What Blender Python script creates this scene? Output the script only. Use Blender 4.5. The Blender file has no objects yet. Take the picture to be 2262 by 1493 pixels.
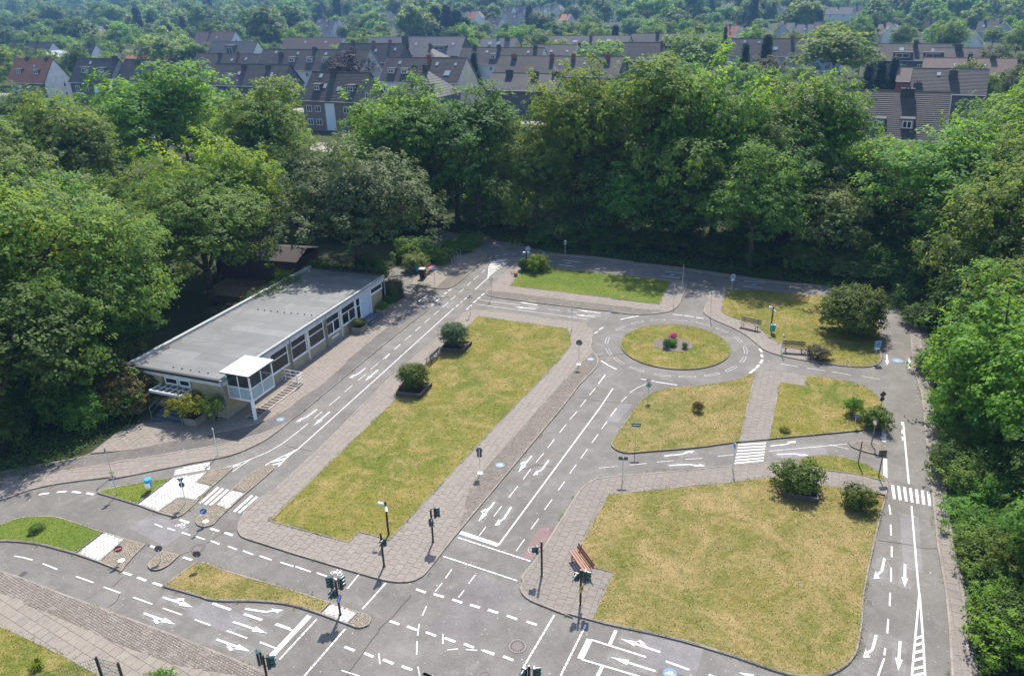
import bpy, math, random
import numpy as np
from math import sin, cos, pi, radians, atan2, hypot
from mathutils import Vector, Matrix

random.seed(7)
SC = bpy.context.scene
COL = SC.collection

# ------------------------------------------------------------------ camera
cam_d = bpy.data.cameras.new('camera')
cam_d.sensor_width = 36.0
cam_d.lens = 26.897
cam_d.clip_start = 0.5
cam_d.clip_end = 9000
cam = bpy.data.objects.new('camera', cam_d)
COL.objects.link(cam)
cam.matrix_world = Matrix.Translation((0, 0, 26)) @ Matrix.Rotation(radians(66.0), 4, 'X') @ Matrix.Rotation(radians(-1.4), 4, 'Z')
SC.camera = cam

# ------------------------------------------------------------------ light
SUN_EL, SUN_AZ = radians(53.0), radians(10.0)
W = bpy.data.worlds.new('World')
SC.world = W
W.use_nodes = True
wn = W.node_tree
bg = wn.nodes['Background']
sky = wn.nodes.new('ShaderNodeTexSky')
sky.sky_type = 'NISHITA'
sky.sun_disc = False
sky.sun_elevation = SUN_EL
sky.sun_rotation = SUN_AZ
sky.air_density = 1.0
sky.dust_density = 1.0
wn.links.new(sky.outputs[0], bg.inputs[0])
bg.inputs[1].default_value = 0.135
sun_d = bpy.data.lights.new('sun', 'SUN')
sun_d.energy = 4.1
sun_d.angle = radians(0.8)
sun_d.color = (1.0, 0.945, 0.85)
sun = bpy.data.objects.new('sun', sun_d)
COL.objects.link(sun)
sdir = Vector((sin(SUN_AZ) * cos(SUN_EL), cos(SUN_AZ) * cos(SUN_EL), sin(SUN_EL)))
sun.rotation_euler = (-sdir).to_track_quat('-Z', 'Y').to_euler()
sun.location = sdir * 200
vs = SC.view_settings
SC.display_settings.display_device = 'sRGB'
vs.view_transform = 'Standard'
vs.look = 'None'
vs.gamma = 1.0
vs.use_curve_mapping = False
vs.exposure = 1.12
SC.render.engine = 'CYCLES'
SC.cycles.use_denoising = True
SC.cycles.max_bounces = 7
SC.cycles.diffuse_bounces = 3
SC.cycles.transparent_max_bounces = 8
SC.cycles.volume_bounces = 1
SC.cycles.use_adaptive_sampling = False

# ------------------------------------------------------------------ helpers
def tag(o, label=None, cat=None, group=None, kind=None):
    if label: o['label'] = label
    if cat: o['category'] = cat
    if group: o['group'] = group
    if kind: o['kind'] = kind
    return o

def empty(name, loc, rz=0.0, label=None, cat=None, group=None):
    o = bpy.data.objects.new(name, None)
    COL.objects.link(o)
    o.location = loc
    o.rotation_euler = (0, 0, rz)
    o.empty_display_size = 0.3
    return tag(o, label, cat, group)

def link(name, me, parent=None, loc=None, rot=None, scale=None):
    o = bpy.data.objects.new(name, me)
    COL.objects.link(o)
    if parent: o.parent = parent
    if loc is not None: o.location = loc
    if rot is not None: o.rotation_euler = rot
    if scale is not None: o.scale = scale
    return o

def kids(o):
    return list(o.children)

def copy_tree(o, parent=None):
    c = o.copy()
    COL.objects.link(c)
    if parent: c.parent = parent
    for ch in kids(o):
        copy_tree(ch, c)
    return c

class MB:
    """collects shapes, then links them as ONE mesh object"""
    def __init__(self):
        self.v, self.f, self.m = [], [], []
    def add(self, vs_, fs, mi=0, M=None):
        b = len(self.v)
        if M is not None: vs_ = [tuple(M @ Vector(p)) for p in vs_]
        self.v += [tuple(p) for p in vs_]
        self.f += [tuple(b + i for i in q) for q in fs]
        self.m += [mi] * len(fs)
        return self
    def box(self, x0, x1, y0, y1, z0, z1, mi=0, M=None):
        v = [(x0,y0,z0),(x1,y0,z0),(x1,y1,z0),(x0,y1,z0),(x0,y0,z1),(x1,y0,z1),(x1,y1,z1),(x0,y1,z1)]
        return self.add(v, [(3,2,1,0),(4,5,6,7),(0,1,5,4),(1,2,6,5),(2,3,7,6),(3,0,4,7)], mi, M)
    def bevel_box(self, x0, x1, y0, y1, z0, z1, b, mi=0, M=None):
        """box with a chamfered top rim"""
        v = [(x0,y0,z0),(x1,y0,z0),(x1,y1,z0),(x0,y1,z0),(x0,y0,z1-b),(x1,y0,z1-b),(x1,y1,z1-b),(x0,y1,z1-b),
             (x0+b,y0+b,z1),(x1-b,y0+b,z1),(x1-b,y1-b,z1),(x0+b,y1-b,z1)]
        f = [(3,2,1,0),(8,9,10,11)]
        for i in range(4):
            j = (i+1) % 4
            f += [(i,j,j+4,i+4),(i+4,j+4,j+8,i+8)]
        return self.add(v, f, mi, M)
    def tube(self, p0, p1, r0, r1=None, n=8, mi=0, caps=True, M=None):
        r1 = r0 if r1 is None else r1
        p0, p1 = Vector(p0), Vector(p1)
        d = (p1 - p0)
        if d.length < 1e-6: return self
        d.normalize()
        a = d.orthogonal().normalized(); c = d.cross(a)
        v = []
        for p, r in ((p0, r0), (p1, r1)):
            for i in range(n):
                t = 2*pi*i/n
                v.append(tuple(p + a*(r*cos(t)) + c*(r*sin(t))))
        f = [(i,(i+1)%n,n+(i+1)%n,n+i) for i in range(n)]
        if caps: f += [tuple(range(n-1,-1,-1)), tuple(range(n,2*n))]
        return self.add(v, f, mi, M)
    def path(self, pts, r, n=6, mi=0, M=None):
        for a, b in zip(pts[:-1], pts[1:]): self.tube(a, b, r, r, n, mi, True, M)
        return self
    def prism(self, poly, z0, z1, mi=0, M=None, bottom=False):
        n = len(poly)
        v = [(p[0],p[1],z0) for p in poly] + [(p[0],p[1],z1) for p in poly]
        f = [tuple(range(n,2*n))] + [(i,(i+1)%n,n+(i+1)%n,n+i) for i in range(n)]
        if bottom: f.append(tuple(range(n-1,-1,-1)))
        return self.add(v, f, mi, M)
    def lathe(self, prof, n=12, mi=0, M=None):
        v, f = [], []
        for r, z in prof:
            for i in range(n):
                t = 2*pi*i/n
                v.append((r*cos(t), r*sin(t), z))
        for k in range(len(prof)-1):
            for i in range(n):
                j = (i+1)%n
                f.append((k*n+i,k*n+j,(k+1)*n+j,(k+1)*n+i))
        f.append(tuple((len(prof)-1)*n+i for i in range(n)))
        f.append(tuple(reversed(range(n))))
        return self.add(v, f, mi, M)
    def mesh(self, name, mats, smooth=False):
        me = bpy.data.meshes.new(name)
        me.from_pydata(self.v, [], self.f)
        for m_ in (mats if isinstance(mats, (list, tuple)) else [mats]): me.materials.append(m_)
        me.polygons.foreach_set('material_index', self.m)
        if smooth: me.polygons.foreach_set('use_smooth', [True]*len(self.f))
        me.update()
        return me
    def build(self, name, mats, parent=None, smooth=False, **kw):
        return link(name, self.mesh(name, mats, smooth), parent, **kw)

# ------------------------------------------------------------------ materials
class NT:
    def __init__(self, name):
        self.mat = bpy.data.materials.new(name)
        self.mat.use_nodes = True
        self.t = self.mat.node_tree
        self.bsdf = self.t.nodes['Principled BSDF']
        self.out = self.t.nodes['Material Output']
    def n(self, typ, **props):
        x = self.t.nodes.new(typ)
        for k, v in props.items(): setattr(x, k, v)
        return x
    def l(self, a, b): self.t.links.new(a, b)
    def coord(self, obj=False):
        c = self.n('ShaderNodeTexCoord') if obj else self.n('ShaderNodeNewGeometry')
        return c.outputs['Object'] if obj else c.outputs['Position']
    def noise(self, scale, detail=4, rough=.6, vec=None, dist=0.0):
        x = self.n('ShaderNodeTexNoise')
        x.inputs['Scale'].default_value = scale
        x.inputs['Detail'].default_value = detail
        x.inputs['Roughness'].default_value = rough
        x.inputs['Distortion'].default_value = dist
        self.l(vec if vec is not None else self.coord(), x.inputs['Vector'])
        return x.outputs['Fac']
    def ramp(self, fac, *stops):
        x = self.n('ShaderNodeValToRGB')
        e = x.color_ramp.elements
        while len(e) < len(stops): e.new(0.5)
        for el, (p, c) in zip(e, stops):
            el.position = p
            el.color = (c, c, c, 1) if not isinstance(c, (tuple, list)) else (*c[:3], 1)
        self.l(fac, x.inputs['Fac'])
        return x.outputs['Color']
    def mix(self, fac, a, b, mode='MIX'):
        x = self.n('ShaderNodeMix', data_type='RGBA', blend_type=mode)
        for s, v in ((x.inputs[0], fac), (x.inputs[6], a), (x.inputs[7], b)):
            if isinstance(v, (int, float)): s.default_value = v
            elif isinstance(v, (tuple, list)): s.default_value = (*v[:3], 1)
            else: self.l(v, s)
        return x.outputs[2]
    def math(self, op, a, b=None):
        x = self.n('ShaderNodeMath', operation=op)
        for s, v in zip(x.inputs, (a, b)):
            if v is None: continue
            if isinstance(v, (int, float)): s.default_value = v
            else: self.l(v, s)
        return x.outputs[0]
    def attr(self, name):
        x = self.n('ShaderNodeAttribute', attribute_name=name)
        return x.outputs['Fac']
    def orand(self): return self.n('ShaderNodeObjectInfo').outputs['Random']
    def irand(self): return self.n('ShaderNodeNewGeometry').outputs['Random Per Island']
    def bump(self, h, strength=.3, dist=.02):
        x = self.n('ShaderNodeBump')
        x.inputs['Strength'].default_value = strength
        x.inputs['Distance'].default_value = dist
        self.l(h, x.inputs['Height'])
        self.l(x.outputs[0], self.bsdf.inputs['Normal'])
    def done(self, color, rough=.8, metal=0.0, spec=.3):
        if isinstance(color, (tuple, list)): self.bsdf.inputs['Base Color'].default_value = (*color[:3], 1)
        else: self.l(color, self.bsdf.inputs['Base Color'])
        if isinstance(rough, (int, float)): self.bsdf.inputs['Roughness'].default_value = rough
        else: self.l(rough, self.bsdf.inputs['Roughness'])
        self.bsdf.inputs['Metallic'].default_value = metal
        self.bsdf.inputs['Specular IOR Level'].default_value = spec
        return self.mat

def plain(name, c, rough=.6, metal=0.0, spec=.35, var=.12, scale=3.0):
    """one paint / metal / plastic with mild soiling"""
    m = NT(name)
    n = m.noise(scale, 5, .65)
    k = m.ramp(n, (.3, 1-var), (.7, 1+var*.6))
    return m.done(m.mix(1.0, c, k, 'MULTIPLY'), rough, metal, spec)

def asphalt(name, a, b, worn, tint=None):
    m = NT(name)
    big = m.ramp(m.noise(.16, 5, .62, dist=.8), (.38, 0.0), (.62, 1.0))
    mid = m.ramp(m.noise(.9, 7, .76, dist=.4), (.28, .78), (.72, 1.20))
    grain = m.ramp(m.noise(13, 4, .92), (.26, .66), (.74, 1.34))
    c = m.mix(big, a, b)
    st = m.ramp(m.noise(.42, 7, .74, dist=1.4), (.52, 0.0), (.70, 1.0))
    c = m.mix(m.math('MULTIPLY', st, .6), c, worn)
    dk = m.ramp(m.noise(1.5, 7, .78, dist=.9), (.58, 0.0), (.74, 1.0))
    c = m.mix(m.math('MULTIPLY', dk, .26), c, (a[0]*.5, a[1]*.5, a[2]*.5))
    c = m.mix(1.0, c, mid, 'MULTIPLY')
    c = m.mix(1.0, c, grain, 'MULTIPLY')
    lit = m.ramp(m.noise(7.5, 2, .5), (.715, 0.0), (.735, 1.0))
    c = m.mix(m.math('MULTIPLY', lit, .75), c, (.55, .52, .46))
    m.bump(m.noise(40, 3, .85), .4, .012)
    return m.done(c, .88, 0, .25)

def pieces_mat(name, c1, c2, c3, rough=.9, worn=.35, grime=(.10,.09,.075)):
    """slabs, setts, tiles: each piece its own tone"""
    m = NT(name)
    r = m.math('FRACT', m.math('ADD', m.orand(), m.irand()))
    c = m.ramp(r, (0.0, c1), (.5, c2), (1.0, c3))
    g = m.ramp(m.noise(.7, 6, .7, dist=.7), (.46, 0.0), (.74, 1.0))
    c = m.mix(m.math('MULTIPLY', g, worn), c, grime)
    c = m.mix(1.0, c, m.ramp(m.noise(3.1, 4, .7), (.3, .88), (.7, 1.1)), 'MULTIPLY')
    c = m.mix(1.0, c, m.ramp(m.noise(15, 4, .9), (.28, .74), (.72, 1.26)), 'MULTIPLY')
    m.bump(m.noise(50, 3, .8), .3, .008)
    return m.done(c, rough, 0, .25)

def paint(name, c, under, wear=.60):
    m = NT(name)
    w = m.ramp(m.noise(9, 8, .82, dist=.4), (wear-.05, 0.0), (wear+.09, 1.0))
    f = m.ramp(m.noise(1.6, 4, .6), (.3, .90), (.7, 1.03))
    return m.done(m.mix(m.math('MULTIPLY', w, .85), m.mix(1.0, c, f, 'MULTIPLY'), under), .7, 0, .3)

def lawn(name, green, olive, straw, earth, dry):
    m = NT(name)
    v = m.coord()
    st = m.n('ShaderNodeMapping'); st.inputs['Scale'].default_value = (1.0, 2.3, 1.0); st.inputs['Rotation'].default_value = (0, 0, .5)
    m.l(v, st.inputs['Vector']); sv = st.outputs[0]
    big = m.noise(.17, 5, .62, dist=.8)
    c = m.mix(m.ramp(big, (.36, 0.0), (.64, 1.0)), green, olive)
    s = m.ramp(m.noise(.42, 7, .74, dist=1.0), (.60-dry*.26, 0.0), (.80-dry*.22, 1.0))
    c = m.mix(m.math('MULTIPLY', s, .9), c, straw)
    s2 = m.ramp(m.noise(2.0, 6, .78, vec=sv), (.44, 0.0), (.70, 1.0))
    c = m.mix(m.math('MULTIPLY', s2, .18 + dry*.5), c, straw)
    g = m.ramp(m.noise(.50, 7, .74, dist=.7), (.53, 0.0), (.66, 1.0))
    c = m.mix(m.math('MULTIPLY', g, .78), c, green)
    e = m.ramp(m.noise(.85, 8, .78, dist=.3), (.705-dry*.10, 0.0), (.75-dry*.10, 1.0))
    c = m.mix(m.math('MULTIPLY', e, .75), c, earth)
    c = m.mix(1.0, c, m.ramp(m.noise(11, 5, .9, vec=sv), (.30, .50), (.70, 1.48)), 'MULTIPLY')
    c = m.mix(1.0, c, m.ramp(m.noise(4, 5, .85, vec=sv), (.32, .80), (.68, 1.20)), 'MULTIPLY')
    m.bump(m.noise(22, 4, .85), .8, .04)
    return m.done(c, .95, 0, .1)

def leafy(name, dark, lightc, trans, tf=.42, rough=.62, spec=.14, var=.35):
    m = NT(name)
    t = m.attr('tint')
    o = m.orand()
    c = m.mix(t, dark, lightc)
    hue = m.n('ShaderNodeHueSaturation')
    m.l(c, hue.inputs['Color'])
    m.l(m.math('ADD', m.math('MULTIPLY', o, .03), .485), hue.inputs['Hue'])
    m.l(m.math('ADD', m.math('MULTIPLY', o, var), 1-var*.5), hue.inputs['Value'])
    m.done(hue.outputs[0], rough, 0, spec)
    tr = m.n('ShaderNodeBsdfTranslucent')
    m.l(m.mix(1.0, m.mix(t, trans, (trans[0]*1.25, trans[1]*1.15, trans[2])), m.ramp(o, (0, .85), (1, 1.15)), 'MULTIPLY'), tr.inputs['Color'])
    mx = m.n('ShaderNodeMixShader')
    mx.inputs[0].default_value = tf
    m.l(m.bsdf.outputs[0], mx.inputs[1]); m.l(tr.outputs[0], mx.inputs[2])
    m.l(mx.outputs[0], m.out.inputs['Surface'])
    return m.mat

def glassy(name, c=(.02,.025,.03), tr=.35):
    m = NT(name)
    m.done(c, .06, 0, .6)
    t = m.n('ShaderNodeBsdfTransparent')
    t.inputs[0].default_value = (.75,.8,.8,1)
    mx = m.n('ShaderNodeMixShader')
    mx.inputs[0].default_value = tr
    m.l(m.bsdf.outputs[0], mx.inputs[1]); m.l(t.outputs[0], mx.inputs[2])
    m.l(mx.outputs[0], m.out.inputs['Surface'])
    return m.mat

M = {}
M['asphalt'] = asphalt('asphalt', (.123,.113,.102), (.150,.139,.126), (.195,.185,.172))
M['asphalt_dark'] = asphalt('asphalt_dark', (.098,.088,.082), (.130,.117,.108), (.155,.143,.134))
M['asphalt_patch'] = asphalt('asphalt_patch', (.122,.112,.108), (.145,.134,.129), (.18,.17,.164))
M['asphalt_patch2'] = asphalt('asphalt_patch_pale', (.150,.140,.138), (.182,.172,.168), (.20,.192,.188))
M['red_asphalt'] = asphalt('red_asphalt', (.185,.112,.108), (.175,.130,.126), (.19,.172,.166))
M['red_faded'] = asphalt('red_faded', (.155,.115,.108), (.15,.125,.12), (.17,.16,.155))
M['tar'] = plain('tar', (.05,.047,.045), .9, 0, .2)
M['slab'] = pieces_mat('slab', (.205,.177,.152), (.216,.186,.160), (.196,.171,.148), .92, .5, (.165,.138,.118))
M['slab_grey'] = pieces_mat('slab_grey', (.186,.163,.143), (.196,.171,.150), (.178,.158,.139), .92, .5, (.14,.118,.105))
M['slab_light'] = pieces_mat('slab_light', (.212,.182,.152), (.228,.197,.165), (.196,.170,.144), .92, .35, (.18,.15,.125))
M['joint'] = plain('joint', (.115,.098,.080), .95, 0, .1, .25, 6)
M['sett'] = pieces_mat('sett', (.175,.150,.126), (.208,.180,.152), (.25,.22,.185), .9, .45, (.10,.085,.07))
M['sett_buff'] = pieces_mat('sett_buff', (.25,.205,.15), (.32,.265,.20), (.20,.165,.12), .9, .3, (.13,.10,.075))
M['sett_joint'] = plain('sett_joint', (.15,.13,.105), .95, 0, .1, .3, 5)
M['white_paver'] = pieces_mat('white_paver', (.55,.54,.51), (.64,.63,.60), (.42,.40,.365), .8, .35, (.26,.235,.20))
M['white_joint'] = plain('white_joint', (.30,.285,.26), .9, 0, .2, .4, 6)
M['kerb'] = pieces_mat('kerb', (.21,.18,.155), (.255,.22,.19), (.18,.155,.135), .9, .5, (.10,.085,.07))
M['white_line'] = paint('white_line', (.62,.62,.605), (.20,.19,.18), .525)
M['white_worn'] = paint('white_worn', (.60,.59,.57), (.17,.16,.155), .46)
M['blue_line'] = paint('blue_line', (.11,.20,.33), (.17,.17,.175), .50)
M['lawn_dry'] = lawn('lawn_dry', (.096,.112,.022), (.152,.130,.034), (.275,.200,.092), (.20,.168,.13), .73)
M['lawn_mid'] = lawn('lawn_mid', (.086,.116,.016), (.150,.138,.026), (.285,.203,.085), (.17,.145,.10), .55)
M['lawn_green'] = lawn('lawn_green', (.078,.125,.018), (.122,.150,.024), (.22,.195,.055), (.14,.12,.07), .14)
M['soil'] = plain('soil', (.055,.040,.030), .97, 0, .1, .35, 4)
M['mulch'] = plain('mulch', (.16,.135,.115), .97, 0, .1, .35, 7)
M['black_paint'] = plain('black_paint', (.012,.014,.014), .38, 0, .5)
M['signal_green'] = plain('signal_green', (.012,.032,.030), .35, 0, .5)
M['visor_green'] = plain('visor_green', (.030,.075,.072), .3, 0, .5)
M['fence_green'] = plain('fence_green', (.012,.075,.055), .45, 0, .5)
M['galv'] = plain('galv', (.50,.51,.52), .5, .25, .5)
M['pale_post'] = plain('pale_post', (.62,.64,.65), .5, .1, .5)
M['sign_back'] = plain('sign_back', (.10,.105,.11), .55, .2, .4)
M['red_face'] = plain('red_face', (.42,.02,.03), .4, 0, .5)
M['white_face'] = plain('white_face', (.80,.80,.80), .4, 0, .5)
M['yellow_face'] = plain('yellow_face', (.72,.50,.03), .4, 0, .5)
M['blue_face'] = plain('blue_face', (.03,.13,.42), .4, 0, .5)
M['cyan_face'] = plain('cyan_face', (.16,.40,.62), .4, 0, .5)
M['dark_face'] = plain('dark_face', (.02,.022,.022), .5)
M['green_face'] = plain('green_face', (.02,.10,.08), .5)
M['lens_red'] = plain('lens_red', (.16,.01,.01), .2, 0, .6)
M['lens_amber'] = plain('lens_amber', (.22,.10,.01), .2, 0, .6)
M['lens_green'] = plain('lens_green', (.01,.12,.07), .2, 0, .6)
M['bin_blue'] = plain('bin_blue', (.03,.28,.42), .4, 0, .5)
M['bin_black'] = plain('bin_black', (.018,.018,.02), .5, 0, .4)
M['bin_lid'] = plain('bin_lid', (.42,.40,.38), .5, 0, .4)
M['terracotta'] = plain('terracotta', (.33,.19,.12), .8)
M['bench_red'] = plain('bench_red', (.25,.105,.072), .6, 0, .35, .3, 5)
M['bench_brown'] = plain('bench_brown', (.20,.115,.07), .7, 0, .3, .35, 5)
M['bench_grey'] = plain('bench_grey', (.26,.20,.155), .8, 0, .25, .3, 5)
M['concrete'] = plain('concrete', (.33,.30,.27), .9, 0, .2, .3, 2)
M['planter'] = plain('planter', (.25,.21,.17), .92, 0, .2, .35, 3)
M['timber'] = plain('timber', (.085,.068,.058), .9, 0, .2, .35, 4)
M['timber_top'] = plain('timber_top', (.17,.15,.135), .9, 0, .2, .35, 4)
M['frame_white'] = plain('frame_white', (.72,.74,.75), .45, 0, .4)
M['wall_beige'] = plain('wall_beige', (.34,.29,.175), .9, 0, .2, .22, 1.5)
M['plinth'] = plain('plinth', (.28,.28,.27), .9, 0, .2, .25, 2)
M['fascia'] = plain('fascia', (.52,.54,.55), .7, 0, .3, .22, 2)
M['edge_dark'] = plain('edge_dark', (.045,.045,.048), .7)
M['door_blue'] = plain('door_blue', (.46,.55,.66), .5)
M['step_blue'] = plain('step_blue', (.085,.10,.125), .7, 0, .3, .25, 3)
M['panel_blue'] = plain('panel_blue', (.30,.38,.40), .4, 0, .45)
M['cabin_roof'] = plain('cabin_roof', (.50,.56,.54), .55, 0, .4, .12, 2)
M['rail_white'] = plain('rail_white', (.72,.73,.72), .5, 0, .4)
M['rail_grey'] = plain('rail_grey', (.17,.22,.24), .5, 0, .4)
M['glass'] = glassy('glass')
M['glass_clear'] = glassy('glass_clear', (.05,.06,.065), .62)
M['curtain'] = plain('curtain', (.42,.36,.32), .9, 0, .1, .3, 8)
M['room'] = plain('room', (.20,.14,.10), .9)
M['wood_pale'] = plain('wood_pale', (.50,.36,.22), .6)
M['pipe'] = plain('pipe', (.22,.23,.24), .5, .3, .4)
def felt_mat():
    m = NT('roof_felt')
    r = m.orand()
    c = m.ramp(r, (0, (.105,.108,.108)), (1, (.150,.153,.152)))
    g = m.ramp(m.noise(.35, 7, .74, dist=1.0), (.42, 0.0), (.66, 1.0))
    c = m.mix(m.math('MULTIPLY', g, .62), c, (.075,.075,.072))
    d = m.ramp(m.noise(1.2, 7, .8, dist=.5), (.64, 0.0), (.72, 1.0))
    c = m.mix(m.math('MULTIPLY', d, .4), c, (.12,.10,.08))
    c = m.mix(1.0, c, m.ramp(m.noise(28, 3, .8), (.3, .86), (.7, 1.12)), 'MULTIPLY')
    return m.done(c, .62, 0, .45)
M['felt'] = felt_mat()
M['leaf_litter'] = plain('leaf_litter', (.17,.105,.055), .95, 0, .1, .4, 9)
M['bark'] = plain('bark', (.075,.058,.045), .95, 0, .1, .35, 3)
LEAF = {
 'maple_mid': leafy('leaf_maple', (0.04, 0.098, 0.014), (0.134, 0.253, 0.035), (0.267, 0.454, 0.041)),
 'blue_green': leafy('leaf_blue_green', (0.052, 0.102, 0.03), (0.144, 0.245, 0.068), (0.185, 0.327, 0.062)),
 'olive': leafy('leaf_olive', (0.051, 0.092, 0.014), (0.15, 0.22, 0.039), (0.266, 0.352, 0.043)),
 'grey_green': leafy('leaf_grey_green', (0.073, 0.115, 0.033), (0.243, 0.31, 0.096), (0.278, 0.392, 0.077)),
 'bright': leafy('leaf_bright', (0.067, 0.14, 0.01), (0.218, 0.323, 0.027), (0.279, 0.37, 0.022), .45),
 'light': leafy('leaf_light', (0.06, 0.126, 0.02), (0.175, 0.288, 0.05), (0.204, 0.302, 0.034), .42),
 'yellow': leafy('leaf_yellow', (0.054, 0.119, 0.014), (0.218, 0.281, 0.03), (0.235, 0.303, 0.022), .4),
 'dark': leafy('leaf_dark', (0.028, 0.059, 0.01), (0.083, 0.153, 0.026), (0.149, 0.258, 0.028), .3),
 'lime': leafy('leaf_lime', (.044,.066,.022), (.122,.145,.056), (.13,.17,.04), .3),
 'beech': leafy('leaf_beech', (0.041, 0.101, 0.016), (0.132, 0.245, 0.043), (0.247, 0.425, 0.043)),
 'brown': leafy('leaf_brown', (.055,.050,.028), (.105,.085,.048), (.12,.10,.04), .25),
 'copper': leafy('leaf_copper', (.028,.016,.018), (.065,.036,.036), (.08,.03,.03), .2),
 'chestnut': leafy('leaf_chestnut', (0.051, 0.124, 0.01), (0.17, 0.298, 0.026), (0.216, 0.341, 0.022), .42),
 'conifer': leafy('leaf_conifer', (.010,.026,.016), (.026,.052,.030), (.02,.04,.015), .1, .7, .2),
 'box': leafy('leaf_box', (0.039, 0.073, 0.01), (0.124, 0.172, 0.023), (0.14, 0.199, 0.018), .2),
 'privet': leafy('leaf_privet', (0.037, 0.073, 0.03), (0.103, 0.161, 0.064), (0.096, 0.156, 0.054), .2),
 'gold': leafy('leaf_gold', (.10,.115,.012), (.25,.25,.022), (.34,.34,.03), .35),
 'rust': leafy('leaf_rust', (0.05, 0.045, 0.014), (0.144, 0.102, 0.032), (0.144, 0.108, 0.022), .25),
 'pink': leafy('petal_pink', (.40,.05,.11), (.62,.14,.24), (.4,.06,.12), .2),
 'ground': leafy('leaf_ground', (0.025, 0.066, 0.011), (0.086, 0.165, 0.026), (0.133, 0.234, 0.026), .25),
 'lily': leafy('leaf_lily', (.10,.17,.015), (.22,.30,.03), (.3,.38,.03), .35),
 'grass': leafy('leaf_grass', (.080,.105,.018), (.235,.190,.066), (.20,.20,.05), .2, .8, .1),
}
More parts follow.
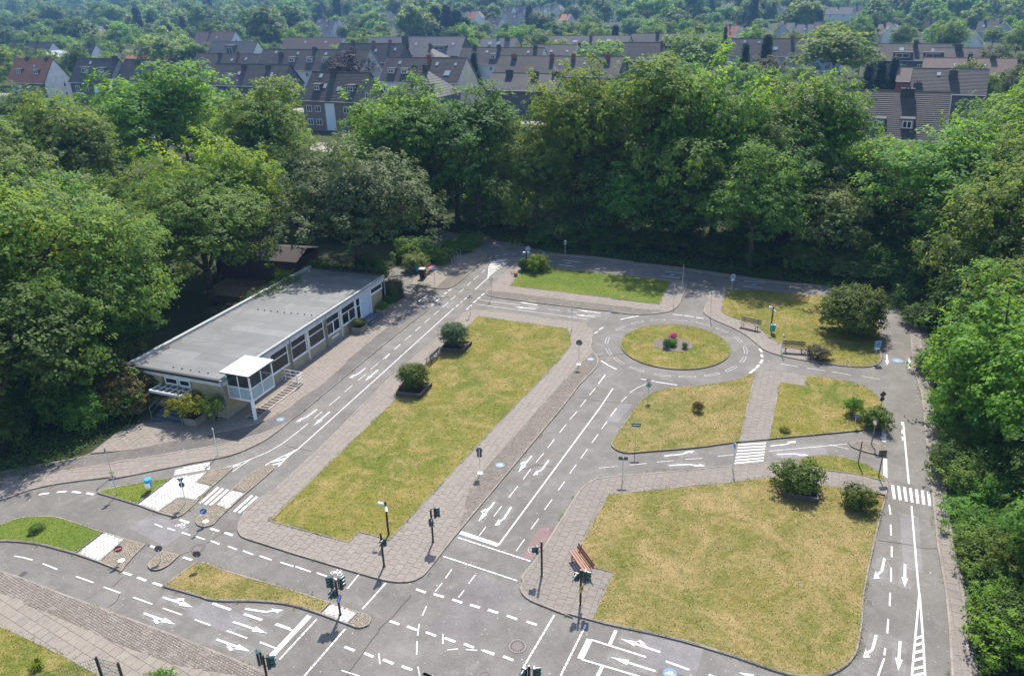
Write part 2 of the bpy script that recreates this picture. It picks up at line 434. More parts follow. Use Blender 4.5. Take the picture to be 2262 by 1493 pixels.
# plan of the park, surveyed in metres (x to the right, y away from the camera)
PLAN = {
  'asphalt': [[-39.73,35.52],[-31.8,40.13],[-27.37,41.73],[-25.69,45.31],[-26.75,49.22],[-24.71,58.62],[-19.18,71.28],[-13.18,76.3],[-11.13,79.15],[-9.8,80.62],[-9.17,84.75],[-8.87,87.42],[-9.93,93.39],[-6.9,90.3],[-0.46,85.99],[4.42,81.77],[10.85,78.37],[18.12,75.11],[22.74,72.51],[27.52,70.03],[31.21,69.0],[33.37,67.72],[35.15,67.11],[35.87,65.05],[35.68,61.76],[34.42,57.85],[32.9,54.36],[30.72,49.74],[28.65,45.11],[26.87,40.59],[24.18,34.45],[22.55,31.02],[21.45,28.3],[19.78,24.82],[18.91,22.97],[17.65,19.92],[16.68,17.97],[-0.4,18.41],[-26.1,19.07],[-34.01,24.4]],
  'pave_center': [[-14.35,37.25],[-15.02,35.95],[-15.23,34.82],[-15.18,34.05],[-14.99,33.51],[-14.62,33.08],[-13.69,32.63],[-11.81,31.76],[-9.67,30.82],[-8.29,30.22],[-7.28,29.78],[-6.31,29.43],[-5.68,29.34],[-5.08,29.43],[-4.62,29.82],[-4.25,30.54],[-3.71,31.76],[-3.01,33.26],[-1.04,37.26],[3.39,46.37],[4.9,49.67],[6.42,52.5],[6.68,53.65],[6.62,54.66],[6.4,55.49],[6.38,56.13],[6.75,58.3],[6.82,58.99],[6.66,60.17],[6.09,61.18],[5.17,61.61],[0.98,63.4],[-1.5,64.35],[-3.21,64.94],[-3.81,64.77],[-4.46,63.75],[-6.11,59.43],[-7.79,55.07],[-9.38,51.24],[-12.23,42.47],[-14.2,37.13]],
  'lawn_center': [[-3.01,63.22],[4.8,59.93],[4.71,56.44],[1.38,49.16],[0.03,46.54],[-5.95,34.13],[-6.73,32.52],[-8.44,33.26],[-8.81,32.37],[-13.55,34.4],[-8.37,48.14],[-6.57,54.04],[-5.88,55.16]],
  'cobble_center': [[1.84,46.45],[-2.1,38.43],[-2.47,37.58],[-2.75,36.68],[-2.85,35.53],[-2.88,35.09],[-3.03,34.01],[-3.02,33.34],[-1.04,37.24],[3.39,46.34],[4.88,49.67],[6.4,52.5],[6.65,53.65],[6.6,54.62],[6.41,55.18],[4.91,52.58],[3.41,49.66]],
  'pave_top': [[-2.4,69.37],[-2.2,70.27],[0.48,77.66],[1.08,78.36],[1.9,78.11],[3.81,76.42],[12.45,73.01],[15.86,71.42],[16.83,71.06],[17.2,70.23],[17.14,69.64],[15.89,66.33],[15.2,64.61],[13.9,63.16],[11.33,62.74],[8.93,63.42],[10.89,62.97],[5.54,64.88],[-0.49,67.41],[-2.17,68.4]],
  'lawn_top': [[-0.1,70.9],[1.07,74.94],[1.19,75.63],[3.65,75.44],[3.8,76.14],[12.4,72.71],[15.79,71.06],[13.55,64.99],[9.35,66.7],[11.37,66.09]],
  'cobble_top': [[-2.14,69.81],[11.1,64.33],[9.09,64.66],[13.13,63.72],[13.69,63.34],[11.35,62.83],[8.94,63.52],[10.91,63.15],[5.55,65.04],[-0.49,67.55],[-2.12,68.54],[-2.34,69.21]],
  'pave_east': [[18.7,67.42],[19.57,68.5],[20.58,68.54],[24.22,68.17],[28.8,66.17],[31.47,65.94],[33.15,65.01],[32.37,61.98],[30.8,58.48],[28.42,52.96],[28.0,52.18],[27.4,51.61],[26.33,51.34],[24.88,51.65],[22.67,52.61],[20.97,53.58],[20.01,54.68],[19.71,55.91],[19.33,57.74],[18.55,59.54],[17.44,61.31],[17.09,62.65],[17.21,63.45],[18.18,65.81]],
  'lawn_east': [[20.52,68.31],[24.15,67.95],[28.72,65.96],[31.37,65.71],[32.97,64.79],[32.29,61.98],[30.73,58.49],[28.35,52.96],[27.97,52.26],[27.43,51.74],[26.38,51.45],[24.93,51.76],[22.74,52.7],[23.4,54.26],[21.58,55.59],[20.82,59.19],[20.1,60.36],[18.97,62.02],[18.72,63.18]],
  'lawn_mid_west': [[6.15,41.61],[6.14,41.12],[6.44,40.61],[7.03,40.34],[8.19,40.44],[11.4,40.78],[14.24,41.34],[18.07,50.92],[16.77,50.08],[15.23,49.41],[13.31,49.06],[11.58,48.89],[10.27,48.36],[9.14,47.37],[8.32,45.96],[7.34,43.97]],
  'pave_path': [[18.07,50.92],[18.86,51.21],[20.42,50.99],[21.65,50.23],[20.92,48.53],[19.35,49.27],[16.11,41.55],[14.24,41.34]],
  'lawn_mid_east': [[21.63,50.17],[23.29,49.65],[24.74,48.72],[25.3,47.53],[25.35,46.06],[24.93,44.67],[24.2,43.16],[23.33,42.56],[20.32,42.07],[16.11,41.55],[19.35,49.27],[20.92,48.53]],
  'cobble_wedge': [[20.89,40.84],[21.38,41.01],[22.04,41.08],[22.91,40.65],[23.0,40.16],[22.55,39.23],[21.51,39.84],[20.93,40.44]],
  'lawn_wedge': [[17.02,39.1],[18.49,39.5],[19.76,39.35],[20.8,38.66],[21.36,37.66],[21.38,36.64],[19.89,37.47],[17.79,38.17]],
  'pave_south': [[0.09,28.78],[0.22,29.12],[0.17,29.52],[0.88,30.73],[2.3,33.7],[3.51,36.31],[3.84,36.89],[4.47,37.53],[5.07,37.81],[8.38,38.17],[10.87,38.47],[14.0,38.87],[16.09,39.05],[17.02,39.1],[18.49,39.5],[19.76,39.35],[20.8,38.66],[21.36,37.66],[21.38,36.64],[21.06,35.83],[20.99,35.76],[19.32,33.0],[17.4,29.78],[16.23,27.72],[15.44,26.07],[14.67,24.66],[14.29,24.15],[13.76,23.66],[12.96,23.23],[12.43,23.1],[11.14,23.24],[9.27,24.2],[7.05,25.22],[3.84,26.33],[2.17,27.03],[2.47,26.73],[1.35,27.4],[0.59,27.86],[0.2,28.32]],
  'lawn_south': [[5.27,36.11],[12.48,37.01],[15.34,37.4],[16.38,37.21],[17.57,36.55],[19.3,35.84],[20.66,35.24],[20.72,35.41],[19.27,33.0],[17.37,29.78],[16.2,27.72],[15.4,26.07],[14.64,24.66],[14.26,24.15],[13.74,23.68],[12.95,23.26],[12.43,23.13],[11.15,23.28],[9.29,24.24],[7.06,25.27],[3.85,26.38],[3.31,26.6],[4.67,29.61],[3.45,30.19],[2.73,30.76],[3.08,31.39]],
  'pave_east_edge': [[34.47,66.33],[33.95,65.89],[34.11,63.87],[33.97,61.7],[33.09,58.34],[31.71,55.04],[30.08,51.58],[29.49,49.81],[28.42,46.88],[25.62,40.62],[23.6,36.05],[22.91,34.51],[21.36,31.07],[20.18,28.1],[19.21,25.94],[17.78,23.01],[16.39,19.96],[17.32,19.93],[18.63,22.98],[19.49,24.83],[21.15,28.31],[22.21,31.03],[23.66,34.31],[26.44,40.58],[28.93,46.37],[30.23,49.77],[30.91,51.53],[32.53,55.0],[33.99,58.29],[34.89,61.31],[35.05,63.98]],
  'pave_north_edge': [[4.15,80.53],[9.03,78.68],[13.02,76.7],[10.71,77.28],[17.93,74.24],[22.5,71.56],[27.25,69.2],[30.86,68.09],[32.98,66.81],[34.13,65.74],[34.49,66.44],[33.18,67.28],[31.05,68.58],[27.42,69.7],[22.67,72.17],[18.08,74.94],[10.82,78.13],[13.13,77.42],[9.11,79.44],[4.41,80.98]],
  'pave_southwest': [[-30.66,32.32],[-26.26,30.92],[-24.58,30.26],[-22.05,29.09],[-19.71,28.08],[-17.46,27.11],[-14.63,25.86],[-12.61,24.92],[-11.29,24.27],[-10.53,23.89],[-9.63,23.39],[-8.93,20.65],[-23.86,21.06],[-29.82,29.45]],
  'cobble_southwest': [[-30.54,32.21],[-26.24,30.88],[-24.55,30.21],[-22.03,29.05],[-19.69,28.04],[-17.44,27.06],[-14.61,25.82],[-12.6,24.89],[-11.28,24.23],[-10.55,23.84],[-10.86,23.71],[-12.88,24.1],[-14.68,24.5],[-16.67,25.28],[-18.82,26.23],[-21.15,27.38],[-23.55,28.45],[-25.29,29.3],[-29.42,30.56]],
  'lawn_southwest': [[-27.94,28.33],[-23.95,27.08],[-22.35,26.34],[-20.02,25.23],[-18.49,24.41],[-16.83,23.42],[-14.74,21.62],[-23.89,21.1]],
  'pave_isle_a': [[-24.55,37.53],[-24.46,37.76],[-23.41,38.15],[-20.61,38.91],[-18.7,39.5],[-17.78,39.82],[-17.51,39.86],[-17.28,39.67],[-17.85,37.92],[-18.21,36.51],[-18.57,35.27],[-18.8,35.01],[-19.09,35.04],[-20.14,35.47],[-21.59,36.2],[-23.11,36.88],[-24.34,37.4]],
  'lawn_isle_a': [[-24.48,37.53],[-24.37,37.7],[-23.38,38.08],[-20.69,38.83],[-21.64,36.27],[-23.15,36.95],[-24.33,37.44]],
  'white_isle_a': [[-20.6,38.88],[-18.75,39.42],[-18.99,38.29],[-17.99,37.89],[-18.34,36.52],[-19.51,36.84],[-20.13,35.53],[-21.55,36.24]],
  'cobble_isle_a': [[-18.69,39.47],[-17.76,39.77],[-17.49,39.78],[-17.33,39.65],[-17.9,37.95],[-18.94,38.29]],
  'cobble_isle_a2': [[-19.48,36.8],[-18.34,36.47],[-18.61,35.37],[-18.83,35.09],[-19.12,35.12],[-20.06,35.51]],
  'pave_isle_b': [[-15.38,39.94],[-15.03,40.07],[-14.77,39.81],[-14.75,39.43],[-15.67,37.03],[-16.2,35.55],[-16.4,34.93],[-16.57,34.23],[-16.98,34.05],[-17.4,34.21],[-17.69,34.64],[-17.55,35.45],[-17.11,36.04],[-16.62,37.51],[-16.17,38.84]],
  'white_isle_b': [[-16.61,37.42],[-15.71,37.08],[-16.22,35.59],[-17.09,36.04]],
  'cobble_isle_b': [[-15.34,39.86],[-15.02,39.99],[-14.82,39.79],[-14.8,39.45],[-15.7,37.14],[-16.57,37.49],[-16.13,38.79]],
  'cobble_isle_b2': [[-17.09,35.98],[-16.25,35.55],[-16.45,34.99],[-16.61,34.3],[-17.0,34.12],[-17.37,34.27],[-17.63,34.64],[-17.5,35.44]],
  'pave_isle_c': [[-31.3,33.25],[-28.52,34.68],[-27.86,35.26],[-26.91,35.38],[-25.69,35.28],[-24.4,34.74],[-22.36,33.82],[-20.93,33.21],[-19.61,32.7],[-19.84,31.67],[-19.96,30.61],[-21.42,31.35],[-22.94,32.02],[-23.96,32.39],[-25.32,32.88],[-26.64,33.15],[-27.65,33.23],[-30.91,32.69]],
  'lawn_isle_c': [[-31.25,33.21],[-28.5,34.64],[-27.83,35.2],[-26.87,35.33],[-25.66,35.22],[-24.38,34.69],[-22.39,33.78],[-23.03,32.11],[-23.99,32.45],[-25.35,32.94],[-26.67,33.21],[-27.68,33.28],[-30.94,32.76]],
  'white_isle_c': [[-22.31,33.76],[-20.94,33.18],[-21.45,31.4],[-22.92,32.03]],
  'cobble_isle_c': [[-20.88,33.14],[-19.66,32.67],[-19.89,31.68],[-20.0,30.67],[-21.39,31.35]],
  'cobble_isle_d': [[-18.51,32.14],[-17.45,31.77],[-17.7,31.05],[-18.04,30.69],[-18.4,30.66],[-18.76,30.95],[-18.82,31.31]],
  'pave_isle_e': [[-17.4,29.46],[-16.45,31.17],[-15.94,31.15],[-14.63,30.5],[-11.13,29.09],[-8.86,28.08],[-7.44,27.42],[-7.06,27.29],[-6.79,26.97],[-6.84,26.59],[-7.26,26.43],[-7.82,26.66],[-9.22,27.33],[-10.85,27.99],[-12.4,28.25],[-13.91,28.33],[-14.72,28.42],[-15.31,28.68]],
  'lawn_isle_e': [[-17.33,29.47],[-16.41,31.12],[-15.92,31.1],[-14.62,30.45],[-11.12,29.04],[-8.89,28.06],[-9.25,27.38],[-10.86,28.03],[-12.41,28.29],[-13.93,28.38],[-14.74,28.46],[-15.32,28.72]],
  'white_isle_e': [[-8.82,28.02],[-7.48,27.41],[-7.85,26.72],[-9.18,27.35]],
  'cobble_isle_e': [[-7.43,27.38],[-7.07,27.25],[-6.85,26.97],[-6.89,26.63],[-7.27,26.48],[-7.78,26.68]],
  'pave_west': [[-36.1,34.78],[-29.91,36.99],[-28.7,37.96],[-27.23,38.55],[-24.57,39.08],[-24.44,38.81],[-21.91,39.74],[-19.94,40.45],[-17.92,41.19],[-16.71,42.27],[-15.94,43.43],[-15.12,45.55],[-16.42,44.0],[-17.58,43.22],[-19.32,42.44],[-22.04,41.57],[-22.59,41.4],[-26.6,40.21],[-31.18,39.1],[-38.08,37.36]],
  'bike_path': [[-38.11,37.41],[-31.19,39.11],[-26.61,40.22],[-22.6,41.41],[-22.04,41.59],[-19.33,42.45],[-17.58,43.23],[-16.42,44.01],[-15.12,45.55],[-14.04,48.23],[-12.9,51.35],[-11.72,54.49],[-10.41,58.01],[-9.36,60.74],[-8.72,62.41],[-7.8,64.59],[-7.6,65.57],[-7.78,66.61],[-8.39,67.23],[-8.81,66.79],[-13.13,54.57],[-13.33,53.49],[-14.56,49.84],[-15.35,48.43],[-15.71,47.42],[-16.15,46.51],[-17.18,45.24],[-18.4,44.54],[-19.74,43.98],[-22.57,42.91],[-24.48,42.19],[-27.23,41.47],[-29.83,40.62],[-31.62,39.83],[-38.78,38.29]],
  'pave_building': [[-8.81,66.79],[-13.13,54.57],[-13.33,53.49],[-14.56,49.84],[-15.35,48.43],[-15.71,47.42],[-16.15,46.51],[-17.18,45.24],[-18.4,44.54],[-19.74,43.98],[-22.57,42.91],[-24.48,42.19],[-27.04,41.82],[-26.32,45.34],[-24.25,45.54],[-19.46,45.92],[-16.25,58.12],[-12.39,70.81],[-10.63,68.81],[-10.55,68.15],[-8.88,67.17]],
  'pave_northwest': [[-9.94,72.08],[-7.18,70.62],[-6.31,70.5],[-5.5,71.44],[-4.33,74.65],[-2.84,78.85],[-2.52,80.75],[-2.73,81.95],[-3.44,83.24],[-4.85,84.19],[-7.57,85.27],[-7.06,81.5],[-8.19,78.88],[-9.58,75.04]],
  'cobble_northwest': [[-7.39,70.76],[-6.32,70.62],[-5.55,71.57],[-4.38,74.79],[-2.9,79.0],[-2.58,80.83],[-2.79,81.84],[-3.46,83.08],[-3.68,83.05],[-5.19,78.28]],
  'red_lane': [[30.84,54.04],[31.11,54.02],[30.18,51.57],[29.45,49.97],[29.15,49.87],[29.8,51.59]],
  'red_patch': [[1.2,33.33],[1.91,33.3],[1.89,32.84],[0.69,30.72],[0.24,30.98]],
}
SPOTS = {
  'lamp_a': [-6.81,32.97],
  'lamp_b': [21.65,58.52],
  't1': [-6.7,30.51],
  't2': [-4.39,32.32],
  't3': [-8.26,27.24],
  't4': [-10.32,22.96],
  't5': [1.18,29.58],
  't6': [2.89,27.56],
  't7': [0.35,22.12],
  's1': [-24.44,39.25],
  's2': [-23.2,37.23],
  's3': [-18.69,41.22],
  's4': [-18.81,36.18],
  's5': [-17.07,34.46],
  's6': [-20.29,31.39],
  's7': [-18.23,31.33],
  's8': [-16.06,30.75],
  's9': [-2.1,38.52],
  's10': [5.09,52.92],
  's11': [5.12,59.79],
  's12': [-3.68,63.62],
  's13': [-1.84,67.7],
  's14': [-8.76,66.88],
  's15': [-7.53,71.59],
  's16': [6.07,80.77],
  's17': [1.71,75.59],
  's18': [1.87,76.11],
  's19': [16.62,69.59],
  's20': [14.76,64.63],
  's21': [20.88,67.76],
  's22': [17.38,61.8],
  's23': [21.03,54.03],
  's24': [27.61,52.33],
  's25': [9.41,47.09],
  's26': [7.5,40.72],
  's27': [6.26,37.5],
  's28': [12.94,38.34],
  's29': [22.1,42.85],
  's30': [22.23,40.65],
  's31': [20.5,38.53],
  's32': [21.09,37.12],
  's33': [24.98,45.4],
  'pole': [-30.45,45.74],
  'b1': [-6.36,54.45],
  'b2': [20.0,59.0],
  'b3': [22.04,54.16],
  'b4': [3.11,30.02],
  'b5': [-8.32,75.64],
  'bin1': [-21.42,37.58],
  'bin2': [21.59,57.88],
  'bin3': [-8.93,73.8],
  'binb': [-9.69,75.56],
  'pot': [0.54,73.78],
  'bush1': [-7.21,49.53],
  'bush2': [-4.67,56.61],
  'bush3': [15.89,35.53],
  'bush4': [18.75,34.09],
  'bigbush': [28.06,58.06],
  'h1': [12.35,55.51],
  'h2': [13.15,56.96],
  'h3': [13.79,55.42],
  'h4': [12.87,55.88],
  'sh1': [12.52,45.24],
  'sh2': [22.54,44.4],
  'sh3': [23.39,42.79],
  'sh4': [17.45,42.4],
  'sh5': [23.51,52.8],
  'sh6': [-26.07,34.12],
  'sh7': [-20.79,24.58],
  'cl1': [1.39,75.44],
  'cl2': [2.67,75.17],
  'fp1': [-17.12,23.16],
  'fp2': [-16.09,22.84],
}
LINES = [[-9.87,55.85,-10.13,54.9,0.09],[-9.21,57.65,-9.61,56.68,0.09],[-8.55,59.5,-8.98,58.46,0.09],[-7.93,61.32,-8.28,60.38,0.09],[-7.28,63.15,-7.66,62.14,0.09],[-6.6,64.95,-7.0,63.89,0.09],[-5.92,66.83,-6.31,65.8,0.09],[-5.28,68.61,-5.69,67.59,0.09],[-4.6,70.44,-5.01,69.43,0.09],[-3.96,72.46,-4.33,71.36,0.09],[-3.29,74.23,-3.74,73.09,0.09],[-2.63,76.06,-3.0,75.1,0.09],[-5.82,70.53,-6.08,69.99,0.16],[-6.2,69.63,-6.43,69.14,0.16],[-6.5,68.69,-6.74,68.24,0.16],[-6.81,67.9,-7.05,67.34,0.16],[-7.12,66.86,-7.4,66.23,0.16],[-2.55,69.08,-2.85,68.5,0.16],[-2.92,68.16,-3.19,67.59,0.16],[-3.24,67.36,-3.53,66.67,0.16],[-3.66,66.12,-3.89,65.59,0.16],[-3.92,65.4,-4.14,65.0,0.16],[-4.95,66.29,-5.09,65.8,0.1],[-4.58,67.17,-4.76,66.76,0.1],[-4.21,68.16,-4.46,67.5,0.1],[-3.88,69.11,-4.1,68.59,0.1],[-3.51,70.15,-2.21,73.75,0.1],[-5.26,65.42,-9.83,52.73,0.1],[-9.83,52.73,-13.79,41.87,0.1],[-13.79,41.87,-14.4,41.18,0.1],[-14.4,41.18,-15.05,40.51,0.1],[-15.05,40.51,-15.4,40.03,0.1],[-13.79,41.87,-14.06,41.37,0.1],[-14.06,41.37,-14.32,40.68,0.1],[-14.32,40.68,-14.54,39.85,0.1],[-13.91,45.02,-14.47,43.68,0.09],[-14.47,43.68,-15.02,42.46,0.09],[-15.02,42.46,-15.62,41.59,0.09],[-15.62,41.59,-16.49,40.77,0.09],[-16.49,40.77,-17.16,40.26,0.09],[-17.16,40.26,-17.8,39.9,0.09],[-16.49,40.77,-16.89,40.1,0.09],[-16.89,40.1,-17.2,39.4,0.09],[-8.56,59.39,-8.97,58.53,0.08],[-9.26,57.65,-9.63,56.69,0.08],[-9.9,55.86,-10.29,54.84,0.08],[-10.55,54.09,-10.97,53.08,0.08],[-11.18,52.33,-11.63,51.23,0.08],[-11.9,50.49,-12.3,49.45,0.08],[-12.5,48.75,-13.01,47.48,0.08],[-13.3,46.64,-13.66,45.73,0.08],[-2.21,73.48,-2.32,73.66,0.08],[-2.32,73.66,-2.27,74.84,0.08],[-2.27,74.84,-2.27,76.96,0.08],[-2.27,76.96,-2.11,77.86,0.08],[-2.11,77.86,-1.77,78.95,0.08],[-1.77,78.95,-1.3,79.49,0.08],[-1.3,79.49,-0.7,79.71,0.08],[-0.7,79.71,0.5,79.73,0.08],[0.5,79.73,1.7,79.64,0.08],[-2.27,73.75,-1.61,75.49,0.08],[-1.61,75.49,-0.93,77.04,0.08],[-0.93,77.04,-0.22,78.64,0.08],[-0.22,78.64,0.5,79.23,0.08],[0.5,79.23,1.69,79.25,0.08],[-2.0,80.23,-2.32,79.76,0.13],[-1.18,80.84,-1.63,80.48,0.13],[-0.25,81.08,-0.73,80.92,0.13],[0.73,81.08,0.24,81.12,0.13],[1.74,80.92,1.19,80.92,0.13],[3.84,78.52,4.56,78.27,0.13],[5.71,78.64,7.42,77.87,0.16],[5.06,77.27,6.76,76.34,0.16],[-4.0,79.81,-2.84,79.15,0.06],[-5.25,76.04,-4.24,75.44,0.06],[-6.65,72.33,-5.52,71.76,0.06],[-8.05,68.92,-8.69,67.39,0.2],[-2.98,67.43,0.83,65.77,0.09],[-3.36,66.33,6.66,62.06,0.09],[1.58,65.5,2.48,65.03,0.09],[3.31,64.7,4.38,64.2,0.09],[5.12,64.0,5.92,63.6,0.09],[6.87,63.15,7.9,62.7,0.09],[9.57,61.75,10.2,62.12,0.13],[10.3,62.16,10.8,62.38,0.13],[7.4,59.65,7.84,60.15,0.13],[6.92,58.87,7.27,59.31,0.13],[6.89,53.6,7.34,52.79,0.16],[7.38,52.73,7.88,52.04,0.16],[9.52,61.82,11.29,62.51,0.13],[14.3,62.64,15.12,62.43,0.13],[15.23,62.35,16.01,61.98,0.13],[16.17,61.87,16.76,61.52,0.13],[19.68,55.13,19.67,54.48,0.22],[19.5,54.05,19.43,53.54,0.22],[19.3,53.12,18.95,52.49,0.22],[18.75,52.21,18.39,51.7,0.22],[18.29,51.56,17.67,50.89,0.22],[9.48,50.37,10.4,49.98,0.12],[10.43,49.86,11.9,49.27,0.12],[20.44,52.31,21.58,51.74,0.07],[22.11,51.54,23.33,50.93,0.07],[23.75,50.79,24.9,50.17,0.07],[25.55,49.95,26.71,49.37,0.07],[15.85,74.22,17.48,73.49,0.14],[15.16,72.85,16.9,72.09,0.14],[22.96,70.74,24.82,70.08,0.14],[22.43,69.38,24.18,68.67,0.14],[27.15,69.72,26.44,67.83,0.05],[5.97,46.24,-0.97,31.97,0.11],[5.97,46.24,7.21,48.99,0.1],[4.31,45.73,3.74,44.69,0.08],[3.46,44.06,2.95,43.05,0.08],[2.57,42.24,2.08,41.23,0.08],[1.79,40.61,1.28,39.62,0.08],[0.94,38.92,0.45,37.86,0.08],[0.13,37.19,-0.41,36.09,0.08],[-0.8,35.32,-1.24,34.39,0.08],[-1.65,33.51,-2.0,32.77,0.08],[7.06,46.02,6.53,44.99,0.08],[6.2,44.33,5.77,43.44,0.08],[5.42,42.7,4.93,41.76,0.08],[4.56,40.99,4.13,40.1,0.08],[3.72,39.28,3.24,38.33,0.08],[2.88,37.53,2.44,36.65,0.08],[2.05,35.82,1.57,34.88,0.08],[1.22,34.11,0.76,33.21,0.08],[0.4,32.4,-0.06,31.48,0.08],[6.93,51.16,6.23,49.7,0.08],[5.95,49.11,5.42,48.06,0.08],[5.12,47.45,4.61,46.38,0.08],[8.01,47.72,7.52,46.96,0.08],[7.07,46.07,6.5,44.97,0.08],[6.22,44.35,5.74,43.39,0.08],[5.44,42.71,4.91,41.71,0.08],[4.57,40.99,4.05,39.96,0.08],[8.33,48.29,8.99,49.02,0.08],[8.99,49.02,9.75,49.56,0.08],[6.89,51.17,6.24,49.77,0.08],[-3.0,33.08,-0.97,31.97,0.3],[-3.29,30.22,-3.56,29.58,0.09],[-3.7,29.25,-3.99,28.68,0.09],[-2.1,29.77,-2.4,29.17,0.09],[-2.59,28.74,-2.84,28.25,0.09],[-4.93,28.88,-4.43,28.62,0.17],[-4.02,28.51,-3.54,28.29,0.17],[-3.13,28.13,-2.66,27.89,0.17],[-2.27,27.73,-1.8,27.56,0.17],[-1.42,27.42,-0.96,27.17,0.17],[-5.92,26.85,-5.45,26.62,0.17],[-5.09,26.49,-4.61,26.25,0.17],[-4.19,26.11,-3.73,25.88,0.17],[-3.33,25.75,-2.84,25.5,0.17],[-2.45,25.38,-2.0,25.14,0.17],[-1.58,24.98,-1.11,24.74,0.17],[-7.72,25.38,-7.23,25.14,0.17],[-6.79,25.0,-6.35,24.77,0.17],[-5.91,24.61,-5.43,24.36,0.17],[-5.05,24.23,-4.58,24.0,0.17],[-4.12,23.83,-3.68,23.62,0.17],[-2.28,27.76,-1.82,27.54,0.17],[-1.43,27.39,-0.95,27.19,0.17],[-0.55,27.01,-0.08,26.76,0.17],[0.35,26.61,0.81,26.39,0.17],[-1.6,24.98,-1.12,24.78,0.17],[-0.72,24.63,-0.28,24.39,0.17],[-4.13,23.83,-3.72,23.65,0.17],[-3.29,23.5,-2.85,23.32,0.17],[-4.32,27.72,-4.46,27.13,0.09],[-4.55,26.63,-4.55,25.92,0.09],[-4.54,25.59,-4.48,24.84,0.09],[-4.36,24.19,-4.23,23.69,0.09],[-3.42,25.99,-3.38,25.41,0.09],[-3.17,25.05,-2.7,25.1,0.09],[-2.35,25.05,-1.84,24.99,0.09],[-6.14,24.96,-6.01,24.36,0.09],[-7.6,24.08,-6.77,23.75,0.09],[-9.71,27.3,-10.93,24.73,0.3],[-11.17,26.81,-10.26,26.4,0.12],[-11.56,25.75,-10.76,25.39,0.1],[-7.89,30.0,-8.28,29.02,0.1],[-9.11,29.8,-8.49,29.49,0.1],[3.11,25.46,2.59,24.38,0.3],[3.15,25.45,5.41,24.4,0.12],[2.67,24.35,4.92,23.4,0.12],[4.92,23.4,5.21,23.24,0.12],[4.33,25.95,3.93,25.08,0.2],[3.5,23.97,3.15,23.29,0.2],[6.22,24.14,7.12,23.66,0.14],[7.86,23.39,8.2,23.18,0.14],[-18.56,28.8,-17.43,28.3,0.1],[-16.81,28.02,-15.73,27.55,0.1],[-15.02,27.24,-14.14,26.84,0.1],[-13.29,26.5,-12.21,26.01,0.1],[-11.57,25.78,-10.77,25.39,0.1],[-22.12,30.38,-21.0,29.88,0.1],[-20.34,29.56,-19.32,29.11,0.1],[-24.36,31.41,-23.36,30.93,0.1],[-26.21,32.06,-25.66,31.92,0.1],[-25.66,31.92,-25.04,31.7,0.1],[-14.54,28.26,-13.54,27.81,0.17],[-12.82,27.51,-11.86,27.1,0.17],[-11.14,26.84,-10.43,26.52,0.17],[-19.87,30.6,-19.33,30.36,0.17],[-18.97,30.19,-18.42,29.94,0.17],[-18.03,29.79,-17.48,29.55,0.17],[-19.33,32.6,-18.91,32.4,0.17],[-17.24,31.64,-16.68,31.39,0.17],[-19.89,34.46,-19.34,34.17,0.12],[-19.04,34.08,-18.51,33.83,0.12],[-18.08,33.66,-17.53,33.41,0.12],[-17.2,33.3,-16.61,33.02,0.12],[-16.26,32.91,-15.69,32.6,0.12],[-15.19,32.43,-14.61,32.12,0.12],[-14.27,32.03,-13.63,31.69,0.12],[-13.27,31.59,-12.67,31.29,0.12],[-14.26,32.02,-13.66,31.71,0.12],[-13.25,31.59,-12.55,31.24,0.12],[-12.07,31.07,-11.32,30.73,0.12],[-11.21,30.72,-10.34,30.29,0.12],[-10.02,30.21,-9.46,29.93,0.12],[-18.63,34.78,-18.0,34.49,0.2],[-16.64,33.95,-16.09,33.69,0.2],[-15.74,33.57,-15.22,33.3,0.2],[-27.96,37.52,-27.42,37.64,0.2],[-27.0,37.72,-26.45,37.76,0.2],[-26.11,37.73,-25.52,37.59,0.2],[-25.16,37.55,-24.66,37.38,0.2],[25.49,43.31,22.55,36.46,0.13],[25.42,43.36,25.21,42.89,0.11],[24.99,42.38,24.75,41.87,0.11],[24.59,41.53,24.4,41.07,0.11],[21.7,34.4,19.14,28.51,0.11],[19.14,28.51,18.73,27.51,0.11],[18.76,27.63,17.34,25.11,0.11],[17.34,25.11,16.19,23.06,0.11],[16.19,23.06,15.89,22.52,0.11],[18.79,27.63,17.67,25.1,0.11],[17.67,25.1,16.73,23.04,0.11],[16.73,23.04,16.49,22.51,0.11],[20.55,34.57,20.22,33.7,0.1],[19.84,32.86,19.45,31.97,0.1],[19.1,31.15,18.72,30.32,0.1],[18.34,29.57,17.89,28.59,0.1],[17.51,27.86,17.09,27.01,0.1],[16.67,26.23,16.24,25.39,0.1],[15.78,24.57,15.56,24.18,0.1],[15.48,24.01,15.18,23.61,0.1],[15.18,23.61,14.8,23.1,0.1],[5.03,38.85,6.16,38.98,0.07],[6.92,39.09,7.96,39.21,0.07],[8.61,39.33,9.66,39.43,0.07],[10.4,39.55,11.44,39.63,0.07],[12.45,39.81,13.49,39.95,0.07],[15.7,40.23,20.78,40.84,0.07],[19.71,40.79,20.65,40.26,0.07]]
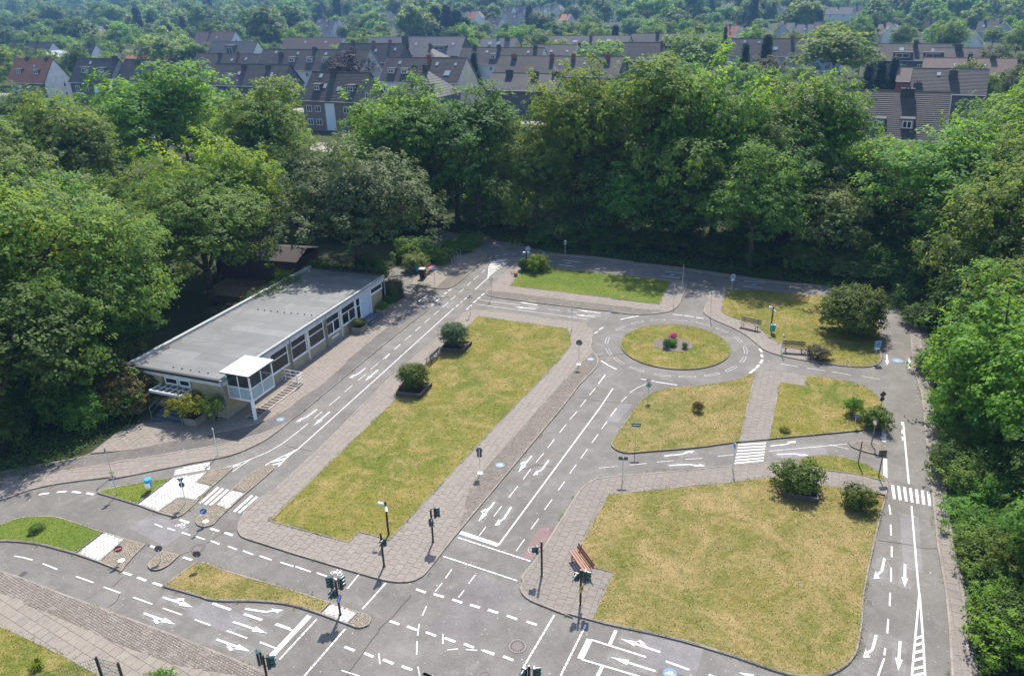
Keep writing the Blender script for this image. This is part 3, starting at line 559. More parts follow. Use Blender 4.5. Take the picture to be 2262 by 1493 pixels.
PAINT = [[[-14.29,41.18],[-14.13,41.32],[-14.18,40.97],[-14.44,40.9]],[[-15.04,40.49],[-14.32,40.85],[-14.45,40.53],[-15.05,40.33]],[[-15.03,40.07],[-14.46,40.37],[-14.59,40.08],[-14.96,40.02]],[[-17.41,40.05],[-16.93,40.25],[-17.08,40.03],[-17.33,39.88]],[[-1.82,78.69],[-0.46,79.12],[-0.56,78.75],[-1.94,78.33]],[[-2.08,77.86],[-0.64,78.3],[-0.76,77.94],[-2.15,77.49]],[[-2.21,77.14],[-0.93,77.51],[-1.07,77.08],[-2.23,76.78]],[[-2.25,76.49],[-1.22,76.77],[-1.37,76.39],[-2.25,76.13]],[[-2.25,75.81],[-1.48,75.97],[-1.61,75.66],[-2.25,75.47]],[[-2.26,75.19],[-1.73,75.29],[-1.86,74.95],[-2.27,74.84]],[[-2.27,74.57],[-2.0,74.62],[-2.11,74.28],[-2.28,74.23]],[[-1.41,79.3],[-0.22,79.4],[-0.28,79.18],[-1.51,79.05]],[[17.37,25.12],[17.73,25.26],[17.65,25.1],[17.29,24.96]],[[17.16,24.75],[17.56,24.89],[17.48,24.73],[17.08,24.59]],[[16.92,24.34],[17.37,24.47],[17.29,24.31],[16.85,24.18]],[[16.7,23.93],[17.18,24.06],[17.11,23.91],[16.62,23.78]],[[16.45,23.48],[16.98,23.61],[16.91,23.46],[16.37,23.34]],[[16.25,23.14],[16.83,23.26],[16.76,23.12],[16.18,23.0]],[[16.04,22.77],[16.66,22.88],[16.59,22.74],[15.97,22.62]],[[21.5,36.42],[21.66,36.39],[21.15,35.05],[21.0,35.07]],[[21.79,36.3],[21.94,36.27],[21.42,34.93],[21.27,34.96]],[[22.07,36.18],[22.23,36.16],[21.69,34.82],[21.55,34.84]],[[22.36,36.06],[22.51,36.04],[21.96,34.71],[21.82,34.73]],[[22.64,35.94],[22.79,35.92],[22.23,34.6],[22.08,34.62]],[[22.92,35.83],[23.07,35.8],[22.5,34.48],[22.35,34.51]],[[23.2,35.71],[23.35,35.69],[22.76,34.37],[22.62,34.39]],[[14.07,41.13],[15.86,41.25],[15.79,41.07],[14.02,40.95]],[[13.95,40.78],[15.73,40.9],[15.66,40.72],[13.89,40.61]],[[13.8,40.42],[15.59,40.57],[15.53,40.4],[13.74,40.25]],[[13.66,40.06],[15.47,40.23],[15.4,40.06],[13.6,39.89]],[[13.52,39.71],[15.34,39.93],[15.28,39.76],[13.47,39.54]],[[13.39,39.38],[15.22,39.59],[15.15,39.43],[13.33,39.21]],[[13.26,39.07],[15.1,39.3],[15.03,39.14],[13.21,38.91]],[[23.96,43.06],[24.23,43.05],[23.28,40.92],[23.07,41.03]],[[22.27,39.09],[22.47,39.01],[21.59,37.05],[21.52,37.45]],[[-20.45,40.02],[-19.0,40.52],[-18.95,40.37],[-20.39,39.87]],[[-20.82,39.77],[-18.93,40.38],[-18.88,40.23],[-20.77,39.62]],[[-20.79,39.55],[-18.85,40.14],[-18.8,39.99],[-20.73,39.4]],[[-20.73,39.34],[-18.77,39.91],[-18.71,39.76],[-20.67,39.19]],[[-17.6,37.83],[-17.43,37.73],[-17.95,36.21],[-18.12,36.31]],[[-17.28,37.72],[-17.11,37.62],[-17.63,36.08],[-17.8,36.18]],[[-16.95,37.6],[-16.78,37.49],[-17.32,35.98],[-17.49,36.08]],[[-15.33,36.95],[-15.17,36.85],[-15.74,35.34],[-15.89,35.43]],[[-15.01,36.82],[-14.85,36.72],[-15.43,35.23],[-15.59,35.33]],[[-14.71,36.73],[-14.54,36.63],[-15.12,35.11],[-15.28,35.21]]]
BLOCK_ROWS = [[[-3.1,32.66],[0.68,30.66]],[[-3.77,31.2],[-0.01,29.27]],[[-6.45,29.35],[-7.33,27.6]],[[-9.33,27.05],[-10.44,24.72]],[[-7.88,26.43],[-9.15,23.77]],[[1.64,26.97],[0.1,23.92]],[[3.01,26.3],[1.68,23.49]]]
ARROWS = [[2.4,65.64,0.79,66.58,"s"],[2.21,64.72,0.31,65.36,"s"],[7.97,63.34,6.04,64.18,"s"],[7.39,62.52,5.76,63.07,"s"],[29.05,53.45,28.26,51.63,"s"],[29.64,51.05,30.49,52.83,"s"],[1.04,40.34,0.19,38.62,"sr"],[2.07,39.82,1.29,38.12,"r"],[-1.21,35.69,-2.08,33.95,"sr"],[-0.28,35.18,-0.94,33.48,"r"],[-17.12,28.75,-15.37,28.01,"sl"],[-17.57,27.71,-15.8,26.96,"sr"],[-12.86,27.84,-11.1,27.44,"l"],[-13.17,27.03,-11.36,26.26,"s"],[-13.58,25.99,-11.83,25.24,"sr"],[6.07,24.64,4.45,25.45,"sr"],[5.68,23.63,3.89,24.44,"s"],[10.52,22.78,9.11,23.47,"s"],[18.32,30.24,17.37,28.66,"r"],[19.13,29.79,18.35,28.19,"s"],[15.71,25.3,14.83,23.93,"r"],[16.58,24.92,15.75,23.33,"s"],[9.2,39.97,11.17,40.23,"l"],[9.3,38.93,11.4,39.02,"r"],[15.98,40.8,17.81,41.08,"l"],[16.09,39.84,17.96,39.87,"r"],[-11.41,53.27,-12.15,51.59,"r"],[-10.38,52.98,-11.06,51.14,"s"],[-13.74,46.94,-14.57,45.14,"r"],[-12.77,46.55,-13.47,44.7,"s"]]
BIKES = [[-18.36,34.29,"white",0.37,-20],[-9.0,30.2,"white",0.37,-20],[29.37,52.35,"blue",0.42,0],[16.34,73.1,"blue",0.29,-21],[23.61,69.69,"blue",0.29,-21],[6.24,77.59,"white",0.37,-21],[-0.92,39.31,"blue",0.29,-20],[6.09,53.78,"blue",0.29,-20],[-15.92,45.59,"blue",0.29,-20],[6.27,23.49,"blue",0.29,-20],[-8.28,65.88,"blue",0.29,-20],[0.84,31.52,"ring",0.29,-20]]
COVERS = [[-0.09,25.18,0.4,"m"],[-16.72,32.31,0.36,"m"],[16.27,27.25,0.2,"g"],[-4.37,29.88,0.2,"g"],[-24.93,30.64,0.2,"g"],[-8.62,62.35,0.18,"g"],[5.01,37.88,0.2,"g"],[-1.5,23.6,0.3,"m"]]
PATCHES = [[[-4.47,30.92],[-3.62,30.51],[-4.3,28.93],[-5.2,29.39]],[[-25.67,31.14],[-25.16,31.26],[-24.02,30.74],[-24.67,30.3],[-25.55,30.7]],[[-4.99,28.61],[-5.9,26.86],[-6.29,26.42],[-7.38,23.77],[-7.86,23.78],[-6.71,26.59],[-5.64,28.55]]]
CRACKS = [[[-5.1,28.53],[-5.81,27.09],[-6.3,26.46],[-6.85,24.98],[-7.33,23.78]],[[-13.27,33.78],[-15.79,33.67],[-16.43,32.69]],[[-17.08,32.04],[-17.48,31.77]],[[18.6,31.62],[19.3,31.44],[20.0,31.27],[20.77,30.87],[21.38,30.92]],[[-0.14,38.8],[0.74,38.95],[1.27,39.39],[2.29,39.08]],[[4.68,47.79],[6.14,47.08],[8.44,46.67]],[[-19.72,30.27],[-19.9,29.54]],[[-19.31,29.08],[-19.23,28.65],[-19.49,28.15]],[[-14.74,42.28],[-13.86,41.9],[-12.87,41.52]],[[-5.45,70.66],[-2.62,69.63]],[[6.77,54.45],[9.02,54.72]],[[7.8,54.59],[8.82,54.79]]]
BEDS = [[[-8.41,48.53],[-6.61,48.01],[-5.94,49.86],[-8.07,50.32]],[[-5.78,55.9],[-3.96,55.39],[-3.29,57.1],[-5.31,57.22]],[[14.95,35.41],[16.65,34.7],[17.2,36.18],[15.57,36.58]],[[1.08,75.64],[3.45,74.94],[3.79,75.96],[1.39,76.68]]]
HOOPS = [[[-6.34,81.36],[-5.43,80.78]],[[-6.65,80.29],[-5.71,79.83]],[[-6.92,79.47],[-6.0,79.09]],[[-7.21,78.81],[-6.29,78.36]]]
# ------------------------------------------------------------------ plan geometry
def area(p):
    return .5*sum(p[i-1][0]*p[i][1]-p[i][0]*p[i-1][1] for i in range(len(p)))
def ccw(p): return list(p) if area(p) > 0 else list(p)[::-1]
def smooth_outline(p, lo=4, hi=48, k=3):
    """round the gently turning stretches, keep real corners"""
    p = [tuple(q) for q in p]; n = len(p)
    soft = []
    for i in range(n):
        a = Vector(p[i]) - Vector(p[i-1]); b = Vector(p[(i+1) % n]) - Vector(p[i])
        soft.append(a.length > 1e-4 and b.length > 1e-4 and radians(lo) < abs(a.angle_signed(b)) < radians(hi))
    out = []
    for i in range(n):
        j = (i+1) % n
        p1, p2 = Vector(p[i]), Vector(p[j])
        out.append(tuple(p1))
        if not (soft[i] or soft[j]) or (p2-p1).length < .25: continue
        p0 = Vector(p[i-1]) if soft[i] else p1 - (p2-p1)
        p3 = Vector(p[(i+2) % n]) if soft[j] else p2 + (p2-p1)
        L = (p2-p1).length
        m1 = (p2-p0).normalized()*L if (p2-p0).length > 1e-5 else (p2-p1)
        m2 = (p3-p1).normalized()*L if (p3-p1).length > 1e-5 else (p2-p1)
        for s in range(1, k):
            t = s/k
            h = p1*(2*t**3-3*t**2+1) + m1*(t**3-2*t**2+t) + p2*(-2*t**3+3*t**2) + m2*(t**3-t**2)
            out.append(tuple(h))
    return out
PL = {k: ccw(smooth_outline(v)) for k, v in PLAN.items()}
def inside(x, y, p):
    r = False; j = len(p)-1
    for i in range(len(p)):
        if (p[i][1] > y) != (p[j][1] > y) and x < (p[j][0]-p[i][0])*(y-p[i][1])/(p[j][1]-p[i][1])+p[i][0]: r = not r
        j = i
    return r
def inside_np(X, Y, p):
    r = np.zeros(X.shape, bool); j = len(p)-1
    for i in range(len(p)):
        xi, yi = p[i]; xj, yj = p[j]
        if yi != yj:
            c = ((yi > Y) != (yj > Y)) & (X < (xj-xi)*(Y-yi)/(yj-yi)+xi)
            r ^= c
        j = i
    return r
def clip_cell(subj, cell):
    out = subj
    for i in range(len(cell)):
        a, b = cell[i-1], cell[i]
        ex, ey = b[0]-a[0], b[1]-a[1]
        src, out = out, []
        if not src: return []
        pv = src[-1]; dp = ex*(pv[1]-a[1])-ey*(pv[0]-a[0])
        for q in src:
            dq = ex*(q[1]-a[1])-ey*(q[0]-a[0])
            if (dp >= 0) != (dq >= 0):
                t = dp/(dp-dq); out.append((pv[0]+(q[0]-pv[0])*t, pv[1]+(q[1]-pv[1])*t))
            if dq >= 0: out.append(q)
            pv, dp = q, dq
    return out
def inset(p, d):
    """move every edge of a ccw outline inwards by d"""
    n = len(p); out = []
    for i in range(n):
        a, b, c = Vector(p[i-1]), Vector(p[i]), Vector(p[(i+1) % n])
        e1, e2 = (b-a), (c-b)
        if e1.length < 1e-6 or e2.length < 1e-6: out.append(tuple(b)); continue
        e1.normalize(); e2.normalize()
        n1, n2 = Vector((-e1.y, e1.x)), Vector((-e2.y, e2.x))
        m = n1+n2
        if m.length < .2: m = n1
        else: m = m/max(m.dot(n1), .35)
        out.append(tuple(b+m*d))
    return out
def terrain(x, y):
    t = max(0.0, y-380.0)
    return 1.25e-4*t*t if t < 120 else .03*(t-60)

# ------------------------------------------------------------------ ground, town ground and hills
def ground_mat():
    m = NT('ground')
    c = m.mix(m.ramp(m.noise(.35, 6, .7), (.35, 0.0), (.65, 1.0)), (.042,.038,.022), (.038,.060,.018))
    c = m.mix(m.ramp(m.noise(2.4, 5, .7), (.55, 0.0), (.75, 1.0)), c, (.085,.065,.042))
    m.bump(m.noise(6, 5, .8), .6, .1)
    return m.done(c, .97, 0, .1)
M['ground'] = ground_mat()
xs = sorted(set([-2600,-1800,-1200,-800,-520,-340,-220,-140,-90,-50,0,50,90,140,220,340,520,800,1200,1800,2600]))
ys = [-60,0,30,60,90,120,160,200,260,320,380,420,460,500,560,640,740,860,1000,1200,1400,1700,2000,2400,3000,3600]
gv = [(x, y, terrain(x, y)-.02) for y in ys for x in xs]
nx = len(xs)
gf = [(j*nx+i, j*nx+i+1, (j+1)*nx+i+1, (j+1)*nx+i) for j in range(len(ys)-1) for i in range(nx-1)]
gb = MB(); gb.add(gv, gf)
tag(gb.build('ground', M['ground']), kind='structure')

road_b = MB()
road_b.add([(x, y, 0) for x, y in PL['asphalt']], [tuple(range(len(PL['asphalt'])))])
road = tag(road_b.build('road', M['asphalt']), kind='structure')

def strip(pts, w, z=None):
    """a ribbon of width w along 2D points -> verts, faces"""
    v, f = [], []
    n = len(pts)
    for i, p in enumerate(pts):
        a = Vector(pts[max(i-1, 0)]); b = Vector(pts[min(i+1, n-1)])
        d = (b-a).normalized(); nn = Vector((-d.y, d.x))*w/2
        v += [(p[0]+nn.x, p[1]+nn.y, z), (p[0]-nn.x, p[1]-nn.y, z)]
    for i in range(n-1): f.append((2*i+1, 2*i+3, 2*i+2, 2*i))
    return v, f
# the street between the park wood and the houses
st = MB()
v, f = strip([(-330, 294), (-120, 196), (5, 131), (60, 101), (190, 34)], 8.0, .004); st.add(v, f)
v, f = strip([(-300, 330), (-120, 246), (-30, 196), (80, 141), (200, 76)], 6.0, .004); st.add(v, f)
M['street'] = asphalt('street', (.24,.20,.18), (.27,.23,.21), (.30,.27,.25))
tag(st.build('street', M['street']), kind='structure')

# asphalt repairs, red lanes and cracks lie on the road
for k in ('red_lane', 'red_patch'):
    b = MB(); b.add([(x, y, .004) for x, y in PL[k]], [tuple(range(len(PL[k])))])
    b.build('red_surface', M['red_faded' if k == 'red_lane' else 'red_asphalt'], road)
for p in PATCHES[:2]:
    b = MB(); p = ccw(p); b.add([(x, y, .0045) for x, y in p], [tuple(range(len(p)))])
    b.build('asphalt_patch', M['asphalt_patch'], road)
rp = random.Random(15)
for i, (x, y, w, l, a) in enumerate(((-12.5,52,1.1,3.2,69),(-6,66.5,1.4,2.2,69),(-19.5,34,1.5,3.0,-30),(-2.2,27.5,2.4,4.2,64),(4.0,33.5,1.0,5.5,64),(17.5,40.2,1.3,3.4,5),(19.6,47.8,1.0,2.2,70),(20.2,31.5,.9,4.6,66),(7.2,45.5,.8,3.0,64),(30,57.5,1.4,3.2,80),(-14,27.4,1.2,3.0,-30),(6.5,24.5,1.6,2.6,-24))):
    c_, s_ = cos(radians(a)), sin(radians(a)); q = []
    for u, v in ((-l/2,-w/2),(l/2,-w/2),(l/2,w/2),(-l/2,w/2)):
        u += rp.uniform(-.12,.12); v += rp.uniform(-.1,.1); q.append((x+u*c_-v*s_, y+u*s_+v*c_))
    b = MB(); b.add([(p[0], p[1], .0032) for p in ccw(q)], [(0,1,2,3)]); b.build('asphalt_patch', M['asphalt_patch2' if i % 3 else 'asphalt_patch'], road)
def wiggle(pts, amp, step):
    out = []
    for a, b in zip(pts[:-1], pts[1:]):
        L = hypot(b[0]-a[0], b[1]-a[1]); n = max(2, int(L/step))
        for i in range(n):
            t = i/n
            out.append((a[0]+(b[0]-a[0])*t+random.uniform(-amp, amp), a[1]+(b[1]-a[1])*t+random.uniform(-amp, amp)))
    out.append(tuple(pts[-1])); return out
for c in CRACKS:
    b = MB(); v, f = strip(wiggle(c, .03, .25), .035, .0075); b.add(v, f); b.build('crack', M['tar'], road)

# ------------------------------------------------------------------ raised beds: pavements, lawns, kerbs
ROADANG = radians(69.0)
full_cache = {}
def slab_mesh(sx, sy, h, mat):
    k = (sx, sy, h, mat)
    if k not in full_cache:
        full_cache[k] = MB().bevel_box(-sx/2, sx/2, -sy/2, sy/2, -h, 0, .004).mesh('slab', M[mat])
    return full_cache[k]
def lay(parent, poly, ang, sx, sy, z, mat, name='slab', bond=.5, gap=.010, skip=(), most=290, h=.03, edge=.0):
    """paving laid piece by piece; pieces past the limit are joined"""
    p = inset(poly, edge) if edge else poly
    ca, sa = cos(ang), sin(ang)
    loc = [(x*ca+y*sa, -x*sa+y*ca) for x, y in p]
    sk = [[(x*ca+y*sa, -x*sa+y*ca) for x, y in q] for q in skip]
    x0 = min(q[0] for q in loc); x1 = max(q[0] for q in loc); y0 = min(q[1] for q in loc); y1 = max(q[1] for q in loc)
    cells = []
    j = 0; y = y0
    while y < y1:
        x = x0 - sx + (bond*sx if j % 2 else 0)
        while x < x1:
            g = gap/2
            cell = [(x+g, y+g), (x+sx-g, y+g), (x+sx-g, y+sy-g), (x+g, y+sy-g)]
            ins = [inside(q[0], q[1], loc) for q in cell]
            if any(ins) or any(cell[0][0] < q[0] < cell[2][0] and cell[0][1] < q[1] < cell[2][1] for q in loc):
                hid = False
                for s in sk:
                    if all(inside(q[0], q[1], s) for q in cell): hid = True; break
                if not hid:
                    if all(ins): cells.append((None, x+sx/2, y+sy/2))
                    else:
                        c = clip_cell(loc, cell)
                        if len(c) >= 3 and area(c) > .004: cells.append((c, x+sx/2, y+sy/2))
            x += sx
        y += sy; j += 1
    W2 = lambda x, y: (x*ca-y*sa, x*sa+y*ca)
    def off_frame(c):
        wx, wy = W2(c[1], c[2])
        return wy < 22.5 or abs(wx) > wy*.72+10
    cells.sort(key=lambda c: (off_frame(c), W2(c[1], c[2])[1]))
    rest = MB()
    full = slab_mesh(sx-gap, sy-gap, h, mat)
    for i, (c, cx, cy) in enumerate(cells):
        wx, wy = W2(cx, cy)
        dz = random.uniform(-.004, .004)
        if i < most:
            if c is None:
                link(name, full, parent, (wx, wy, z+dz), (random.uniform(-.010,.010), random.uniform(-.010,.010), ang+random.choice((0, pi))+random.uniform(-.006,.006)))
            else:
                b = MB(); b.prism([(q[0]-cx, q[1]-cy) for q in c], -h, 0)
                b.build(name, M[mat], parent, loc=(wx, wy, z+dz), rot=(0, 0, ang))
        else:
            q = c or [(cx-sx/2+gap/2, cy-sy/2+gap/2), (cx+sx/2-gap/2, cy-sy/2+gap/2), (cx+sx/2-gap/2, cy+sy/2-gap/2), (cx-sx/2+gap/2, cy+sy/2-gap/2)]
            rest.prism([W2(*t) for t in q], z-h, z+dz)
    if rest.f: tag(rest.build(name+'_field', M[mat], parent), kind='stuff')
def setts(parent, poly, ang, s, z, mat, ratio=1.0, bond=.5, jit=.12, name='setts', h=.02, gap=.14):
    """small stone setts: real stones, joined because they are too small to pick apart"""
    ca, sa = cos(ang), sin(ang)
    loc = [(x*ca+y*sa, -x*sa+y*ca) for x, y in poly]
    x0 = min(q[0] for q in loc); x1 = max(q[0] for q in loc); y0 = min(q[1] for q in loc); y1 = max(q[1] for q in loc)
    sx, sy = s*ratio, s
    ii, jj = np.meshgrid(np.arange(int((x1-x0)/sx)+2), np.arange(int((y1-y0)/sy)+2))
    rng = np.random.default_rng(int(abs(x0*100)+abs(y0*10)))
    cx = (x0+(ii+np.where(jj % 2, bond, 0))*sx).ravel(); cy = (y0+(jj+.5)*sy).ravel()
    cx = cx+rng.uniform(-jit, jit, cx.shape)*sx*.5; cy = cy+rng.uniform(-jit, jit, cy.shape)*sy*.5
    hx = sx*(1-gap)/2*rng.uniform(.88, 1.05, cx.shape); hy = sy*(1-gap)/2*rng.uniform(.88, 1.05, cx.shape)
    ok = np.ones(cx.shape, bool)
    for a, b in ((-1,-1),(1,-1),(1,1),(-1,1)): ok &= inside_np(cx+a*hx*.8, cy+b*hy*.8, loc)
    cx, cy, hx, hy = cx[ok], cy[ok], hx[ok], hy[ok]
    n = len(cx)
    if not n: return
    zt = z+rng.uniform(-.006, .006, n)
    V = np.zeros((n, 8, 3)); k = 0
    for lvl, (sc, zz) in enumerate(((1.0, None), (.78, 1))):
        for a, b in ((-1,-1),(1,-1),(1,1),(-1,1)):
            lx = cx+a*hx*sc; ly = cy+b*hy*sc
            V[:, k, 0] = lx*ca-ly*sa; V[:, k, 1] = lx*sa+ly*ca
            V[:, k, 2] = zt-h if lvl == 0 else zt+rng.uniform(-.003, .003, n)
            k += 1
    base = (np.arange(n)*8)[:, None]
    F = np.concatenate([base+np.array(q) for q in ((4,5,6,7),(0,1,5,4),(1,2,6,5),(2,3,7,6),(3,0,4,7))], 1).reshape(-1, 4)
    me = bpy.data.meshes.new(name)
    me.from_pydata(V.reshape(-1, 3).tolist(), [], F.tolist())
    me.materials.append(M[mat]); me.update()
    return tag(link(name, me, parent), kind='stuff')
def kerb(parent, poly, w, z, mat='kerb', step=.8, name='kerb', skip=None, out=0.0):
    """kerb stones along the outline, joints left open"""
    p = ccw(poly); q = inset(p, w)
    p = inset(p, -out) if out else p
    b = MB(); n = len(p)
    for i in range(n):
        j = (i+1) % n
        if skip and skip(p[i], p[j]): continue
        L = hypot(p[j][0]-p[i][0], p[j][1]-p[i][1])
        if L < .02: continue
        k = max(1, round(L/step))
        g = .006/L if k > 1 else 0
        for s in range(k):
            t0, t1 = s/k+(g if s else 0), (s+1)/k-(g if s < k-1 else 0)
            lp = lambda A, B, t: (A[0]+(B[0]-A[0])*t, A[1]+(B[1]-A[1])*t)
            dz = random.uniform(-.004, .004)
            quad = [lp(p[i], p[j], t0), lp(p[i], p[j], t1), lp(q[i], q[j], t1), lp(q[i], q[j], t0)]
            b.prism(quad, -.01, z+dz)
    return tag(b.build(name, M[mat], parent), kind='stuff') if b.f else None

Z_BASE, Z_SLAB, Z_SETT_BED, Z_SETT, Z_LAWN = .045, .058, .061, .074, .078
def pavement(key, name='pavement', slabs=None, skips=(), kw=.10, mat='joint', zk=.072):
    b = MB(); b.prism(inset(PL[key], .01), -.01, Z_BASE)
    o = tag(b.build(name, M[mat]), kind='structure')
    kerb(o, PL[key], kw, zk)
    if slabs:
        sx, sy, ang, mt = slabs
        lay(o, PL[key], ang, sx, sy, Z_SLAB, mt, skip=[PL[s] for s in skips], edge=kw*.6)
    return o
def sett_bed(o, key, ang=ROADANG, s=.115, mat='sett', ratio=1.0, name='setts', joint='sett_joint', **kw):
    b = MB(); b.prism(PL[key], 0, Z_SETT_BED); b.build('sett_bed', M[joint], o)
    return setts(o, PL[key], ang, s, Z_SETT, mat, ratio, name=name, **kw)
LAWNS = []
def lawn_bed(key, mat, edge=True, name='lawn', poly=None, ew=.055, z=Z_LAWN):
    p = poly or PL[key]
    b = MB(); b.prism(p, -.01, z)
    o = tag(b.build(name, M[mat]), kind='structure')
    if edge: kerb(o, p, .05, z+.006, step=1.0, name='lawn_edging')
    LAWNS.append((p, mat, z))
    return o

pv = pavement('pave_center', slabs=(.42, .42, ROADANG, 'slab'), skips=('lawn_center', 'cobble_center'))
sett_bed(pv, 'cobble_center', mat='sett', s=.12)
lawn_bed('lawn_center', 'lawn_mid')
pv = pavement('pave_top', slabs=(.42, .42, radians(-21), 'slab'), skips=('lawn_top', 'cobble_top'))
sett_bed(pv, 'cobble_top', ang=radians(-21), s=.12)
lawn_bed('lawn_top', 'lawn_green')
pv = pavement('pave_east', slabs=(.42, .42, radians(-38), 'slab'), skips=('lawn_east',))
lawn_bed('lawn_east', 'lawn_mid')
CIRC = [(13.123+4.345*cos(2*pi*i/56), 55.992+4.345*sin(2*pi*i/56)) for i in range(56)]
lawn_bed(None, 'lawn_mid', poly=CIRC)
lawn_bed('lawn_mid_west', 'lawn_dry')
lawn_bed('lawn_mid_east', 'lawn_mid')
pv = pavement('pave_path', slabs=(.42, .42, radians(67), 'slab_grey'), kw=.05)
pv = pavement('pave_south', slabs=(.42, .42, ROADANG, 'slab_grey'), skips=('lawn_south', 'lawn_wedge'))
lawn_bed('lawn_wedge', 'lawn_mid'); lawn_bed('lawn_south', 'lawn_dry')
pv = pavement('cobble_wedge', name='traffic_island'); sett_bed(pv, 'cobble_wedge', mat='sett', s=.12)
pv = pavement('pave_east_edge', slabs=(.5, .5, radians(67.5), 'slab_grey'))
pv = pavement('pave_north_edge', slabs=(.5, .5, radians(-21), 'slab_grey'))
pv = pavement('pave_southwest', slabs=(.5, .5, radians(-31), 'slab_light'), skips=('cobble_southwest', 'lawn_southwest'))
sett_bed(pv, 'cobble_southwest', ang=radians(-31), s=.115, mat='sett', ratio=1.3, gap=.11)
lawn_bed('lawn_southwest', 'lawn_mid')
def island(key, parts, lawn=None, lawn_m='lawn_green'):
    o = pavement(key, name='traffic_island', kw=.08)
    for k, kind in parts:
        if kind == 'w': sett_bed(o, k, s=.125, mat='white_paver', ratio=1.9, name='white_pavers', joint='white_joint', jit=.04, gap=.09)
        else: sett_bed(o, k, s=.10, mat='sett_buff', jit=.35)
    if lawn: lawn_bed(lawn, lawn_m)
island('pave_isle_a', [('white_isle_a', 'w'), ('cobble_isle_a', 's'), ('cobble_isle_a2', 's')], 'lawn_isle_a')
island('pave_isle_b', [('white_isle_b', 'w'), ('cobble_isle_b', 's'), ('cobble_isle_b2', 's')])
island('pave_isle_c', [('white_isle_c', 'w'), ('cobble_isle_c', 's')], 'lawn_isle_c')
island('cobble_isle_d', [('cobble_isle_d', 's')])
island('pave_isle_e', [('white_isle_e', 'w'), ('cobble_isle_e', 's')], 'lawn_isle_e', 'lawn_dry')
pv = pavement('pave_west', slabs=(.42, .42, radians(4), 'slab'))
b = MB(); b.prism(PL['bike_path'], -.01, .050); bp = tag(b.build('bicycle_path', M['asphalt_dark']), kind='structure')
kerb(bp, PL['bike_path'], .06, .060)
pv = pavement('pave_building', slabs=(.42, .42, ROADANG, 'slab'), kw=.06)
pv = pavement('pave_northwest', slabs=(.42, .42, ROADANG, 'slab_light'), skips=('cobble_northwest',))
sett_bed(pv, 'cobble_northwest', s=.12)

# small asphalt islands at the mouths of the roundabout: a dark upstand edge
# ------------------------------------------------------------------ painted markings
ZM_ = .009
def ghost_mat():
    m = NT('paint_ghost')
    m.done((.34, .33, .32), .8)
    tr = m.n('ShaderNodeBsdfTransparent'); mx = m.n('ShaderNodeMixShader')
    w = m.ramp(m.noise(3.2, 8, .82, dist=.8), (.40, 0.0), (.78, .75))
    m.l(w, mx.inputs[0]); m.l(tr.outputs[0], mx.inputs[1]); m.l(m.bsdf.outputs[0], mx.inputs[2]); m.l(mx.outputs[0], m.out.inputs['Surface'])
    return m.mat
M['ghost'] = ghost_mat()
def mark(name, poly, mat='white_line', z=ZM_):
    b = MB(); poly = ccw(poly); b.add([(x, y, z) for x, y in poly], [tuple(range(len(poly)))])
    return b.build(name, M[mat], road)
def bar(x0, y0, x1, y1, w, name, mat='white_line', z=ZM_):
    d = Vector((x1-x0, y1-y0)); d.normalize(); n_ = Vector((-d.y, d.x))*w/2
    return mark(name, [(x0+n_.x, y0+n_.y), (x1+n_.x, y1+n_.y), (x1-n_.x, y1-n_.y), (x0-n_.x, y0-n_.y)], mat, z)
for i, (x0, y0, x1, y1, w) in enumerate(LINES):
    w *= .64 if w < .095 else .78 if w < .25 else .9
    L = hypot(x1-x0, y1-y0)
    bar(x0, y0, x1, y1, w, 'stop_line' if w > .25 else 'lane_dash' if L < 2.6 else 'lane_line', z=ZM_+.0006*(i % 7))
for p in PAINT: mark('zebra_stripe' if area(ccw(p)) > .3 else 'hatch_stripe', p, z=ZM_+.005)
for a, b_ in BLOCK_ROWS:
    L = hypot(b_[0]-a[0], b_[1]-a[1]); n = int(L/.27); ux, uy = (b_[0]-a[0])/L, (b_[1]-a[1])/L
    r = MB()
    for i in range(n):
        s = i*L/n; e = s+L/n-.035
        nn = (-uy*.045, ux*.045)
        q = [(a[0]+ux*s+nn[0], a[1]+uy*s+nn[1]), (a[0]+ux*e+nn[0], a[1]+uy*e+nn[1]), (a[0]+ux*e-nn[0], a[1]+uy*e-nn[1]), (a[0]+ux*s-nn[0], a[1]+uy*s-nn[1])]
        q = ccw(q); r.add([(x, y, ZM_+.0055) for x, y in q], [(0,1,2,3)])
    tag(r.build('crossing_line', M['white_line'], road), kind='stuff')
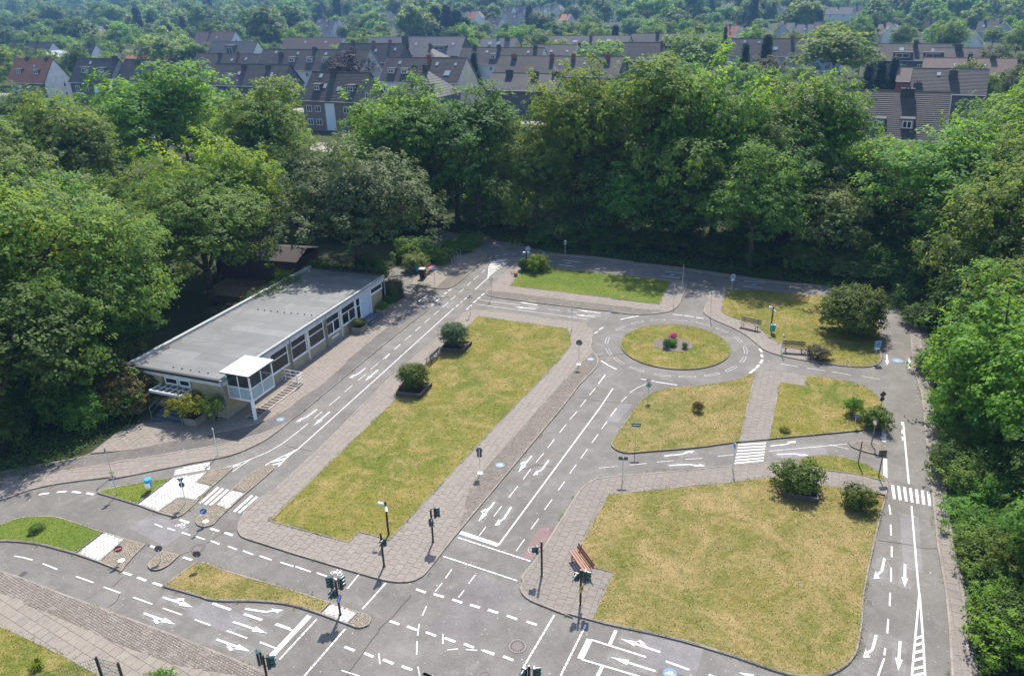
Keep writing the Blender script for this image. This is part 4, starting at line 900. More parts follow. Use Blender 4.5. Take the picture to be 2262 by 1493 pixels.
def arrow(x0, y0, x1, y1, kind):
    L = hypot(x1-x0, y1-y0); ux, uy = (x1-x0)/L, (y1-y0)/L
    P = lambda a, s: (x0+ux*a*L-uy*s*.80, y0+uy*a*L+ux*s*.80)
    gh = ccw([P(-.06, .34), P(-.06, -.34), P(1.05, -.34), P(1.05, .34)])
    mark('paint_ghost', gh, 'ghost', ZM_-.003)
    r = MB(); z = ZM_+.007
    def poly(pts):
        q = ccw([P(*t) for t in pts]); r.add([(x, y, z) for x, y in q], [tuple(range(len(q)))])
    sg = 1 if 'l' in kind else -1
    if kind[0] == 's':
        poly([(0,.07),(.60,.07),(.60,-.07),(0,-.07)]); poly([(.6,-.19),(1,0),(.6,.19)])
        if len(kind) > 1:
            poly([(.30,.068*sg),(.46,.20*sg),(.54,.20*sg),(.44,.068*sg)])
            poly([(.36,.20*sg),(.60,.20*sg),(.56,.40*sg)])
    else:
        poly([(0,.07),(.58,.07),(.58,-.07),(0,-.07)])
        poly([(.581,-.07*sg),(.581,.07*sg),(.72,.22*sg),(.80,.12*sg)] if sg > 0 else [(.581,.07),(.581,-.07),(.72,-.22),(.80,-.12)])
        poly([(.66,.32*sg),(.90,.02*sg),(1.0,.34*sg)])
    r.build('lane_arrow', M['white_line'], road)
for a in ARROWS: arrow(*a)
def ring(mb, cx, cy, r0, r1, z, n=20, mi=0, tr=None, a0=0, a1=2*pi):
    v = []
    for i in range(n+1):
        t = a0+(a1-a0)*i/n
        for r in (r0, r1):
            p = (cx+r*cos(t), cy+r*sin(t))
            p = tr(*p) if tr else p
            v.append((p[0], p[1], z))
    mb.add(v, [(2*i, 2*i+1, 2*i+3, 2*i+2) for i in range(n)], mi)
def seg(mb, a, b, w, z, mi=0, tr=None):
    d = Vector((b[0]-a[0], b[1]-a[1])); d.normalize(); n_ = (-d.y*w/2, d.x*w/2)
    q = [(a[0]-n_[0], a[1]-n_[1]), (b[0]-n_[0], b[1]-n_[1]), (b[0]+n_[0], b[1]+n_[1]), (a[0]+n_[0], a[1]+n_[1])]
    q = [tr(*p) if tr else p for p in q]
    mb.add([(x, y, z) for x, y in q], [(0,1,2,3)], mi)
def bike_lines(mb, s, z, w, mi, tr):
    ring(mb, -.52*s, -.2*s, .34*s-w, .34*s, z, 18, mi, tr); ring(mb, .52*s, -.2*s, .34*s-w, .34*s, z, 18, mi, tr)
    k = 0
    for a, b in (((-.52,-.2),(-.2,.32)),((-.2,.32),(.36,.32)),((.36,.32),(.0,-.2)),((.0,-.2),(-.2,.32)),((-.52,-.2),(.0,-.2)),((.52,-.2),(.34,.5)),((.34,.5),(.12,.56)),((-.2,.32),(-.27,.47)),((-.40,.47),(-.14,.47))):
        k += 1
        seg(mb, (a[0]*s, a[1]*s), (b[0]*s, b[1]*s), w, z+.0008*k, mi, tr)
for x, y, kind, s, rot in BIKES:
    on_path = inside(x, y, PL['bike_path']); on_sett = inside(x, y, PL['cobble_center'])
    z = .056 if on_path else .086 if on_sett else ZM_+.006
    c, s_ = cos(radians(rot)), sin(radians(rot))
    tr = lambda a, b: (x+a*c-b*s_, y+a*s_+b*c)
    mb = MB()
    if kind == 'blue':
        q = [tr(s*cos(2*pi*i/28), s*sin(2*pi*i/28)) for i in range(28)]
        mb.add([(a, b, z) for a, b in q], [tuple(range(28))], 0)
        bike_lines(mb, s*.80, z+.004, .022, 1, tr)
        mb.build('bicycle_symbol', [M['blue_line'], M['white_line']], road)
    elif kind == 'ring':
        ring(mb, 0, 0, s-.03, s, z, 28, 0, tr); bike_lines(mb, s*.66, z+.002, .022, 0, tr)
        mb.build('bicycle_symbol', M['white_worn'], road)
    else:
        bike_lines(mb, s, z, .032, 0, tr); mb.build('bicycle_symbol', M['white_line'], road)
# worn outlines of old dashes round the roundabout
for d in (-12,-31,-52,-72,-92,-111,-133,-153,-172,165,135,114,94,74,53,33,10):
    mb = MB(); r0, r1 = 5.38, 5.60; a0, a1 = radians(d-6.2), radians(d+6.2)
    cx, cy = 13.123, 55.992
    for ra in (r0, r1): ring(mb, cx, cy, ra-.022, ra+.022, ZM_+.003, 5, 0, None, a0, a1)
    for t in (a0, a1): seg(mb, (cx+r0*cos(t), cy+r0*sin(t)), (cx+r1*cos(t), cy+r1*sin(t)), .044, ZM_+.0045, 0)
    mb.build('worn_dash', M['white_worn'], road)
# a pale, scrubbed halo of old paint beside the fresh dashes
# covers and gullies
iron = plain('cast_iron', (.11,.10,.095), .6, .4, .4, .3, 9)
for x, y, r, k in COVERS:
    z = .056 if inside(x, y, PL['bike_path']) else .012
    mb = MB()
    if k == 'm':
        ring(mb, x, y, r*.86, r, z, 32, 0); ring(mb, x, y, r*.98, r*1.05, z-.002, 32, 1)
        mb.add([(x+r*.84*cos(t*pi/14), y+r*.84*sin(t*pi/14), z) for t in range(28)], [tuple(range(28))], 2)
        for i in range(16):
            a0, a1 = 2*pi*i/16, 2*pi*(i+.55)/16
            ring(mb, x, y, r*.62, r*.76, z+.002, 3, 1, None, a0, a1)
        mb.build('manhole_cover', [iron, M['tar'], plain('cover_concrete', (.15,.125,.118), .9)], road)
    else:
        c, s_ = cos(ROADANG), sin(ROADANG)
        tr = lambda a, b: (x+a*c-b*s_, y+a*s_+b*c)
        q = [tr(*t) for t in ((-r,-r*.8),(r,-r*.8),(r,r*.8),(-r,r*.8))]
        mb.add([(a, b, z) for a, b in q], [(0,1,2,3)], 0)
        for i in range(5):
            t = -r*.7+i*r*.35
            seg(mb, (t, -r*.6), (t, r*.6), r*.16, z+.003, 1, tr)
        mb.build('gully_grate', [iron, M['tar']], road)
# low dark edges of the two asphalt islands at the roundabout mouths
# ------------------------------------------------------------------ the flat roofed training building
BX, BY = -19.493, 45.675
bld = empty('training_building', (BX, BY, 0), ROADANG, 'long flat roofed beige building with white framed windows along the road', 'building')
LU, LV = 22.2, 8.15           # roof size along the road / across
WU0, WU1, WV0, WV1 = .2, 22.0, .2, 7.95
T = .24
# plinth and walls
b = MB(); b.box(WU0-.02, WU1+.02, WV0-.02, WV1+.02, 0, .26); b.build('plinth', M['plinth'], bld)
b = MB()
b.box(WU0, WU1, WV1-T, WV1, .26, 2.78)                       # rear
b.box(WU1-T, WU1, WV0+T, WV1-T, .26, 2.78)                   # far gable
# near gable: door and two high windows
b.box(WU0, WU0+T, WV0, 2.85, .26, 2.78)
b.box(WU0, WU0+T, 5.35, WV1-T, .26, 2.78)
b.box(WU0, WU0+T, 2.85, 5.35, 2.48, 2.78)
b.box(WU0, WU0+T, 3.95, 5.35, .26, 1.92)
# road side: piers, sills and lintel
SPANS = [(5.35, 7.42), (7.86, 9.82), (10.16, 12.28), (12.68, 14.62), (15.0, 17.12)]
xs_ = [WU0+T] 
for a, c in SPANS: xs_ += [a, c]
xs_ += [17.28, 19.62, 19.86, 21.86, WU1-T]
b.box(WU0+T, 5.35, WV0, WV0+T, .26, 2.5)
for a, c in SPANS: b.box(a, c, WV0, WV0+T, .26, .88)
for (a, c), (d_, e) in zip(SPANS[:-1], SPANS[1:]): b.box(c, d_, WV0, WV0+T, .26, 2.5)
b.box(17.12, 17.28, WV0, WV0+T, .26, 2.5)
b.box(19.62, 19.86, WV0, WV0+T, .26, 2.5)
b.box(19.86, 21.86, WV0, WV0+T, .26, 1.9)
b.box(21.86, WU1-T, WV0, WV0+T, .26, 2.5)
b.box(WU0+T, WU1-T, WV0, WV0+T, 2.5, 2.78)
b.build('wall', M['wall_beige'], bld)
b = MB(); b.box(WU0+T, WU1-T, WV0+T, WV1-T, .27, .31)
for u in (4.9, 12.45, 17.2): b.box(u, u+.1, WV0+T, WV1-T, .311, 2.78)
b.box(5, 17.2, 3.4, 3.5, .312, 2.78)
b.build('interior', M['room'], bld)
# roof: deck, felt sheets, edges
b = MB(); b.box(0.03, LU-.03, .03, LV-.03, 2.80, 2.95); b.build('roof', M['edge_dark'], bld)
nsh = 21; wsh = (LU-.44)/nsh
for i in range(nsh):
    u0 = .22+i*wsh
    cut = LV*random.uniform(.3, .7)
    for a, c in ((.2, cut), (cut, LV-.3)):
        b = MB()
        dz = .003*(i % 2) + random.uniform(0, .004)
        b.box(u0, u0+wsh-.006, a, c-.006, 2.945, 2.985+dz)
        b.build('felt_sheet', M['felt'], bld)
b = MB()
b.box(0, LU, 0, .20, 2.83, 3.035, 0); b.box(-.02, .2, .2, LV-.3, 2.83, 3.03, 1); b.box(LU-.2, LU, .2, LV-.3, 2.83, 3.04, 1)
b.box(-.02, LU, LV-.3, LV, 2.83, 3.16, 0)
b.build('roof_edge', [plain('edge_grey', (.30,.31,.31), .7), M['edge_dark']], bld)
b = MB()
b.box(.02, LU-.02, -.022, .20, 2.80, 2.829); b.box(0.05, LU-.05, .04, .2, 2.52, 2.799)
b.box(.05, .195, .2, LV-.05, 2.56, 2.829)
b.build('fascia', M['fascia'], bld)
for i in range(9):
    b = MB(); b.lathe([(.05, 2.97), (.055, 3.06), (.02, 3.075)], 8)
    b.build('roof_vent', M['edge_dark'], bld, loc=(11.9-.04*i, .9+i*.62, 0))
for i in range(5):
    b = MB(); b.lathe([(.05, 2.97), (.055, 3.05), (.02, 3.065)], 8)
    b.build('roof_vent', M['edge_dark'], bld, loc=(.75, 1.7+i*.75, 0))
b = MB()
rr = random.Random(4)
for i in range(420):                      # leaves blown into the roof edges
    e = rr.random()
    if e < .5: u, v = rr.uniform(1, 22), LV-.34-abs(rr.gauss(0, .16))
    elif e < .85: u, v = rr.uniform(10, 21.9), .24+abs(rr.gauss(0, .12))
    else: u, v = rr.uniform(14, 22), rr.uniform(1, 7.5)
    a = rr.uniform(0, 6.3); s = rr.uniform(.03, .07)
    b.add([(u+s*cos(a), v+s*sin(a), 3.0), (u-s*sin(a)*.6, v+s*cos(a)*.6, 3.014), (u-s*cos(a), v-s*sin(a), 3.0), (u+s*sin(a)*.6, v-s*cos(a)*.6, 3.01)], [(0,1,2,3)])
tag(b.build('dead_leaves', M['leaf_litter'], bld), kind='stuff')

def window(u0, u1, z0, z1, kind, v=WV0):
    """white frame with panes; kind t = transom, d = transom and mullion below, s = single"""
    fr = MB(); fw = .075; y0, y1 = v-.02, v+.06
    fr.box(u0, u1, y0, y1, z0, z0+fw); fr.box(u0, u1, y0, y1, z1-fw, z1)
    fr.box(u0, u0+fw, y0, y1, z0+fw, z1-fw); fr.box(u1-fw, u1, y0, y1, z0+fw, z1-fw)
    panes = []
    zt = z0+(z1-z0)*.62
    if kind in 'td':
        fr.box(u0+fw, u1-fw, y0, y1, zt-.035, zt+.035)
        panes.append((u0+fw, u1-fw, zt+.035, z1-fw))
        if kind == 'd':
            um = (u0+u1)/2; fr.box(um-.05, um+.05, y0-.006, y1, z0+fw, zt-.035)
            panes += [(u0+fw, um-.05, z0+fw, zt-.035), (um+.05, u1-fw, z0+fw, zt-.035)]
        else: panes.append((u0+fw, u1-fw, z0+fw, zt-.035))
    else: panes.append((u0+fw, u1-fw, z0+fw, z1-fw))
    w = fr.build('window', M['frame_white'], bld)
    for a, c, d_, e in panes:
        p = MB(); p.box(a, c, v+.015, v+.025, d_, e); p.build('pane', M['glass'], w)
    s = MB(); s.box(u0-.03, u1+.03, v-.07, v-.021, z0-.05, z0+.005); s.build('sill', M['frame_white'], w)
    return w
for (a, c), k in zip(SPANS, 'tttdd'): window(a, c, .88, 2.48, k)
window(17.28, 18.0, .5, 2.46, 't'); window(19.86, 21.86, 1.9, 2.46, 's')
for u in (5.5, 7.0, 8.1, 9.3, 10.4, 11.9, 12.9, 14.3, 15.2, 16.6):
    b = MB()
    for k in range(6): b.tube((u+k*.07, .62+.03*(k % 2), .5), (u+k*.07, .62+.03*(k % 2), 2.4), .035, n=6)
    b.build('curtain', M['curtain'], bld)
# white posts between the bays, rainwater pipes
for u in (5.2, 9.99, 14.81, 17.2, 19.74):
    b = MB(); b.box(u-.055, u+.055, WV0-.06, WV0-.003, .05 if u > 9 else .3, 2.52); b.build('bay_post', M['frame_white'], bld)
for u in (7.64, 12.48, 22.1, 0.06):
    b = MB(); b.tube((u, .06, .03), (u, .06, 2.95), .065, n=10); b.tube((u, .06, 2.86), (u, .06, 3.02), .10, n=10)
    b.build('rain_pipe', M['pipe'], bld)
b = MB(); b.box(13.2, 14.3, .165, .198, .42, .58); b.build('vent_grille', M['frame_white'], bld)
# road side door
d = MB(); d.box(18.04, 19.58, WV0-.01, WV0+.05, .34, 2.5); dr = d.build('door', M['door_blue'], bld)
h = MB(); h.tube((19.4, .12, 1.3), (19.4, .12, 1.7), .02, n=6); h.build('handle', M['galv'], dr)
for a in (18.0, 19.58): MB().box(a, a+.04, WV0-.02, WV0+.06, .3, 2.5).build('door_jamb', M['frame_white'], dr)
for i, (e, z) in enumerate(((-1.05, .17), (-.72, .34))):
    b = MB(); b.bevel_box(17.5, 19.55, e, .178, .05 if i == 0 else .171, z, .015); b.build('step', M['step_blue'], bld)
# near gable: two high windows, white door under a slatted canopy, steps and rail
def gable_window(v0, v1, z0, z1):
    fr = MB(); fw = .09; x0, x1 = WU0-.02, WU0+.07
    fr.box(x0, x1, v0, v1, z0, z0+fw); fr.box(x0, x1, v0, v1, z1-fw, z1); fr.box(x0, x1, v0, v0+fw, z0+fw, z1-fw); fr.box(x0, x1, v1-fw, v1, z0+fw, z1-fw)
    w = fr.build('window', M['frame_white'], bld)
    p = MB(); p.box(WU0+.015, WU0+.03, v0+fw, v1-fw, z0+fw, z1-fw); p.build('pane', M['glass'], w)
gable_window(2.95, 3.92, 1.96, 2.48); gable_window(4.02, 5.15, 1.96, 2.48)
d = MB(); d.box(WU0-.01, WU0+.05, 2.95, 3.9, .45, 1.93); dr = d.build('door', M['frame_white'], bld)
h = MB(); h.tube((WU0-.06, 3.1, 1.1), (WU0-.06, 3.1, 1.3), .018, n=6); h.build('handle', M['galv'], dr)
b = MB(); b.box(-.95, WU0-.005, 2.75, 2.83, 1.86, 1.98); b.box(-.95, WU0-.005, 5.4, 5.48, 1.86, 1.98); b.box(-1.03, -.951, 2.75, 5.48, 1.82, 2.0)
for k in range(1, 5): b.box(-.95, WU0-.005, 2.83+k*.52-.03, 2.83+k*.52+.03, 1.90, 1.97)
b.box(-.40, -.36, 2.832, 5.398, 1.971, 2.0)
cn = b.build('canopy', M['fascia'], bld)
b = MB(); b.box(-.95, .19, 2.832, 5.398, 1.83, 1.858); b.build('canopy_board', plain('weathered_wood', (.16,.12,.09), .9, var=.4, scale=6), cn)
for i, (x, z) in enumerate(((-1.6, .18), (-1.25, .34), (-.9, .45))):
    b = MB(); b.bevel_box(x, .178, 2.5, 5.1, .05 if i == 0 else (.181, .341)[i-1], z, .015); b.build('step', M['step_blue'], bld)
for v in (2.48, 5.12):
    b = MB(); b.path([(-1.62, v, .06), (-1.62, v, 1.0), (-.45, v, 1.35), (-.45, v, .46)], .025); b.tube((-1.62, v, .55), (-.45, v, .9), .02, n=6)
    b.build('handrail', M['rail_grey'], bld)
b = MB(); b.box(.02, .17, .32, .62, .95, 1.35); b.build('meter_box', M['frame_white'], bld)

# lookout cabin on its stilt
CU0, CU1, CV0, CV1, CF, CR = .55, 3.0, -1.85, .10, 1.45, 3.5
cab = MB()
cab.box(CU0, CU1, CV0, CV1, CF, CF+.14)
for u, v in ((CU0, CV0), (CU1-.09, CV0), (CU0, CV1-.09), (CU1-.09, CV1-.09)): cab.box(u, u+.09, v, v+.09, CF+.14, CR-.12)
um, vm = (CU0+CU1)/2, (CV0+CV1)/2
for u, v in ((um-.03, CV0), (CU0, vm-.03), (CU1-.06, vm-.03)): cab.box(u, u+.06, v, v+.06, CF+.14, CR-.12)
for z0, z1 in ((CF+.92, CF+.99), (CR-.18, CR-.12)):
    cab.box(CU0+.09, CU1-.09, CV0+.01, CV0+.07, z0, z1); cab.box(CU0+.01, CU0+.07, CV0+.09, CV1-.09, z0, z1); cab.box(CU1-.07, CU1-.01, CV0+.09, CV1-.09, z0, z1)
cabin = cab.build('lookout_cabin', M['rail_white'], bld)
def pan(x0, x1, y0, y1, z0, z1, name, mat): MB().box(x0, x1, y0, y1, z0, z1).build(name, M[mat], cabin)
zp0, zp1, zg0, zg1 = CF+.16, CF+.90, CF+1.0, CR-.19
for a, c in ((CU0+.1, um-.04), (um+.04, CU1-.1)):
    pan(a, c, CV0+.025, CV0+.05, zp0, zp1, 'panel', 'panel_blue'); pan(a, c, CV0+.03, CV0+.04, zg0, zg1, 'pane', 'glass_clear')
for a, c in ((CV0+.1, vm-.04), (vm+.04, CV1-.1)):
    pan(CU0+.025, CU0+.05, a, c, zp0, zp1, 'panel', 'panel_blue'); pan(CU0+.03, CU0+.04, a, c, zg0, zg1, 'pane', 'glass_clear')
    pan(CU1-.05, CU1-.025, a, c, zp0, zp1, 'panel', 'panel_blue'); pan(CU1-.04, CU1-.03, a, c, zg0, zg1, 'pane', 'glass_clear')
b = MB(); b.box(CU0-.16, CU1+.14, CV0-.14, CV1+.3, CR-.12, CR-.05, 0)
for k in range(3):
    w_ = (CU1-CU0+.30)/3; b.box(CU0-.16+k*w_, CU0-.16+(k+1)*w_-.012, CV0-.14, CV1+.3, CR-.049, CR-.02+.003*k, 1)
b.build('cabin_roof', [M['edge_dark'], M['cabin_roof']], bld)
b = MB(); b.tube((.68, -1.70, .04), (.68, -1.70, CF), .13, n=18); b.build('stilt', M['rail_white'], bld)
pt = lambda u, v, z=0: (BX+u*cos(ROADANG)-v*sin(ROADANG), BY+u*sin(ROADANG)+v*cos(ROADANG), z)
# table and chair seen through the cabin glass
ds = empty('desk', pt(1.5, -1.1, CF+.14), ROADANG, 'small pale desk inside the glazed lookout cabin', 'desk')
b = MB(); b.box(-.5, .5, -.35, .35, .68, .72); b.build('tabletop', M['wood_pale'], ds)
for x, y in ((-.45,-.3),(.4,-.3),(-.45,.25),(.4,.25)): MB().box(x, x+.05, y, y+.05, 0, .68).build('leg', M['galv'], ds)
ch = empty('chair', pt(1.35, -.45, CF+.14), ROADANG-.4, 'wooden chair at the desk inside the lookout cabin', 'chair')
MB().box(-.2, .2, -.2, .2, .42, .46).build('seat', M['wood_pale'], ch)
MB().box(-.2, .2, .17, .2, .62, .86).build('backrest', M['wood_pale'], ch)
for x, y, z in ((-.19,-.19,.42),(.16,-.19,.42),(-.19,.17,.62),(.16,.17,.62)): MB().box(x, x+.03, y, y+.03, 0, z).build('leg', M['galv'], ch)
# sunken stair beside the wall: rim, treads and guard rail
b = MB(); b.box(.62, 6.15, -.99, -.92, .05, .11); b.box(.62, 6.15, -1.82, -1.70, .05, .115); b.build('stair_kerb', M['concrete'], bld)
b = MB(); b.box(.62, 6.15, -.919, -.915+.1, .0, .05); b.box(.62, 6.15, -1.70, -.99, .05, .064); b.build('stair_floor', plain('stair_dark', (.10,.075,.06), .95), bld)
for i in range(14):
    u = .85+i*.375
    MB().box(u, u+.085, -1.68, -1.0, .066, .098).build('tread', M['concrete'], bld)
b = MB()
for v in (-1.72, -1.2, -.7, -.2): b.tube((6.25, v, .05), (6.25, v, .98), .022, n=6)
for z in (.10, .40, .70, .98): b.tube((6.25, -1.75, z), (6.25, .15, z), .024 if z > .9 else .018, n=6)
for z in (.4, .7, .98): b.tube((5.6, -1.76, z), (6.25, -1.76, z), .018, n=6)
b.tube((5.6, -1.76, .05), (5.6, -1.76, .98), .022, n=6)
b.build('guard_rail', M['rail_white'], bld)

# dark shed and yard behind the building
sx, sy = -25.3, 76.5
sh = empty('shed', (sx, sy, 0), radians(-16), 'dark low shed under the trees behind the flat roofed building', 'shed')
MB().box(-4.5, 4.5, -2, 2.5, 0, 2.3).build('wall', plain('shed_wall', (.06,.045,.04), .9), sh)
MB().add([(-4.8,-2.3,2.25),(4.8,-2.3,2.25),(4.8,.2,3.0),(-4.8,.2,3.0),(4.8,2.8,2.3),(-4.8,2.8,2.3),(-4.8,-2.3,2.32),(4.8,-2.3,2.32),(4.8,.2,3.07),(-4.8,.2,3.07),(4.8,2.8,2.37),(-4.8,2.8,2.37)],
  [(6,7,8,9),(9,8,10,11),(0,1,7,6),(1,2,8,7),(2,4,10,8),(4,5,11,10),(5,3,9,11),(3,0,6,9),(1,0,3,2),(2,3,5,4)]).build('roof', plain('shed_roof', (.05,.042,.04), .9), sh)
b = MB(); b.add([(x, y, .006) for x, y in ((-30.5,71),(-17,66.5),(-15.5,74),(-29,78.5))], [(0,1,2,3)])
tag(b.build('yard', plain('yard_paving', (.17,.125,.095), .95, var=.3, scale=2)), kind='structure')
# ------------------------------------------------------------------ street furniture of the traffic park
S2 = lambda n, z=0: (SPOTS[n][0], SPOTS[n][1], z)
def ground_z(x, y):
    for p, m, z in LAWNS:
        if inside(x, y, p): return z
    for k in PL:
        if k.startswith('cobble') and inside(x, y, PL[k]): return Z_SETT
    for k in PL:
        if k.startswith('pave') and inside(x, y, PL[k]): return Z_SLAB
    return 0.0
def at(n):
    x, y = SPOTS[n]; return (x, y, ground_z(x, y)-.004)

# --- traffic lights
def head_mesh(n):
    b = MB(); h = .205*n+.02
    b.bevel_box(-.105, .105, -.10, .02, 0, h, .02)
    b.box(-.012, .012, .021, .030, .02, h-.03, 1)
    return b.mesh('signal_head', [M['signal_green'], M['galv']])
def visor_mesh():
    b = MB(); n = 10; v, f = [], []
    for i in range(n+1):
        t = radians(-35)+radians(250)*i/n
        for y, k in ((-.10, 1.0), (-.30, .94)):
            v.append((.088*cos(t)*k, y, .088*sin(t)*k+(0 if y > -.2 else -.01)))
    f = [(2*i, 2*i+1, 2*i+3, 2*i+2) for i in range(n)]
    for i in range(n+1):
        t = radians(-35)+radians(250)*i/n
        for y in (-.10, -.30): v.append((.080*cos(t), y, .080*sin(t)))
    o = 2*(n+1)
    f += [(o+2*i+2, o+2*i+3, o+2*i+1, o+2*i) for i in range(n)]
    return b.add(v, f).mesh('visor', M['visor_green'], True)
HEAD = {n: head_mesh(n) for n in (2, 3)}
VISOR = visor_mesh()
LENS = []
for m in ('lens_red', 'lens_amber', 'lens_green'):
    b = MB(); b.lathe([(.078, 0), (.06, .02), (.03, .032)], 14); LENS.append(b.mesh('lens', M[m], True))
def traffic_light(spot, h, heads, label, sign=None):
    x, y, z = at(spot)
    t = empty('traffic_light', (x, y, z), 0, label, 'traffic light', 'traffic lights at the crossing')
    b = MB(); b.tube((0,0,0), (0,0,h), .052, n=14); b.tube((0,0,h), (0,0,h+.03), .058, .045, n=14); b.tube((0,0,0), (0,0,.03), .085, n=14)
    b.build('pole', M['black_paint'], t, smooth=False)
    for zz, face, n, side in heads:
        fa = radians(face)              # direction the lenses look
        rz = fa+pi/2                    # local -y looks along fa
        sx_, sy_ = cos(radians(side))*.17, sin(radians(side))*.17
        hd = link('signal_head', HEAD[n], t, (sx_, sy_, zz), (0, 0, rz))
        hh = .205*n+.02
        for k in range(n):
            zc = hh-.115-k*.205
            link('visor', VISOR, hd, (0, 0, zc))
            link('lens', LENS[(0, 1, 2)[k] if n == 3 else (0, 2)[k]], hd, (0, -.102, zc), (pi/2, 0, 0))
        b = MB(); b.tube((0, 0, zz+hh*.82), (sx_*.7, sy_*.7, zz+hh*.82), .02, n=6); b.tube((0, 0, zz+hh*.18), (sx_*.7, sy_*.7, zz+hh*.18), .02, n=6)
        b.build('bracket', M['black_paint'], t)
    if sign:
        kind, zz, face = sign
        plate(t, kind, zz, face, .19, (cos(radians(face))*.06, sin(radians(face))*.06))
    return t

# --- sign plates
def frame_of(face, off):
    n = Vector((cos(radians(face)), sin(radians(face)), 0)); t = Vector((-n.y, n.x, 0))
    return lambda a, b_, d: tuple(Vector((off[0], off[1], 0)) + t*a + Vector((0, 0, b_)) + n*d)
def shape(kind, r):
    if kind == 'tri': return [(-r*.95, -r*.62), (r*.95, -r*.62), (0, r*1.02)]
    if kind == 'give': return [(-r*.95, r*.62), (0, -r*1.02), (r*.95, r*.62)]
    if kind == 'dia': return [(-r, 0), (0, -r), (r, 0), (0, r)]
    if kind == 'sq': return [(-r, -r), (r, -r), (r, r), (-r, r)]
    if kind == 'bar': return [(-r, -r*.42), (r, -r*.42), (r, r*.42), (-r, r*.42)]
    if kind == 'tall': return [(-r*.72, -r), (r*.72, -r), (r*.72, r), (-r*.72, r)]
    return [(r*cos(2*pi*i/22), r*sin(2*pi*i/22)) for i in range(22)]
